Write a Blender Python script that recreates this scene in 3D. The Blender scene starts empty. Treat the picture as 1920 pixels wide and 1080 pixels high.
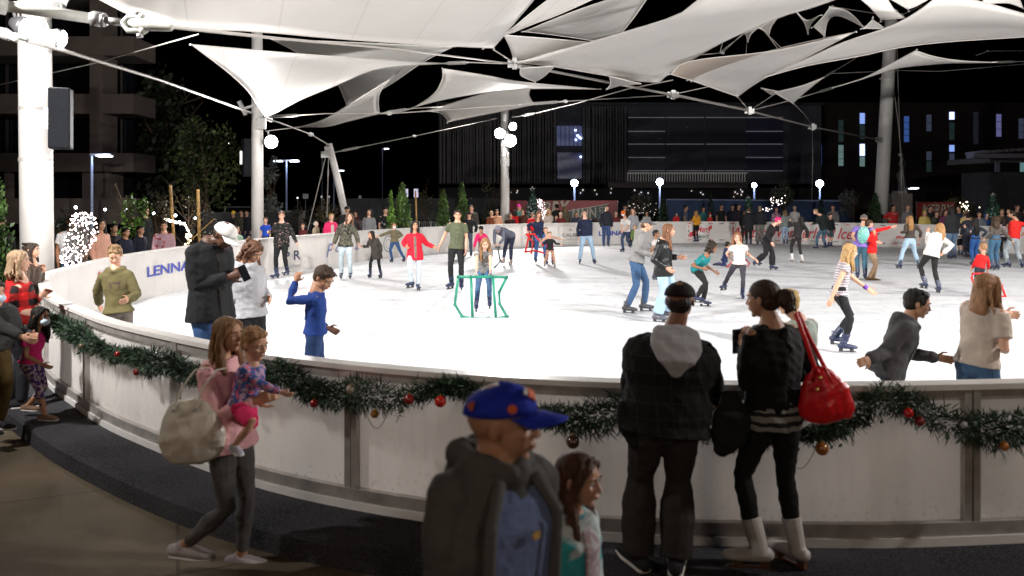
KW = 930.; PLZ = 430.
import bpy, bmesh, math, random
import numpy as np
from mathutils import Vector, Matrix, noise
R = math.radians
rnd = random.Random(7)
sc = bpy.context.scene
C = sc.collection
F, CX, Y0, HC = 1500.0, 960.0, 375.0, 2.1      # focal length in photo pixels, principal column, horizon row, eye height
def V3(*a): return np.array(a, float)
def W(x, y, d): return V3((x-CX)/F*d, d, HC-(y-Y0)/F*d)      # a sight line followed out to distance d
def Wz(x, y, z): return W(x, y, F*(HC-z)/(y-Y0))
def nrm(v):
    n = np.linalg.norm(v); return v/n if n > 1e-9 else V3(0, 0, 1)

# ---------------------------------------------------------------- mesh accumulator
class M:
    def __init__(s): s.v = []; s.f = []; s.n = 0; s.mi = []; s.cur = 0
    def add(s, vs, fs):
        vs = [tuple(map(float, p)) for p in vs]
        s.v += vs; s.f += [tuple(i+s.n for i in f) for f in fs]; s.mi += [s.cur]*len(fs); s.n += len(vs); return s
    def box(s, c, sz, ax=None):
        ax = np.eye(3) if ax is None else ax
        P = []
        for dx, dy, dz in ((-1,-1,-1),(1,-1,-1),(1,1,-1),(-1,1,-1),(-1,-1,1),(1,-1,1),(1,1,1),(-1,1,1)):
            P.append(np.array(c, float)+ax[0]*dx*sz[0]/2+ax[1]*dy*sz[1]/2+ax[2]*dz*sz[2]/2)
        return s.add(P, [(0,3,2,1),(4,5,6,7),(0,1,5,4),(1,2,6,5),(2,3,7,6),(3,0,4,7)])
    def beam(s, a, b, w, h, up=(0,0,1)):
        a = np.array(a, float); b = np.array(b, float); t = nrm(b-a); sd = nrm(np.cross(t, up)); u = np.cross(sd, t)
        return s.box((a+b)/2, (np.linalg.norm(b-a), w, h), [t, sd, u])
    def sweep(s, pts, ra, rb=None, side=(1,0,0), n=12, cap='round'):
        pts = [np.array(p, float) for p in pts]; rb = ra if rb is None else rb
        k = len(pts); rings = []
        T = []
        for i in range(k):
            a = pts[max(0, i-1)]; b = pts[min(k-1, i+1)]; T.append(nrm(b-a))
        if isinstance(side, list): sides = [np.array(q, float) for q in side]
        else: sides = [np.array(side, float)]*k
        def ring(p, t, sd, a, b):
            x = sd-t*np.dot(sd, t)
            if np.linalg.norm(x) < .05: x = np.cross(t, V3(.3, .5, .8))
            x = nrm(x); y = np.cross(t, x)
            return [p+x*a*math.cos(2*math.pi*j/n)+y*b*math.sin(2*math.pi*j/n) for j in range(n)]
        if cap == 'round':
            r = min(ra[0], rb[0])
            for q in (.92, .6): rings.append(ring(pts[0]-T[0]*r*q, T[0], sides[0], ra[0]*math.sqrt(1-q*q), rb[0]*math.sqrt(1-q*q)))
        for i in range(k): rings.append(ring(pts[i], T[i], sides[i], ra[i], rb[i]))
        if cap == 'round':
            r = min(ra[-1], rb[-1])
            for q in (.6, .92): rings.append(ring(pts[-1]+T[-1]*r*q, T[-1], sides[-1], ra[-1]*math.sqrt(1-q*q), rb[-1]*math.sqrt(1-q*q)))
        vs = [p for g in rings for p in g]; m = len(rings); fs = []
        for i in range(m-1):
            for j in range(n):
                j2 = (j+1) % n; fs.append((i*n+j, i*n+j2, (i+1)*n+j2, (i+1)*n+j))
        if cap != 'open':
            fs.append(tuple(range(n-1, -1, -1))); fs.append(tuple((m-1)*n+j for j in range(n)))
        return s.add(vs, fs)
    def tube(s, pts, r, n=8, cap='flat'):
        r = [r]*len(pts) if not isinstance(r, (list, tuple)) else r
        return s.sweep(pts, r, None, (.13, .31, .94), n, cap)
    def ell(s, c, ax, n=12, m=8):
        c = np.array(c, float); vs = [c+ax[2]]; fs = []
        for i in range(1, m):
            a = math.pi*i/m
            for j in range(n):
                b = 2*math.pi*j/n; vs.append(c+ax[2]*math.cos(a)+(ax[0]*math.cos(b)+ax[1]*math.sin(b))*math.sin(a))
        vs.append(c-ax[2]); L = len(vs)-1
        for j in range(n):
            j2 = (j+1) % n; fs.append((0, 1+j, 1+j2)); fs.append((L, L-n+j2, L-n+j))
            for i in range(m-2): fs.append((1+i*n+j, 1+(i+1)*n+j, 1+(i+1)*n+j2, 1+i*n+j2))
        return s.add(vs, fs)
    def ball(s, c, r, n=10, m=6): return s.ell(c, [V3(r,0,0), V3(0,r,0), V3(0,0,r)], n, m)
    def obj(s, name, mats, parent=None, origin=(0,0,0), smooth=False, kind=None):
        o3 = np.array(origin, float)
        me = bpy.data.meshes.new(name)
        va = np.array(s.v, float)-o3 if s.v else np.zeros((0, 3))
        me.from_pydata(va.tolist(), [], s.f)
        for m in (mats if isinstance(mats, (list, tuple)) else [mats]): me.materials.append(m)
        if len(me.materials) > 1: me.polygons.foreach_set('material_index', s.mi)
        if smooth: me.shade_smooth()
        me.update()
        o = bpy.data.objects.new(name, me); C.objects.link(o)
        if parent is not None: o.parent = parent
        else: o.location = tuple(o3)
        if kind: o['kind'] = kind
        return o
def root(name, label, cat, loc, group=None):
    o = bpy.data.objects.new(name, None); C.objects.link(o); o.location = tuple(map(float, loc)); o.empty_display_size = .1
    o['label'] = label; o['category'] = cat
    if group: o['group'] = group
    return o
def tag(o, label, cat, group=None):
    o['label'] = label; o['category'] = cat
    if group: o['group'] = group
    return o

# ---------------------------------------------------------------- materials
_mc = {}
def mat(name, col=(.5,.5,.5), rough=.6, var=.12, vs=6., bump=.0, bs=40., metal=0., emit=None, es=0., spec=.5, sss=0., trans=0., alpha=1., fn=None):
    key = (name, tuple(col), rough, metal, es)
    if key in _mc: return _mc[key]
    m = bpy.data.materials.new(name); m.use_nodes = True; nt = m.node_tree; N = nt.nodes; L = nt.links
    b = N['Principled BSDF']; b.inputs['Roughness'].default_value = rough; b.inputs['Metallic'].default_value = metal
    b.inputs['Specular IOR Level'].default_value = spec
    tc = N.new('ShaderNodeTexCoord'); nz = N.new('ShaderNodeTexNoise'); nz.inputs['Scale'].default_value = vs; nz.inputs['Detail'].default_value = 4
    L.new(tc.outputs['Object'], nz.inputs['Vector'])
    mp = N.new('ShaderNodeMapRange'); mp.inputs['From Min'].default_value = .3; mp.inputs['From Max'].default_value = .7
    mp.inputs['To Min'].default_value = 1-var; mp.inputs['To Max'].default_value = 1+var; L.new(nz.outputs['Fac'], mp.inputs['Value'])
    mx = N.new('ShaderNodeMix'); mx.data_type = 'RGBA'; mx.blend_type = 'MULTIPLY'; mx.inputs['Factor'].default_value = 1
    mx.inputs['A'].default_value = (*col, 1); L.new(mp.outputs['Result'], mx.inputs['B']); out = mx.outputs['Result']
    if fn: out = fn(nt, tc, mx, out)
    L.new(out, b.inputs['Base Color'])
    if bump:
        n2 = N.new('ShaderNodeTexNoise'); n2.inputs['Scale'].default_value = bs; n2.inputs['Detail'].default_value = 5; L.new(tc.outputs['Object'], n2.inputs['Vector'])
        bp = N.new('ShaderNodeBump'); bp.inputs['Strength'].default_value = bump; bp.inputs['Distance'].default_value = .02
        L.new(n2.outputs['Fac'], bp.inputs['Height']); L.new(bp.outputs['Normal'], b.inputs['Normal'])
    if sss: b.inputs['Subsurface Weight'].default_value = sss; b.inputs['Subsurface Radius'].default_value = (.01, .004, .002)
    if emit: b.inputs['Emission Color'].default_value = (*emit, 1); b.inputs['Emission Strength'].default_value = es; m.cycles.emission_sampling = 'NONE' if es < 60 else 'AUTO'
    _mc[key] = m; return m
def mathn(nt, op, a, b=None):
    n = nt.nodes.new('ShaderNodeMath'); n.operation = op
    for i, q in enumerate((a, b)):
        if q is None: continue
        if isinstance(q, (int, float)): n.inputs[i].default_value = q
        else: nt.links.new(q, n.inputs[i])
    return n.outputs[0]
def mixc(nt, fac, a, b):
    n = nt.nodes.new('ShaderNodeMix'); n.data_type = 'RGBA'
    for k, q in (('Factor', fac), ('A', a), ('B', b)):
        if isinstance(q, tuple): n.inputs[k].default_value = (*q, 1)
        elif isinstance(q, (int, float)): n.inputs[k].default_value = q
        else: nt.links.new(q, n.inputs[k])
    return n.outputs['Result']
def sepx(nt, tc):
    s = nt.nodes.new('ShaderNodeSeparateXYZ'); nt.links.new(tc.outputs['Object'], s.inputs[0]); return s.outputs
def stripes(c2, per, duty=.5, axis=2, wob=0.):
    def fn(nt, tc, mx, out):
        x = sepx(nt, tc)[axis]
        if wob:
            nz = nt.nodes.new('ShaderNodeTexNoise'); nz.inputs['Scale'].default_value = 9; nt.links.new(tc.outputs['Object'], nz.inputs['Vector'])
            x = mathn(nt, 'ADD', x, mathn(nt, 'MULTIPLY', nz.outputs['Fac'], wob))
        f = mathn(nt, 'FRACT', mathn(nt, 'MULTIPLY', x, 1/per)); f = mathn(nt, 'LESS_THAN', f, duty)
        return mixc(nt, f, out, c2)
    return fn
def plaid(c2, per, duty=.5, line=None):
    def fn(nt, tc, mx, out):
        o = sepx(nt, tc); u = mathn(nt, 'ADD', o[0], mathn(nt, 'MULTIPLY', o[1], .35))
        a = mathn(nt, 'LESS_THAN', mathn(nt, 'FRACT', mathn(nt, 'MULTIPLY', u, 1/per)), duty)
        b = mathn(nt, 'LESS_THAN', mathn(nt, 'FRACT', mathn(nt, 'MULTIPLY', o[2], 1/per)), duty)
        f = mathn(nt, 'MULTIPLY', mathn(nt, 'ADD', a, b), .5) if duty >= .4 else mathn(nt, 'MULTIPLY', mathn(nt, 'ADD', a, b), .5)
        return mixc(nt, f, out, c2)
    return fn
def blotch(c2, scale=18., lo=.48, hi=.54, c3=None):
    def fn(nt, tc, mx, out):
        def one(sc_, l, h):
            nz = nt.nodes.new('ShaderNodeTexNoise'); nz.inputs['Scale'].default_value = sc_; nz.inputs['Detail'].default_value = 3; nt.links.new(tc.outputs['Object'], nz.inputs['Vector'])
            r = nt.nodes.new('ShaderNodeMapRange'); r.inputs['From Min'].default_value = l; r.inputs['From Max'].default_value = h; nt.links.new(nz.outputs['Fac'], r.inputs['Value']); return r.outputs[0]
        out = mixc(nt, one(scale, lo, hi), out, c2)
        if c3: out = mixc(nt, one(scale*1.37, .55, .6), out, c3)
        return out
    return fn
def cloth(col, pat=None, rough=.85, tagn=''):
    key = ('cloth', tuple(col), tagn)
    if key in _mc: return _mc[key]
    m = mat('fabric'+tagn+'%.3f%.3f%.3f' % tuple(col), col, rough, .16, 7, .35, 22, fn=pat, spec=.25)
    _mc[key] = m; return m
def hairm(col):
    key = ('hair', tuple(col))
    if key in _mc: return _mc[key]
    m = bpy.data.materials.new('hair'); m.use_nodes = True; nt = m.node_tree; N = nt.nodes; L = nt.links; b = N['Principled BSDF']
    tc = N.new('ShaderNodeTexCoord'); mp = N.new('ShaderNodeMapping'); mp.inputs['Scale'].default_value = (110, 110, 7); L.new(tc.outputs['Object'], mp.inputs['Vector'])
    nz = N.new('ShaderNodeTexNoise'); nz.inputs['Scale'].default_value = 1; nz.inputs['Detail'].default_value = 3; nz.inputs['Distortion'].default_value = .4; L.new(mp.outputs[0], nz.inputs['Vector'])
    cr = N.new('ShaderNodeValToRGB'); cr.color_ramp.elements[0].position = .3; cr.color_ramp.elements[1].position = .72
    cr.color_ramp.elements[0].color = (*[c*.45 for c in col], 1); cr.color_ramp.elements[1].color = (*[min(1, c*1.5) for c in col], 1)
    L.new(nz.outputs['Fac'], cr.inputs[0]); L.new(cr.outputs[0], b.inputs['Base Color']); b.inputs['Roughness'].default_value = .6; b.inputs['Specular IOR Level'].default_value = .25
    bp = N.new('ShaderNodeBump'); bp.inputs['Strength'].default_value = .8; bp.inputs['Distance'].default_value = .01; L.new(nz.outputs['Fac'], bp.inputs['Height']); L.new(bp.outputs[0], b.inputs['Normal'])
    _mc[key] = m; return m
SKIN = {'fair': (.62,.36,.26), 'light': (.55,.30,.20), 'tan': (.42,.22,.13), 'brown': (.24,.11,.06), 'dark': (.10,.045,.028), 'asian': (.5,.29,.18)}
def skinm(k): return mat('skin_'+k, SKIN[k], .5, .06, 14, .12, 90, sss=.08 if k != 'dark' else .02, spec=.35)
# ================================================================ people
REMESH = []     # (object, dents) whose remesh modifiers are baked in one pass
def soft(m, name, mt, parent, origin, vox, it=4, fac=.5, dents=None, wr=0., seed=0):
    o = m.obj(name, mt, parent, origin)
    r = o.modifiers.new('r', 'REMESH'); r.mode = 'VOXEL'; r.voxel_size = vox
    if it:
        q = o.modifiers.new('s', 'SMOOTH'); q.iterations = it; q.factor = fac
    REMESH.append((o, dents or [], wr, seed)); return o
def bake_all():
    dg = bpy.context.evaluated_depsgraph_get()
    for o, dents, wr, seed in REMESH:
        me = bpy.data.meshes.new_from_object(o.evaluated_get(dg)); old = o.data; o.modifiers.clear(); o.data = me; bpy.data.meshes.remove(old)
        n = len(me.vertices)
        if n == 0: print('EMPTY', o.name, o.parent and o.parent.get('label')); continue
        if dents or wr:
            co = np.empty(n*3); me.vertices.foreach_get('co', co); co = co.reshape(-1, 3)
            if wr:
                nr = np.empty(n*3); me.vertices.foreach_get('normal', nr); nr = nr.reshape(-1, 3); g = np.random.RandomState(seed)
                a = np.zeros(n)
                for k in range(9):
                    w = g.normal(size=3)*np.array([1, 1, 1.5]); w = w/np.linalg.norm(w)*g.uniform(18, 62); q = co+.02*np.sin(co[:, [1, 2, 0]]*g.uniform(9, 22)+g.uniform(0, 6))
                    a += (1-np.abs(np.sin(q@w+g.uniform(0, 6))))*28/np.linalg.norm(w)
                co += nr*((a-a.mean())*wr*.35)[:, None]
            for c, dr, rad, dep in dents:
                d2 = ((co-c)**2).sum(1); co += np.exp(-d2/rad**2)[:, None]*np.array(dr)*dep
            me.vertices.foreach_set('co', co.ravel())
        me.shade_smooth(); me.update()

def ik(a, b, l1, l2, hint):
    d = b-a; L = np.linalg.norm(d); t = nrm(d); L2 = min(L, (l1+l2)*.999)
    if L > L2: b = a+t*L2
    c = (l1*l1-l2*l2+L2*L2)/(2*L2); h = math.sqrt(max(0, l1*l1-c*c)); q = hint-t*np.dot(hint, t)
    return a+t*c+nrm(q)*h, b
def yawv(a): a = R(a); return V3(math.sin(a), -math.cos(a), 0)
NAVY = (.012, .02, .06); BLK = (.008, .008, .009)

def person(label, x, yf=None, top=None, yaw=0, s=None, h=None, zg=0., sk='light', w=1., fem=False, skate=True, pv=None, nk=None, hd=None, hyaw=None, hp=0., hr=0.,
           fR=None, fL=None, hR=None, hL=None, fyaw=None, up=('long', (.1,.1,.1)), lo=('jeans', (.05,.09,.2)), hair=('short', (.03,.02,.015)), hat=None, shoe=None,
           group=None, spec=False, extra=None, lod=None, mask=False, neckgap=0., curl=.5, ext=.975, hs=1., cat='person'):
    s = s or (yf-Y0)/(HC-zg); yf = Y0+s*(HC-zg) if yf is None else yf; d0 = F/s
    lift = .075 if skate else 0.
    h = h or ((yf-top)/s-lift)
    lod = lod if lod is not None else (3 if s > 280 else 2 if s > 120 else 1 if s > 62 else 0)
    vb = (.0115, .0095, .0065, .0048)[lod]*min(1, max(.75, h/1.6)); vc = (.014, .012, .009, .0065)[lod]*min(1, max(.75, h/1.6)); wr = (.003, .004, .0065, .009)[lod]
    P = lambda q, dd=0.: W(q[0], q[1], d0+dd)+(V3(0, q[2], 0)*0 if len(q) < 3 else V3(0, 0, 0))
    def PX(q):           # (x, y[, depth offset])
        dd = q[2] if len(q) > 2 else 0.; return W(q[0], q[1], d0+dd)
    seed = int(x*7+(yf or 0)*3) % 9999; g = random.Random(seed)
    f = yawv(yaw); r = V3(f[1], -f[0], 0)*1.0; up3 = V3(0, 0, 1)
    r = V3(-math.cos(R(yaw)), -math.sin(R(yaw)), 0)
    base = V3((x-CX)/s, d0, zg)
    rt = root('person', label, cat, base, group)
    fem_s = .94 if fem else 1.
    # pelvis, neck base, chest
    pel = PX(pv) if pv else base+V3(0, 0, .535*h+lift)
    NB = PX(nk) if nk else pel+up3*(.3*h)+f*.012*h
    lim = .49*h*ext
    if ext:
        for _ in range(12):
            need = 0
            for sd, q, sg in (('R', fR, 1), ('L', fL, -1)):
                b_ = (PX(q) if q is not None else base+r*sg*.062*h)+up3*(.045*h+lift); hp_ = pel+r*sg*.05*h-up3*.02*h; need = max(need, np.linalg.norm(hp_-b_))
            if need > .488*h: pel = pel-up3*min(.03, need-.487*h+.002); continue
            if need >= lim: break
            pel = pel+up3*min(.02, (lim-need)+.001)
    tor = NB-pel; tl = np.linalg.norm(tor); ut = nrm(tor)
    r_t = nrm(r-ut*np.dot(r, ut)); f_t = np.cross(up3*0+ut, r_t)*1.0
    if np.dot(f_t, f) < 0: f_t = -f_t
    sh = .092*h*fem_s*(w**.5)
    S = {'R': NB+r_t*sh-ut*.028*h, 'L': NB-r_t*sh-ut*.028*h}
    Hp = {'R': pel+r*.05*h-ut*.02*h, 'L': pel-r*.05*h-ut*.02*h}
    # legs
    ank_h = .045*h+lift; K = {}; A = {}; FD = {}
    for sd, q, sg in (('R', fR, 1), ('L', fL, -1)):
        if q is not None:
            b = PX(q); b = b+up3*ank_h
        else: b = base+r*sg*.062*h+up3*ank_h+f*(.03*h*sg)
        fd = yawv((fyaw if fyaw is not None else yaw))
        if q is not None and len(q) > 3: fd = yawv(q[3])
        k, b = ik(Hp[sd], b, .245*h, .245*h, f+fd*.3+r*sg*.12)
        K[sd] = k; A[sd] = b; FD[sd] = fd
    # arms
    E = {}; Wr = {}; al = .172*h; fl = .148*h
    for sd, q, sg in (('R', hR, 1), ('L', hL, -1)):
        if q is not None: b = PX(q); b = b+nrm(S[sd]-b)*.05*h
        else: b = S[sd]-up3*.30*h+r_t*sg*.028*h*max(1, w)+f*(.05+.02*g.random())*h
        hint = -f*.75+r*sg*.5-up3*.9
        e, b = ik(S[sd], b, al, fl, hint); E[sd] = e; Wr[sd] = b
    # head
    Hh = .131*h*(1+.6*max(0, 1.62-h))*hs; hy = yaw if hyaw is None else hyaw
    hf0 = yawv(hy); hrr = V3(-math.cos(R(hy)), -math.sin(R(hy)), 0)
    hf = hf0*math.cos(R(hp))-up3*math.sin(R(hp)); hu = nrm(np.cross(hrr, hf)) ;
    if hu[2] < 0: hu = -hu
    if hr: c_, s_ = math.cos(R(hr)), math.sin(R(hr)); hrr, hu = hrr*c_+hu*s_, hu*c_-hrr*s_
    HD = PX(hd) if hd else NB+nrm(ut+up3*1.2)*(.034*h)+hu*Hh*.5+hf*.02*h-f*.004*h
    X = lambda a, b, c: HD+(hrr*a+hf*b+hu*c)*Hh
    O = base
    # ---- body
    m = M(); k = .92 if spec else 1.
    sec = [(.0, .052, .05), (-.025, .085, .048), (-.075, .098, .062), (-.14, .094, .064), (-.2, .082, .058), (-.27, .09, .064)]
    def torso(m, t, hem=None, flare=0., t0=None, cap='round', fat=1.):
        pts, ra, rb = [], [], []
        for z, a, b in sec:
            pts.append(NB+ut*z/.29*tl*1.0+f_t*(.004*h)); ra.append(a*h*fem_s*(w**.8)*fat+t); rb.append(b*h*w*fat+t)
        if hem is not None:
            nn = max(2, int(hem/.07)+1); hv = -ut if hem < .15 else nrm(-ut-up3*.8)
            for i in range(1, nn+1):
                pts.append(pel+hv*hem*i/nn+f_t*.004*h); q = i/nn
                ra.append((.103*h*(w**.8)+t+.006)+flare*q); rb.append((.073*h*w+t+.008)+flare*q)
        m.sweep(pts, ra, rb, r_t, 18, cap)
    torso(m, -.012*h/1.7)
    m.ell(pel-ut*.0, [r*.088*h*(w**.7), f_t*.062*h*w, ut*.06*h])
    for sd in 'RL':
        sg = 1 if sd == 'R' else -1
        m.sweep([NB-ut*.014*h, S[sd]-ut*.006*h], [.03*h, .025*h], None, f_t)
        m.sweep([S[sd], (S[sd]*.55+E[sd]*.45), E[sd], E[sd]*.7+Wr[sd]*.3, Wr[sd]], [.027*h*w**.5, .0255*h*w**.5, .0208*h, .0215*h*w**.3, .0142*h], None, r)
        m.sweep([Hp[sd], Hp[sd]*.6+K[sd]*.4, K[sd], K[sd]*.7+A[sd]*.3, A[sd]], [.048*h*w**.7, .043*h*w**.7, .029*h, .031*h, .02*h], None, r)
        m.sweep([A[sd], A[sd]-up3*.022*h+FD[sd]*.03*h, A[sd]-up3*.028*h+FD[sd]*.085*h], [.02*h, .022*h, .016*h], [.02*h, .019*h, .011*h], np.cross(FD[sd], up3))
        # hand
        L = .104*h; hd_ = nrm(Wr[sd]-E[sd]); n0 = nrm(-r*sg+f*.15)      # palm faces the body
        pn = nrm(n0-hd_*np.dot(n0, hd_)); ps = np.cross(hd_, pn)
        if np.dot(ps, f) < 0: ps = -ps                                   # thumb side
        m.sweep([Wr[sd], Wr[sd]+hd_*L*.2, Wr[sd]+hd_*L*.45], [.0155*h, L*.2, L*.225], [.013*h, L*.105, L*.085], ps, 10)
        fr = L*.048 if lod >= 2 else L*.055
        cu = curl
        for i, (off, ln) in enumerate(((.165, .43), (.055, .48), (-.055, .45), (-.16, .36))):
            p0 = Wr[sd]+hd_*L*.46+ps*L*off; a1 = cu*.5+.06*i; a2 = cu*1.15+.08*i
            sp = ps*off*.35
            d1 = nrm(hd_*math.cos(a1)+pn*math.sin(a1)+sp); d2 = nrm(hd_*math.cos(a2)+pn*math.sin(a2)+sp)
            p1 = p0+d1*L*ln*.5; p2 = p1+d2*L*ln*.5
            m.sweep([p0-hd_*L*.06, p1, p2], [fr*1.15, fr*1.05, fr*.85], None, ps, 8)
        t0 = Wr[sd]+hd_*L*.14+ps*L*.15; t1 = t0+nrm(ps*.8+hd_*.7+pn*.35)*L*.24; t2 = t1+nrm(hd_*.95+ps*.2+pn*.35)*L*.22
        m.sweep([t0, t1, t2], [fr*1.5, fr*1.25, fr*.95], None, pn, 8)
    # neck and head
    m.sweep([NB-ut*.02*h, NB+ut*.012*h, X(0, -.1, -.28), X(0, -.08, -.1)], [.05*h*w**.3, .038*h*w**.3, Hh*(.235 if not fem else .205), Hh*.24], None, r)
    m.ell(X(0, -.05, .12), [hrr*Hh*.345, hf*Hh*.44, hu*Hh*.39], 16, 12)
    m.ell(X(0, .13, -.1), [hrr*Hh*.285, hf*Hh*.275, hu*Hh*.33], 16, 12)
    m.ell(X(0, .1, -.3), [hrr*Hh*.2, hf*Hh*.235, hu*Hh*.16])
    m.ell(X(0, .28, -.39), [hrr*Hh*.095, hf*Hh*.075, hu*Hh*.075])
    m.sweep([X(0, .375, .07), X(0, .415, -.02), X(0, .45, -.09)], [Hh*.035, Hh*.042, Hh*.052], None, hrr, 8)
    for q in (-1, 1):
        m.ell(X(.05*q, .43, -.1), [hrr*Hh*.035, hf*Hh*.04, hu*Hh*.033], 8, 6)
        m.ell(X(.15*q, .25, -.06), [hrr*Hh*.11, hf*Hh*.12, hu*Hh*.1])
        m.ell(X(.35*q, -.04, -.0), [hrr*Hh*.03+hf*Hh*.0, hf*Hh*.075-hrr*Hh*.02*q, hu*Hh*.125], 8, 8)
        m.ell(X(.14*q, .345, .135), [hrr*Hh*.11, hf*Hh*.05, hu*Hh*.032], 8, 6)
    m.ell(X(0, .385, -.205), [hrr*Hh*.1, hf*Hh*.045, hu*Hh*.028], 10, 6)
    m.ell(X(0, .375, -.265), [hrr*Hh*.08, hf*Hh*.045, hu*Hh*.03], 10, 6)
    dents = []
    if lod >= 1:
        for q in (-1, 1): dents.append((X(.14*q, .4, .045)-O, -hf, Hh*.085, Hh*.06))
    body = soft(m, 'body', skinm(sk), rt, O, vb, 3 if lod >= 2 else 2, .45, dents)
    # eyes, brows, lips
    hc = hair[1] if hair else (.03, .02, .015)
    hidden_face = np.dot(hf, V3(0, -1, 0)) < -.55
    if not hidden_face and not (spec and s < 42):
        if lod >= 2:
            for q in (-1, 1):
                e = M(); e.ell(X(.14*q, .335, .045), [hrr*Hh*.052, hf*Hh*.046, hu*Hh*.027], 12, 8); eo = e.obj('eye', mat('eye_white', (.6,.58,.55), .2), body, O, True)
                e = M(); e.ell(X(.14*q, .374, .043), [hrr*Hh*.026, hf*Hh*.011, hu*Hh*.026], 10, 6); e.obj('iris', mat('iris', (.03,.018,.01), .15), body, O, True)
        else:
            for q in (-1, 1):
                e = M(); e.ell(X(.14*q, .36, .045), [hrr*Hh*.055, hf*Hh*.03, hu*Hh*.026], 8, 6); e.obj('eye', mat('eye_dark', (.04,.025,.02), .3), body, O, True)
        if lod >= 1:
            for q in (-1, 1):
                e = M(); e.sweep([X(.06*q, .4, .13), X(.14*q, .405, .155), X(.225*q, .34, .125)], [Hh*.018, Hh*.018, Hh*.01], None, hu, 6); e.obj('eyebrow', hairm(hc), body, O, True)
        e = M(); e.ell(X(0, .402, -.232), [hrr*Hh*.085, hf*Hh*.035, hu*Hh*.022], 10, 6); e.obj('lips', mat('lips', (SKIN[sk][0]*.75, SKIN[sk][1]*.45, SKIN[sk][2]*.5), .4), body, O, True)
    if mask:
        e = M(); e.ell(X(0, .3, -.2), [hrr*Hh*.27, hf*Hh*.22, hu*Hh*.2], 14, 8); e.obj('face_mask', mat('mask', (.55,.68,.8) if mask != 'w' else (.8,.8,.8), .8), rt, O, True)
    # ---- hair
    if hair:
        kd, hcol = hair[0], hair[1]; ln = hair[2] if len(hair) > 2 else .3; hm = M()
        if kd != 'bald':
            up_ = 1.0 if not hat else .88
            hm.ell(X(0, -.085, .165 if not hat else .12), [hrr*Hh*.375*up_, hf*Hh*.445*up_, hu*Hh*.385*up_], 18, 12)
            hm.ell(X(0, -.2, -.03), [hrr*Hh*.335, hf*Hh*.28, hu*Hh*.3], 14, 10)
            if not hat and kd in ('short', 'spiky', 'curly') and not (kd == 'curly' and lod >= 1): hm.sweep([X(-.24, .12, .33), X(-.05, .2, .39), X(.2, .16, .36)], [Hh*.11, Hh*.13, Hh*.11], [Hh*.13, Hh*.16, Hh*.13], hu, 10)
            for i in range((26 if lod >= 1 else 12) if kd in ('short', 'spiky') and not hat else 0):
                a = g.uniform(0, 6.28); q_ = g.uniform(.1, .34); c_ = X(math.cos(a)*q_*.95, math.sin(a)*q_*1.1-.06, .38+.17*math.sqrt(max(0, 1-(q_/.36)**2))-.02); hm.sweep([c_, c_+hrr*Hh*g.uniform(-.1,.1)+hf*Hh*g.uniform(-.05,.14)-hu*Hh*.07], [Hh*.05, Hh*.03], None, hf, 6)
        if kd in ('long', 'curly', 'wavy'):
            Lm = ln
            down = nrm(-up3+(-ut)*.6) if kd != 'x' else -up3
            back = X(0, -.28, .12); b2 = X(0, -.34, -.3); b3 = b2+down*Lm*.5-f*.02; b4 = b2+down*Lm+f*.0
            hm.sweep([back, b2, b3, b4], [Hh*.33, Hh*.37, Hh*.40, Hh*.27], [Hh*.18, Hh*.19, Hh*.17, Hh*.09], hrr, 14)
            for q in (-1, 1):
                hm.sweep([X(.03*q, .2, .43), X(.19*q, .25, .33), X(.33*q, .14, .1), X(.375*q, .05, -.2)], [Hh*.07, Hh*.09, Hh*.09, Hh*.08], [Hh*.07, Hh*.09, Hh*.11, Hh*.1], hf, 10)
                hm.sweep([X(.24*q, .13, .34), X(.36*q, .08, .05), X(.37*q, .02, -.3), X(.4*q, .0, -.35)+down*Lm*.45+f*.03, X(.36*q, .0, -.35)+down*Lm*.85+f*.05], [Hh*.09, Hh*.09, Hh*.11, Hh*.12, Hh*.06], [Hh*.12, Hh*.15, Hh*.17, Hh*.13, Hh*.06], hf, 10)
        if kd == 'curly':
            for i in range(46):
                a = g.uniform(0, 6.28); zz = g.uniform(-.8, .5); cc = X(math.cos(a)*.4, -.16+math.sin(a)*(.36 if math.sin(a) < 0 else .15), zz)
                hm.ball(cc, Hh*g.uniform(.09, .14)*(1 if zz<.3 else .8), 8, 6)
        if kd == 'wavy' or kd == 'long':
            for i in range(12 if lod < 2 else 70):
                q = g.choice((-1, 1)); a = g.uniform(.15, 1.); dn = nrm(-up3-ut*.5); L0 = ln*g.uniform(.75, 1.12)
                p0 = X(.36*q*a, -.3*g.random(), .1) if g.random() < .6 else X(.38*q, .02, .05); p1 = p0-hu*Hh*.45+hrr*q*Hh*.06
                ws = g.uniform(-1, 1)*(.06 if kd == 'wavy' else .02)*Hh*2
                p2 = p1+dn*L0*.33+hrr*(g.uniform(-.03, .06)*q*Hh*2+ws)+hf*ws*.5; p25 = p1+dn*L0*.66+hrr*(g.uniform(-.03, .08)*q*Hh*2-ws)-hf*ws*.5; p3 = p1+dn*L0+hrr*(g.uniform(-.06, .10)*q*Hh*2+ws)+f*g.uniform(-.02, .02)
                k_ = 1. if lod < 2 else .62
                hm.sweep([p0, p1, p2, p25, p3], [Hh*.05*k_, Hh*.065*k_, Hh*.06*k_, Hh*.05*k_, Hh*.022*k_], None, hrr, 7)
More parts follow.
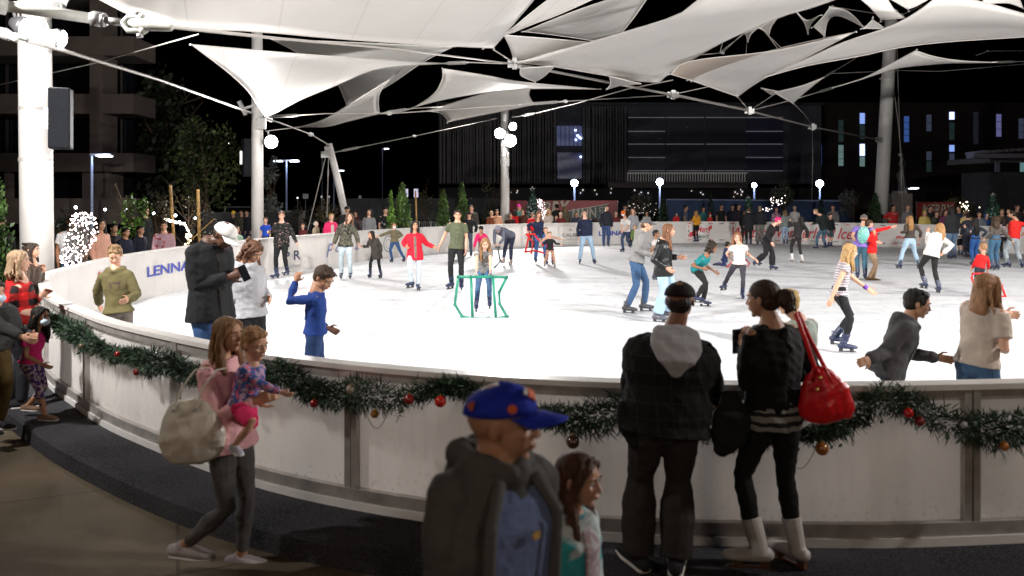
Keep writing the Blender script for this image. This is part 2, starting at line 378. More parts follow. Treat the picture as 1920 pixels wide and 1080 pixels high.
        if kd in ('pony', 'bun'):
            b0 = X(0, -.48, .12)
            if kd == 'bun': hm.ball(X(0, -.58, .1), Hh*.2)
            else:
                hm.ell(X(0, -.62, 0), [hrr*Hh*.2, hf*Hh*.24, hu*Hh*.29], 14, 10)
                for i in range(40): a1 = g.uniform(0, 6.28); c1 = X(.17*math.cos(a1), -.62+.2*math.sin(a1), g.uniform(-.2, .2)); hm.sweep([c1, c1+(hrr*math.cos(a1)*.06+hf*math.sin(a1)*.06-hu*.22)*Hh], [Hh*.035, Hh*.015], None, hrr, 6)
                hm.sweep([b0, X(0, -.68, .08), X(0, -.7, -.25), X(0, -.62, -.25)-up3*ln], [Hh*.09, Hh*.15, Hh*.17, Hh*.06], None, hrr, 10)
        if kd == 'spiky':
            for i in range(30): 
                a = g.uniform(0, 6.28); q = g.uniform(0, .3); hm.sweep([X(math.cos(a)*q, math.sin(a)*q-.02, .42), X(math.cos(a)*q*1.1, math.sin(a)*q*1.1+.03, .6)], [Hh*.07, Hh*.03], None, hrr, 6)
        if hm.n: soft(hm, 'hair', hairm(hcol), rt, O, vc*.62 if lod >= 2 else vc*.9, 2 if lod < 2 else 1, .5, None, .0035 if lod >= 2 else .002, seed)
    # ---- hats
    if hat:
        kd, hcol = hat[0], hat[1]; q = M()
        if kd in ('cap', 'capback', 'visor'):
            cm = cloth(hcol)
            n_, m_ = 20, 7; vs = []; fs = []
            for i in range(m_+1):
                a = max(.001, (math.pi/2)*(1-i/m_*.999))
                for j in range(n_):
                    b = 2*math.pi*j/n_; vs.append(X((.378+.012*math.sin(a*2))*math.cos(a)*math.cos(b), -.055+.462*math.cos(a)*math.sin(b), .16+.335*math.sin(a)+.045*math.cos(a)**2*math.sin(b)+.03*math.sin(a)*math.sin(b)))
            # rings run from the crown to the band
            for i in range(m_):
                for j in range(n_): fs.append((i*n_+j, i*n_+(j+1) % n_, (i+1)*n_+(j+1) % n_, (i+1)*n_+j))
            fs.append(tuple(range(n_)))
            # flip ordering so ring 0 is the crown
            q.add(vs, fs); co = q.obj('cap', cm, rt, O, True); md = co.modifiers.new('t', 'SOLIDIFY'); md.thickness = .006
            q = M(); vs = []; fs = []; sg = 1 if kd != 'capback' else -1
            for i in range(5):
                for j in range(11):
                    a = R(-62+124*j/10); rr = i/4
                    ex = .38*math.sin(a)*(1-.12*rr); ey = (-.05+.455*math.cos(a)+rr*(.42*math.cos(a)**.6 if math.cos(a) > 0 else 0))*1.0
                    vs.append(X(ex, ey*sg-(.1 if sg < 0 else 0), .2-.05*rr-.15*(ex/.38)**2*(.35+rr*.8)))
            for i in range(4):
                for j in range(10): fs.append((i*11+j, i*11+j+1, (i+1)*11+j+1, (i+1)*11+j))
            q.add(vs, fs); bo = q.obj('brim', cloth(hat[2]) if len(hat) > 2 else cm, co, O, True); md = bo.modifiers.new('t', 'SOLIDIFY'); md.thickness = .006; md.offset = 0
            if lod >= 1:
                q = M(); q.ball(X(0, -.055, .525), Hh*.03, 8, 5); q.obj('button', cm, co, O, True)
        if kd == 'beanie':
            q.ell(X(0, -.06, .22), [hrr*Hh*.4, hf*Hh*.46, hu*Hh*.4], 16, 10); q.sweep([X(0, -.06, .08), X(0, -.06, .18)], [Hh*.41, Hh*.41], [Hh*.47, Hh*.47], hrr, 18, 'flat')
            if len(hat) > 2: q.ball(X(0, -.06, .68), Hh*.13)
            soft(q, 'beanie', cloth(hcol), rt, O, vc, 3)
        if kd == 'hood':
            q.ell(X(0, -.14, .06), [hrr*Hh*.46, hf*Hh*.46, hu*Hh*.52], 16, 10); soft(q, 'hood', cloth(hcol), rt, O, vc, 3, wr=wr)
        if kd == 'santa':
            q.sweep([X(0, 0, .2), X(0, -.1, .6), X(.2, -.3, .8)], [Hh*.4, Hh*.2, Hh*.08], None, hrr); soft(q, 'hat', cloth((.6, .02, .02)), rt, O, vc, 2)
        if kd == 'band':
            q.sweep([X(-.4, -.05, .05), X(-.3, -.05, .5), X(0, -.05, .62), X(.3, -.05, .5), X(.4, -.05, .05)], [Hh*.035]*5, None, hf, 8); q.obj('headband', cloth(hcol), rt, O, True)
    # ---- top garment
    tk, tcol = up[0], up[1]; opt = up[2] if len(up) > 2 else {}
    t = {'tee': .006, 'long': .009, 'hoodie': .02, 'jacket': .024, 'coat': .022, 'puffer': .034, 'vest': .012}[tk]*max(.7, h/1.7)
    hem = opt.get('hem', {'tee': .03, 'long': .04, 'hoodie': .05, 'jacket': .06, 'coat': .38, 'puffer': .05, 'vest': .04}[tk])*h/1.7
    tm = cloth(tcol, opt.get('pat'), tagn=opt.get('tag', ''), rough=opt.get('rough', .85))
    q = M(); torso(q, t, hem, opt.get('flare', .0 if tk in ('tee', 'long') else .012), cap='flat', fat=opt.get('fat', 1.0))
    ulen = {'tee': .62, 'vest': 0}.get(tk, 9)
    if 'sl' in opt: ulen = opt['sl']
    for sd in 'RL':
        q.sweep([NB-ut*.012*h, S[sd]-ut*.010*h], [.032*h+t*.7, .030*h+t*.8], None, f_t)
        q.ball(S[sd]-ut*.011*h-r_t*(.004*h if sd == 'R' else -.004*h), .031*h*w**.5+t*.85, 14, 8)
        if ulen == 9:
            wv = Wr[sd]+nrm(E[sd]-Wr[sd])*.008*h
            q.sweep([S[sd], S[sd]*.5+E[sd]*.5, E[sd], E[sd]*.5+wv*.5, wv], [.030*h*w**.5+t*.8, .030*h*w**.5+t, .026*h+t, .0245*h+t, .019*h+t*.75], None, r, 12, 'flat')
            if tk in ('hoodie', 'puffer'): q.sweep([wv*.9+E[sd]*.1, wv*.97+E[sd]*.03], [.0225*h+t]*2, None, r)
        elif ulen > 0:
            e2 = S[sd]*(1-ulen)+E[sd]*ulen; q.sweep([S[sd], e2], [.035*h*w**.5+t*1.2, .034*h*w**.5+t*2.2], None, r, 12, 'flat')
    if tk == 'hoodie' and not (hat and hat[0] == 'hood'):
        hk = opt.get('hoodc')
        hq = M() if hk else q
        a_ = NB+ut*.012*h
        hq.sweep([a_+f_t*.052*h+r_t*.01*h-ut*.012*h, a_+r_t*.055*h+f_t*.01*h, a_+r_t*.045*h-f_t*.045*h+ut*.0*h, a_-f_t*.062*h-ut*.01*h, a_-r_t*.045*h-f_t*.045*h, a_-r_t*.055*h+f_t*.01*h, a_+f_t*.052*h-r_t*.01*h-ut*.012*h],
                 [.014*h, .019*h, .024*h, .028*h, .024*h, .019*h, .014*h], None, ut, 10)
        hq.ell(a_-f_t*.058*h-ut*.035*h, [r_t*.06*h, f_t*.028*h, ut*.058*h])
        if hk: hq.sweep([a_-f_t*.045*h+ut*.012*h, a_-f_t*.085*h-ut*.04*h, a_-f_t*.098*h*w-ut*.085*h, a_-f_t*.095*h*w-ut*.12*h], [.078*h, .088*h, .06*h, .02*h], [.022*h, .03*h, .026*h, .014*h], r_t, 14)
        if hk: soft(hq, 'hood', cloth(hk), rt, O, vc, 2, wr=wr, seed=seed)
    if tk in ('jacket', 'coat', 'puffer'):
        a_ = NB+ut*.008*h
        q.sweep([a_+f_t*.045*h+r_t*.028*h-ut*.02*h, a_+r_t*.05*h, a_-f_t*.045*h+ut*.006*h, a_-r_t*.05*h, a_+f_t*.045*h-r_t*.028*h-ut*.02*h], [.012*h, .016*h, .017*h, .016*h, .012*h], None, ut, 8)
    if tk == 'puffer' :
        for i in range(6):
            z = -.05-.045*i; q.sweep([NB+ut*(z-.008)/.29*tl, NB+ut*(z+.008)/.29*tl], [.1*h+t]*2, [.066*h+t]*2, r_t, 16)
    soft(q, {'tee': 'shirt', 'long': 'shirt', 'hoodie': 'hoodie', 'jacket': 'jacket', 'coat': 'coat', 'puffer': 'jacket', 'vest': 'shirt'}[tk], tm, rt, O, vc, 4, .5, None, wr, seed)
    inn = opt.get('inner')
    if inn:      # a shirt showing in the open front
        q = M(); torso(q, t+.006, max(.02, hem-.05), .0, cap='flat'); 
        # keep it as a narrow front panel
        q = M(); wd = opt.get('iw', .035); ff = f_t*(.067*h*w+t+.001)
        fa = opt.get('fat', 1.); q.sweep([NB-ut*.012*h+f_t*(.036*h+t), NB-ut*.05*h+f_t*(.055*h*w*fa+t), NB-ut*.085*h+f_t*(.063*h*w*fa+t+.004), NB-ut*.2*h+f_t*(.060*h*w*fa+t+.004), pel+f_t*(.07*h*w*fa+t+.006)-ut*hem*.7], [wd*h*.6, wd*h*.9, wd*h, wd*h*.9, wd*h*.8], [.012]*5, r_t, 10)
        soft(q, 'shirt', cloth(inn, opt.get('ipat'), tagn=opt.get('itag', '')), rt, O, vc*.8, 2)
    # ---- trousers
    lk, lcol = lo[0], lo[1]; lop = lo[2] if len(lo) > 2 else {}
    lt = {'jeans': .011, 'leggings': .002, 'wide': .02, 'shorts': .018, 'skirt': .0, 'slim': .006}[lk]*max(.7, h/1.7)
    q = M(); q.sweep([pel+ut*.045*h, pel, pel-ut*.035*h], [.088*h*w**.8+lt*.5, .094*h*w**.8+lt*.5, .085*h*w**.8+lt], [.062*h*w+lt*.5, .068*h*w+lt*.5, .062*h*w+lt], r_t, 16)
    if lk == 'skirt': q.sweep([pel+ut*.04*h, pel-ut*.04*h, pel-up3*lop.get('len', .22)*h], [.09*h, .1*h, .13*h], [.066*h, .075*h, .1*h], r_t, 16, 'flat')
    for sd in 'RL':
        kn = K[sd]; an = A[sd]
        if lk == 'skirt': break
        if lk == 'shorts':
            q.sweep([Hp[sd], Hp[sd]*.5+kn*.5, kn*.95+Hp[sd]*.05], [.053*h*w**.7+lt*.5, .048*h*w**.7+lt, .042*h+lt], None, r, 12, 'flat'); continue
        ae = an*(1-lop.get('crop', 0.))+kn*lop.get('crop', 0.)
        if skate: ae = ae*.93+kn*.07
        wd = {'wide': 1.9, 'jeans': 1.15}.get(lk, 1.)
        q.sweep([Hp[sd], Hp[sd]*.6+kn*.4, kn, kn*.65+ae*.35, ae], [.053*h*w**.7+lt*.6, .047*h*w**.7+lt, .032*h+lt, .034*h*max(1, wd*.75)+lt, .0225*h*wd+lt], None, r, 12, 'flat')
    soft(q, 'skirt' if lk == 'skirt' else 'shorts' if lk == 'shorts' else 'trousers', cloth(lcol, lop.get('pat'), tagn=lop.get('tag', '')), rt, O, vc, 4, .5, None, wr*.8, seed+3)
    # ---- feet
    for sd in 'RL':
        fd = FD[sd]; an = A[sd]; sdv = np.cross(fd, up3); shd = nrm(K[sd]-an); q = M(); sole = an-up3*(.045*h)
        L = .15*h; scol = shoe or (NAVY if skate else (.02, .02, .022))
        if skate:
            z0 = sole+up3*.012
            q.sweep([sole-fd*L*.25+up3*.025*h, sole+fd*L*.1+up3*.024*h, sole+fd*L*.45+up3*.02*h, sole+fd*L*.68+up3*.017*h], [.026*h, .029*h, .029*h, .022*h], [.024*h, .026*h, .021*h, .015*h], sdv, 12)
            q.sweep([sole-fd*L*.08+up3*.025*h, an+up3*.01*h-fd*.008*h, an+shd*.1*h], [.031*h, .029*h, .035*h], [.032*h, .031*h, .037*h], sdv, 12, 'flat')
            so = soft(q, 'skate', mat('boot%.2f%.2f' % (scol[0], scol[2]), scol, .35, .1, 20), rt, O, vc*.85, 2, .5)
            if s > 45:
                q = M(); q.beam(sole-fd*L*.32-up3*.052, sole+fd*L*.72-up3*.052, .004, .024)
                q.obj('blade', mat('steel', (.6,.6,.62), .25, metal=1), so, O)
                q = M()
                for a_ in (-.2, .42): q.box(sole+fd*L*a_-up3*.02, (.05, .03, .045), [fd, sdv, up3])
                q.beam(sole-fd*L*.3-up3*.034, sole+fd*L*.66-up3*.034, .014, .014)
                q.obj('blade_holder', mat('holder', (.03,.03,.035) if scol[0] < .3 else (.12, .05, .02), .4), so, O)
            if s > 62 and scol[0] < .5:
                q = M()
                for a_, b_ in ((.03, .03), (.012, .2), (.058, -.03)):
                    cc = (an+up3*a_*h*.8-fd*.005*h) if b_ < .1 else sole+fd*L*.3+up3*.03*h
                    q.sweep([cc-up3*.004*h, cc+up3*.004*h], [.0335*h, .0335*h], [.036*h, .036*h], sdv, 14, 'flat')
                q.obj('buckle_strap', mat('strap', (.09,.1,.14), .4) if scol[0] < .3 else mat('lace', (.6,.58,.52), .7), so, O)
        else:
            q.sweep([sole-fd*L*.3+up3*.026*h, sole+fd*L*.1+up3*.029*h, sole+fd*L*.45+up3*.023*h, sole+fd*L*.76+up3*.018*h], [.025*h, .028*h, .031*h, .025*h], [.026*h, .029*h, .022*h, .015*h], sdv, 12)
            q.sweep([sole-fd*L*.1+up3*.02*h, an+up3*.008*h], [.025*h, .025*h], [.028*h, .028*h], sdv, 12, 'flat')
            so = soft(q, 'shoe', cloth(scol), rt, O, vc*.85, 2, .5)
            if s > 120:
                q = M(); q.sweep([sole-fd*L*.32+up3*.006*h, sole+fd*L*.1+up3*.005*h, sole+fd*L*.45+up3*.005*h, sole+fd*L*.8+up3*.008*h], [.026*h, .029*h, .033*h, .025*h], [.009*h]*4, sdv, 12); q.obj('sole', mat('sole', (.55,.53,.5), .6), so, O, True)
                if lod >= 2:
                    q = M()
                    for k in range(4): cc = sole+fd*L*(.12+.11*k)+up3*(.056-.0085*k)*h; q.tube([cc-sdv*.017*h, cc+up3*.003*h, cc+sdv*.017*h], .0022*h, 5)
                    q.obj('laces', mat('lace', (.6,.58,.52), .7), so, O)
    inf = dict(rt=rt, O=O, NB=NB, pel=pel, ut=ut, r=r_t, f=f_t, S=S, E=E, Wr=Wr, X=X, Hh=Hh, hf=hf, hrr=hrr, hu=hu, A=A, K=K, h=h, t=t, s=s, vc=vc, seed=seed, w=w)
    return inf
def patch(I, name, mt, u0, u1, v0, v1, off=.0, back=False, n=8, outline=None):
    """a flat print that follows the chest (or the back) of a person"""
    h = I['h']; q = M(); vs = []; fs = []
    for i in range(n+1):
        for j in range(n+1):
            u = u0+(u1-u0)*i/n; v = v0+(v1-v0)*j/n
            a = .098*h*I['w']**.8+I['t']; b = (.064*h*I['w']+I['t'])
            x = min(.95, abs(u)/a*1.0); dep = b*math.sqrt(1-x*x)+off+.004
            vs.append(I['NB']-I['ut']*v+I['r']*(-u)+I['f']*dep*(-1 if back else 1))
    for i in range(n):
        for j in range(n): fs.append((i*(n+1)+j, (i+1)*(n+1)+j, (i+1)*(n+1)+j+1, i*(n+1)+j+1))
    q.add(vs, fs); return q.obj(name, mt, I['rt'], I['O'], True)
# ================================================================ setting
bpy_w = bpy.data.worlds.new('World'); sc.world = bpy_w; bpy_w.use_nodes = True
ZD, ZP = -.05, -.2          # carpeted deck, pavement
white = mat('painted_steel', (.66,.63,.6), .45, .06, 3)
galv = mat('galvanised_steel', (.42,.41,.4), .38, .15, 12, .1, 60, metal=.6)
cable_m = mat('wire_rope', (.4,.37,.34), .5, .1, 30, metal=.4)
def zr(d): return .95+max(0, min(1, (d-8)/14))*.1
def rp_(x, y):
    z = .95
    for _ in range(6): d = F*(HC-z)/(y-Y0); z = zr(d)
    return V3((x-CX)/F*d, d, 0)
_px = [(1920,712),(1500,717),(1000,705),(540,665),(250,610),(152,578),(104,557),(86,534),(88,514),(115,504),(160,493),(230,478),(350,461),(480,448),(600,438.5),(700,431),(830,424.5),(1000,419),(1250,415.5),(1450,416),(1640,418.5),(1900,425)]
ctrl = [rp_(*p) for p in _px]+[V3(23.6,27.5,0), V3(24.2,21,0), V3(22,14,0), V3(17.5,9,0), V3(11.5,6.5,0), V3(6.6,5.5,0)]
def catmull(P, closed=True, k=24):
    out = []; n = len(P)
    for i in range(n if closed else n-1):
        p0, p1, p2, p3 = (P[(i-1) % n], P[i], P[(i+1) % n], P[(i+2) % n]) if closed else (P[max(0, i-1)], P[i], P[i+1], P[min(n-1, i+2)])
        for j in range(k):
            t = j/k; out.append(.5*((2*p1)+(-p0+p2)*t+(2*p0-5*p1+4*p2-p3)*t*t+(-p0+3*p1-3*p2+p3)*t**3))
    if not closed: out.append(P[-1])
    return out
dense = catmull(ctrl)
cum = [0.]
for i in range(len(dense)): cum.append(cum[-1]+np.linalg.norm(dense[(i+1) % len(dense)]-dense[i]))
TOT = cum[-1]
import bisect
def at(s_):
    s_ = s_ % TOT; i = min(len(dense)-1, bisect.bisect_right(cum, s_)-1); a, b = dense[i], dense[(i+1) % len(dense)]
    t = (s_-cum[i])/max(1e-9, cum[i+1]-cum[i]); return a*(1-t)+b*t
def tan(s_): return nrm(at(s_+.05)-at(s_-.05))
def outn(s_):
    t = tan(s_); return V3(-t[1], t[0], 0)*OS
OS = 1.; cen = sum(dense)/len(dense)
if np.dot(outn(3.), at(3.)-cen) < 0: OS = -1.
def s_at_px(x, lo, hi):      # arc length at which the rail crosses image column x, between two arc lengths
    best = min(np.linspace(lo, hi, 900), key=lambda q: abs(at(q)[0]/at(q)[1]*F+CX-x)); return best
sC = [cum[i*24] for i in range(len(ctrl))]

# ---- ground sheets
def sheet(name, pts, z, m, kind='structure'):
    me = M(); me.add([(p[0], p[1], z) for p in pts], [tuple(range(len(pts)))]); return me.obj(name, m, kind=kind)
def pavefn(nt, tc, mx, out):
    o = sepx(nt, tc)
    a = mathn(nt, 'LESS_THAN', mathn(nt, 'FRACT', mathn(nt, 'MULTIPLY', mathn(nt, 'ADD', o[0], mathn(nt, 'MULTIPLY', o[1], .42)), .52)), .012)
    b = mathn(nt, 'LESS_THAN', mathn(nt, 'FRACT', mathn(nt, 'MULTIPLY', mathn(nt, 'SUBTRACT', o[1], mathn(nt, 'MULTIPLY', o[0], .42)), .52)), .012)
    return mixc(nt, mathn(nt, 'MAXIMUM', a, b), out, (.06,.045,.03))
pave = mat('paving', (.125,.095,.06), .8, .5, .8, .25, 70, fn=pavefn)
sheet('ground', [(-300,-60),(300,-60),(300,400),(-300,400)], ZP-.03, mat('asphalt', (.04,.04,.042), .85, .2, 2, .3, 60))
g = M(); g.box((0, 22, ZP-.01), (90, 76, .02)); g.obj('pavement', pave, kind='structure')
def icefn(nt, tc, mx, out):
    nz = nt.nodes.new('ShaderNodeTexNoise'); nz.inputs['Scale'].default_value = 1; nz.inputs['Detail'].default_value = 6; nz.inputs['Roughness'].default_value = .65
    mp = nt.nodes.new('ShaderNodeMapping'); mp.inputs['Scale'].default_value = (.45, 1.9, 1); mp.inputs['Rotation'].default_value = (0, 0, -.12); nt.links.new(tc.outputs['Object'], mp.inputs[0]); nt.links.new(mp.outputs[0], nz.inputs['Vector'])
    r = nt.nodes.new('ShaderNodeMapRange'); r.inputs['From Min'].default_value = .42; r.inputs['From Max'].default_value = .68; nt.links.new(nz.outputs['Fac'], r.inputs['Value'])
    out = mixc(nt, mathn(nt, 'MULTIPLY', r.outputs[0], .6), out, (.40,.42,.47))
    n3 = nt.nodes.new('ShaderNodeTexNoise'); n3.inputs['Scale'].default_value = 1; n3.inputs['Detail'].default_value = 8; n3.inputs['Roughness'].default_value = .8; m3 = nt.nodes.new('ShaderNodeMapping'); m3.inputs['Scale'].default_value = (2.2, 7, 1); m3.inputs['Rotation'].default_value = (0, 0, .2); nt.links.new(tc.outputs['Object'], m3.inputs[0]); nt.links.new(m3.outputs[0], n3.inputs['Vector'])
    r3 = nt.nodes.new('ShaderNodeMapRange'); r3.inputs['From Min'].default_value = .52; r3.inputs['From Max'].default_value = .7; nt.links.new(n3.outputs['Fac'], r3.inputs['Value']); out = mixc(nt, mathn(nt, 'MULTIPLY', r3.outputs[0], .3), out, (.5,.49,.48))
    wv = nt.nodes.new('ShaderNodeTexWave'); wv.inputs['Scale'].default_value = .35; wv.inputs['Distortion'].default_value = 22; wv.inputs['Detail'].default_value = 5; wv.inputs['Detail Scale'].default_value = 2.2; nt.links.new(tc.outputs['Object'], wv.inputs['Vector'])
    f = mathn(nt, 'GREATER_THAN', wv.outputs['Fac'], .965); return mixc(nt, mathn(nt, 'MULTIPLY', f, .45), out, (.38,.40,.45))
ice_m = mat('ice', (.66,.66,.665), .62, .03, 1.5, .3, 14, fn=icefn, spec=.28)
ring = [at(q) for q in np.linspace(0, TOT, 160, endpoint=False)]
g = M(); n = len(ring); g.add([(p[0], p[1], 0.) for p in ring]+[(p[0], p[1], -.12) for p in ring], [tuple(range(n))]+[(i, (i+1) % n, n+(i+1) % n, n+i) for i in range(n)])
ice = g.obj('ice', ice_m, kind='structure')
# ---- carpeted deck that runs round the near side
g = M(); vs = []; fs = []; N_ = 120
q0, q1 = -12., s_at_px(97, sC[7], sC[10])+1.5
for i in range(N_+1):
    q = q0+(q1-q0)*i/N_; p = at(q); o = outn(q); wdt = .6+.34*max(0, (q-8)/8)
    for off, z in ((.0, ZD), (wdt-.03, ZD), (wdt, ZD-.02), (wdt+.01, ZP)): vs.append((p[0]+o[0]*off, p[1]+o[1]*off, z))
for i in range(N_):
    for j in range(3): fs.append((i*4+j, i*4+j+1, (i+1)*4+j+1, (i+1)*4+j))
g.add(vs, fs)
g.obj('carpet_walkway', mat('charcoal_carpet', (.05,.05,.056), .98, .45, 1.1, .9, 160, spec=.05, fn=blotch((.10,.10,.108), 95, .5, .56)), kind='structure')

# ---- rink barrier
bt = root('rink_barrier', 'white panelled rink barrier with steel posts curving round the whole ice', 'barrier', at(0))
BO = tuple(at(0))
def scuff(nt, tc, mx, out):
    mp = nt.nodes.new('ShaderNodeMapping'); mp.inputs['Scale'].default_value = (9, 9, 1.1); mp.inputs['Rotation'].default_value = (.25, .2, 0); nt.links.new(tc.outputs['Object'], mp.inputs[0])
    a = nt.nodes.new('ShaderNodeTexNoise'); a.inputs['Scale'].default_value = 1; a.inputs['Detail'].default_value = 7; a.inputs['Roughness'].default_value = .7; nt.links.new(mp.outputs[0], a.inputs['Vector'])
    r = nt.nodes.new('ShaderNodeMapRange'); r.inputs['From Min'].default_value = .5; r.inputs['From Max'].default_value = .72; nt.links.new(a.outputs['Fac'], r.inputs['Value'])
    out = mixc(nt, mathn(nt, 'MULTIPLY', r.outputs[0], .3), out, (.45,.42,.41))
    b = nt.nodes.new('ShaderNodeTexNoise'); b.inputs['Scale'].default_value = 26; b.inputs['Detail'].default_value = 4; nt.links.new(tc.outputs['Object'], b.inputs['Vector'])
    z = sepx(nt, tc)[2]; lo_ = nt.nodes.new('ShaderNodeMapRange'); lo_.inputs['From Min'].default_value = .32; lo_.inputs['From Max'].default_value = .0; nt.links.new(z, lo_.inputs['Value'])
    sp_2 = mathn(nt, 'GREATER_THAN', b.outputs['Fac'], .63); return mixc(nt, mathn(nt, 'MULTIPLY', sp_2, mathn(nt, 'ADD', mathn(nt, 'MULTIPLY', lo_.outputs[0], .45), .07)), out, (.2,.18,.17))
panel_m = mat('barrier_panel', (.84,.81,.78), .42, .06, 1.2, .05, 6, spec=.4, fn=scuff)
_n = panel_m.node_tree; _t = _n.nodes.new('ShaderNodeBsdfTranslucent'); _t.inputs[0].default_value = (.88,.85,.83,1); _m = _n.nodes.new('ShaderNodeMixShader'); _m.inputs[0].default_value = .37
_n.links.new(_n.nodes['Principled BSDF'].outputs[0], _m.inputs[1]); _n.links.new(_t.outputs[0], _m.inputs[2]); _n.links.new(_m.outputs[0], _n.nodes['Material Output'].inputs[0])
kick_m = mat('barrier_kick', (.72,.70,.68), .42, .05)
post_m = mat('barrier_post', (.46,.43,.41), .4, .2, 9, metal=.5)
sp = s_at_px(675, sC[2], sC[4]); step = 2.02; npan = int(round(TOT/step)); step = TOT/npan
rail_m = mat('barrier_cap', (.66,.63,.6), .35, .04, 5)
for k in range(npan):
    a, b = sp+k*step, sp+(k+1)*step; g = M(); vs = []; fs = []; n = 6
    for i in range(n+1):
        q = a+(b-a)*i/n; p = at(q); o = outn(q); zt = zr(p[1])-.035
        for off, z in ((.0, -.1), (.0, zt), (.035, zt), (.035, -.1)): vs.append(p+o*off+V3(0, 0, z))
    for i in range(n):
        for j in range(3): fs.append((i*4+j, i*4+4+j, i*4+5+j, i*4+j+1))
    fs += [(0,1,2,3), (n*4+3, n*4+2, n*4+1, n*4)]
    g.add(vs, fs); g.obj('panel', panel_m, bt, BO)
    p = at(a); o = outn(a); t = tan(a); zt = zr(p[1])-.03; g = M()
    g.box(p+o*.055+V3(0, 0, (zt-.08)/2), (.045, .05, zt+.08), [t, o, V3(0,0,1)]); g.box(p+t*.055+o*.055+V3(0, 0, (zt-.08)/2), (.05, .045, zt+.08), [t, o, V3(0,0,1)])
    g.obj('post', post_m, bt, BO)
for nm, m_, off0, off1, z0, z1 in (('top_rail', rail_m, -.045, .085, -.036, 0.), ('frame_rail', post_m, .036, .07, -.1, -.037), ('base_frame', post_m, .036, .085, None, .12), ('kick_strip', kick_m, .036, .1, None, .03)):
    g = M(); vs = []; fs = []; n = 420
    for i in range(n):
        q = TOT*i/n; p = at(q); o = outn(q); zt = zr(p[1])
        a_, b_ = (zt+z0, zt+z1) if z0 is not None else ((ZD+.06, ZD+z1+.02) if nm == 'base_frame' else (ZD+.0, ZD+.055))
        for off, z in ((off0, a_), (off0, b_), (off1, b_), (off1, a_)): vs.append(p+o*off+V3(0, 0, z))
    for i in range(n):
        for j in range(4): fs.append((i*4+j, i*4+(j+1) % 4, ((i+1) % n)*4+(j+1) % 4, ((i+1) % n)*4+j))
    g.add(vs, fs); g.obj(nm, m_, bt, BO)

# ---- lettering that follows the inside of the barrier
def barrier_text(name, label, txt, x0, x1, lo, hi, ztop, zbot, col, shear=0., cat='lettering', bold=0., reverse=False, off=-.006, emph=None):
    cu = bpy.data.curves.new(name, 'FONT'); cu.body = txt; cu.shear = shear; cu.offset = bold; cu.resolution_u = 3
    to = bpy.data.objects.new('tmp', cu); C.objects.link(to); dg = bpy.context.evaluated_depsgraph_get(); me = bpy.data.meshes.new_from_object(to.evaluated_get(dg)); bpy.data.objects.remove(to)
    n = len(me.vertices); co = np.empty(n*3); me.vertices.foreach_get('co', co); co = co.reshape(-1, 3)
    mn, mxx = co.min(0), co.max(0); u = (co[:, 0]-mn[0])/(mxx[0]-mn[0]); v = (co[:, 1]-mn[1])/(mxx[1]-mn[1])
    sa, sb = s_at_px(x0, lo, hi), s_at_px(x1, lo, hi); out = []; og = at((sa+sb)/2)
    for i in range(n):
        q = sa+(sb-sa)*u[i]; p = at(q)+outn(q)*off; out.append((p[0]-og[0], p[1]-og[1], zbot+(ztop-zbot)*v[i]))
    me.vertices.foreach_set('co', np.array(out).ravel()); me.update()
    m_ = mat('ink%.2f%.2f%.2f' % col, col, .5, .05); me.materials.clear(); me.materials.append(m_)
    o = bpy.data.objects.new(name, me); C.objects.link(o)
    if cat: o.location = og; tag(o, label, cat)
    return o, og
LFT = (sC[9], sC[16]); FAR = (sC[14], sC[21]+2)
blue = (.03,.05,.35); red = (.55,.02,.03); dk = (.03,.04,.09)
barrier_text('sponsor_name', 'blue sponsor name in large letters on left barrier beside olive hoodie boy', 'LENNAR', 275, 372, *LFT, .68, .46, blue, bold=.02, off=-.02)
barrier_text('sponsor_name', 'red sponsor letters half hidden behind boy in olive hoodie', 'M', 183, 196, *LFT, .78, .42, red, bold=.03, off=-.02)
barrier_text('sponsor_name', 'dark serif style sponsor letters behind woman in black christmas sweater', 'P R', 532, 562, *LFT, .62, .34, dk, bold=.01, off=-.02)
barrier_text('sponsor_name', 'small grey word under the dark letters behind black sweater woman', 'CONSTRUCTION', 512, 563, *LFT, .2, .12, (.2,.2,.24), off=-.02)
barrier_text('sponsor_name', 'blue slanted sponsor word behind woman in camouflage jacket', 'P', 611, 624, *LFT, .72, .30, (.1,.13,.3), shear=.35, off=-.02)
barrier_text('sponsor_name', 'blue slanted letters mostly hidden by the camouflage jacket', 'ca', 628, 645, *LFT, .62, .42, (.1,.13,.3), shear=.35, off=-.02)
barrier_text('sponsor_name', 'single blue slanted letter between camouflage woman and little girl', 'a', 665, 673, *LFT, .62, .42, (.1,.13,.3), shear=.35, off=-.02)
barrier_text('sponsor_name', 'thin dark sponsor name in capitals left of navy sweatshirt man', 'CALIBER', 1054, 1094, *FAR, .56, .41, (.03,.03,.04), off=-.02)
barrier_text('sponsor_name', 'tiny grey line beneath the thin dark capitals on far barrier', 'HOME LOANS', 1062, 1088, *FAR, .32, .26, (.4,.4,.4), off=-.02)
barrier_text('sponsor_name', 'small grey sponsor mark on far barrier left of red skate aid', 'DESERT', 982, 1000, *FAR, .52, .36, (.35,.35,.37), off=-.02)
barrier_text('sponsor_name', 'bold blue sponsor name behind man in puffer jacket', 'LENNAR', 1123, 1176, *FAR, .64, .42, blue, bold=.03, off=-.02)
barrier_text('rink_lettering', 'large red slanted words naming the ice rink along far barrier', 'Winter Wonderland Ice Rink', 1373, 1652, *FAR, .80, .28, red, shear=.4, bold=.012, off=-.02)
barrier_text('festival_logo', 'small red slanted word over dark box on far barrier beside yellow sweater woman', 'Merry', 1307, 1333, *FAR, .82, .44, red, shear=.3, bold=.02, off=-.02)
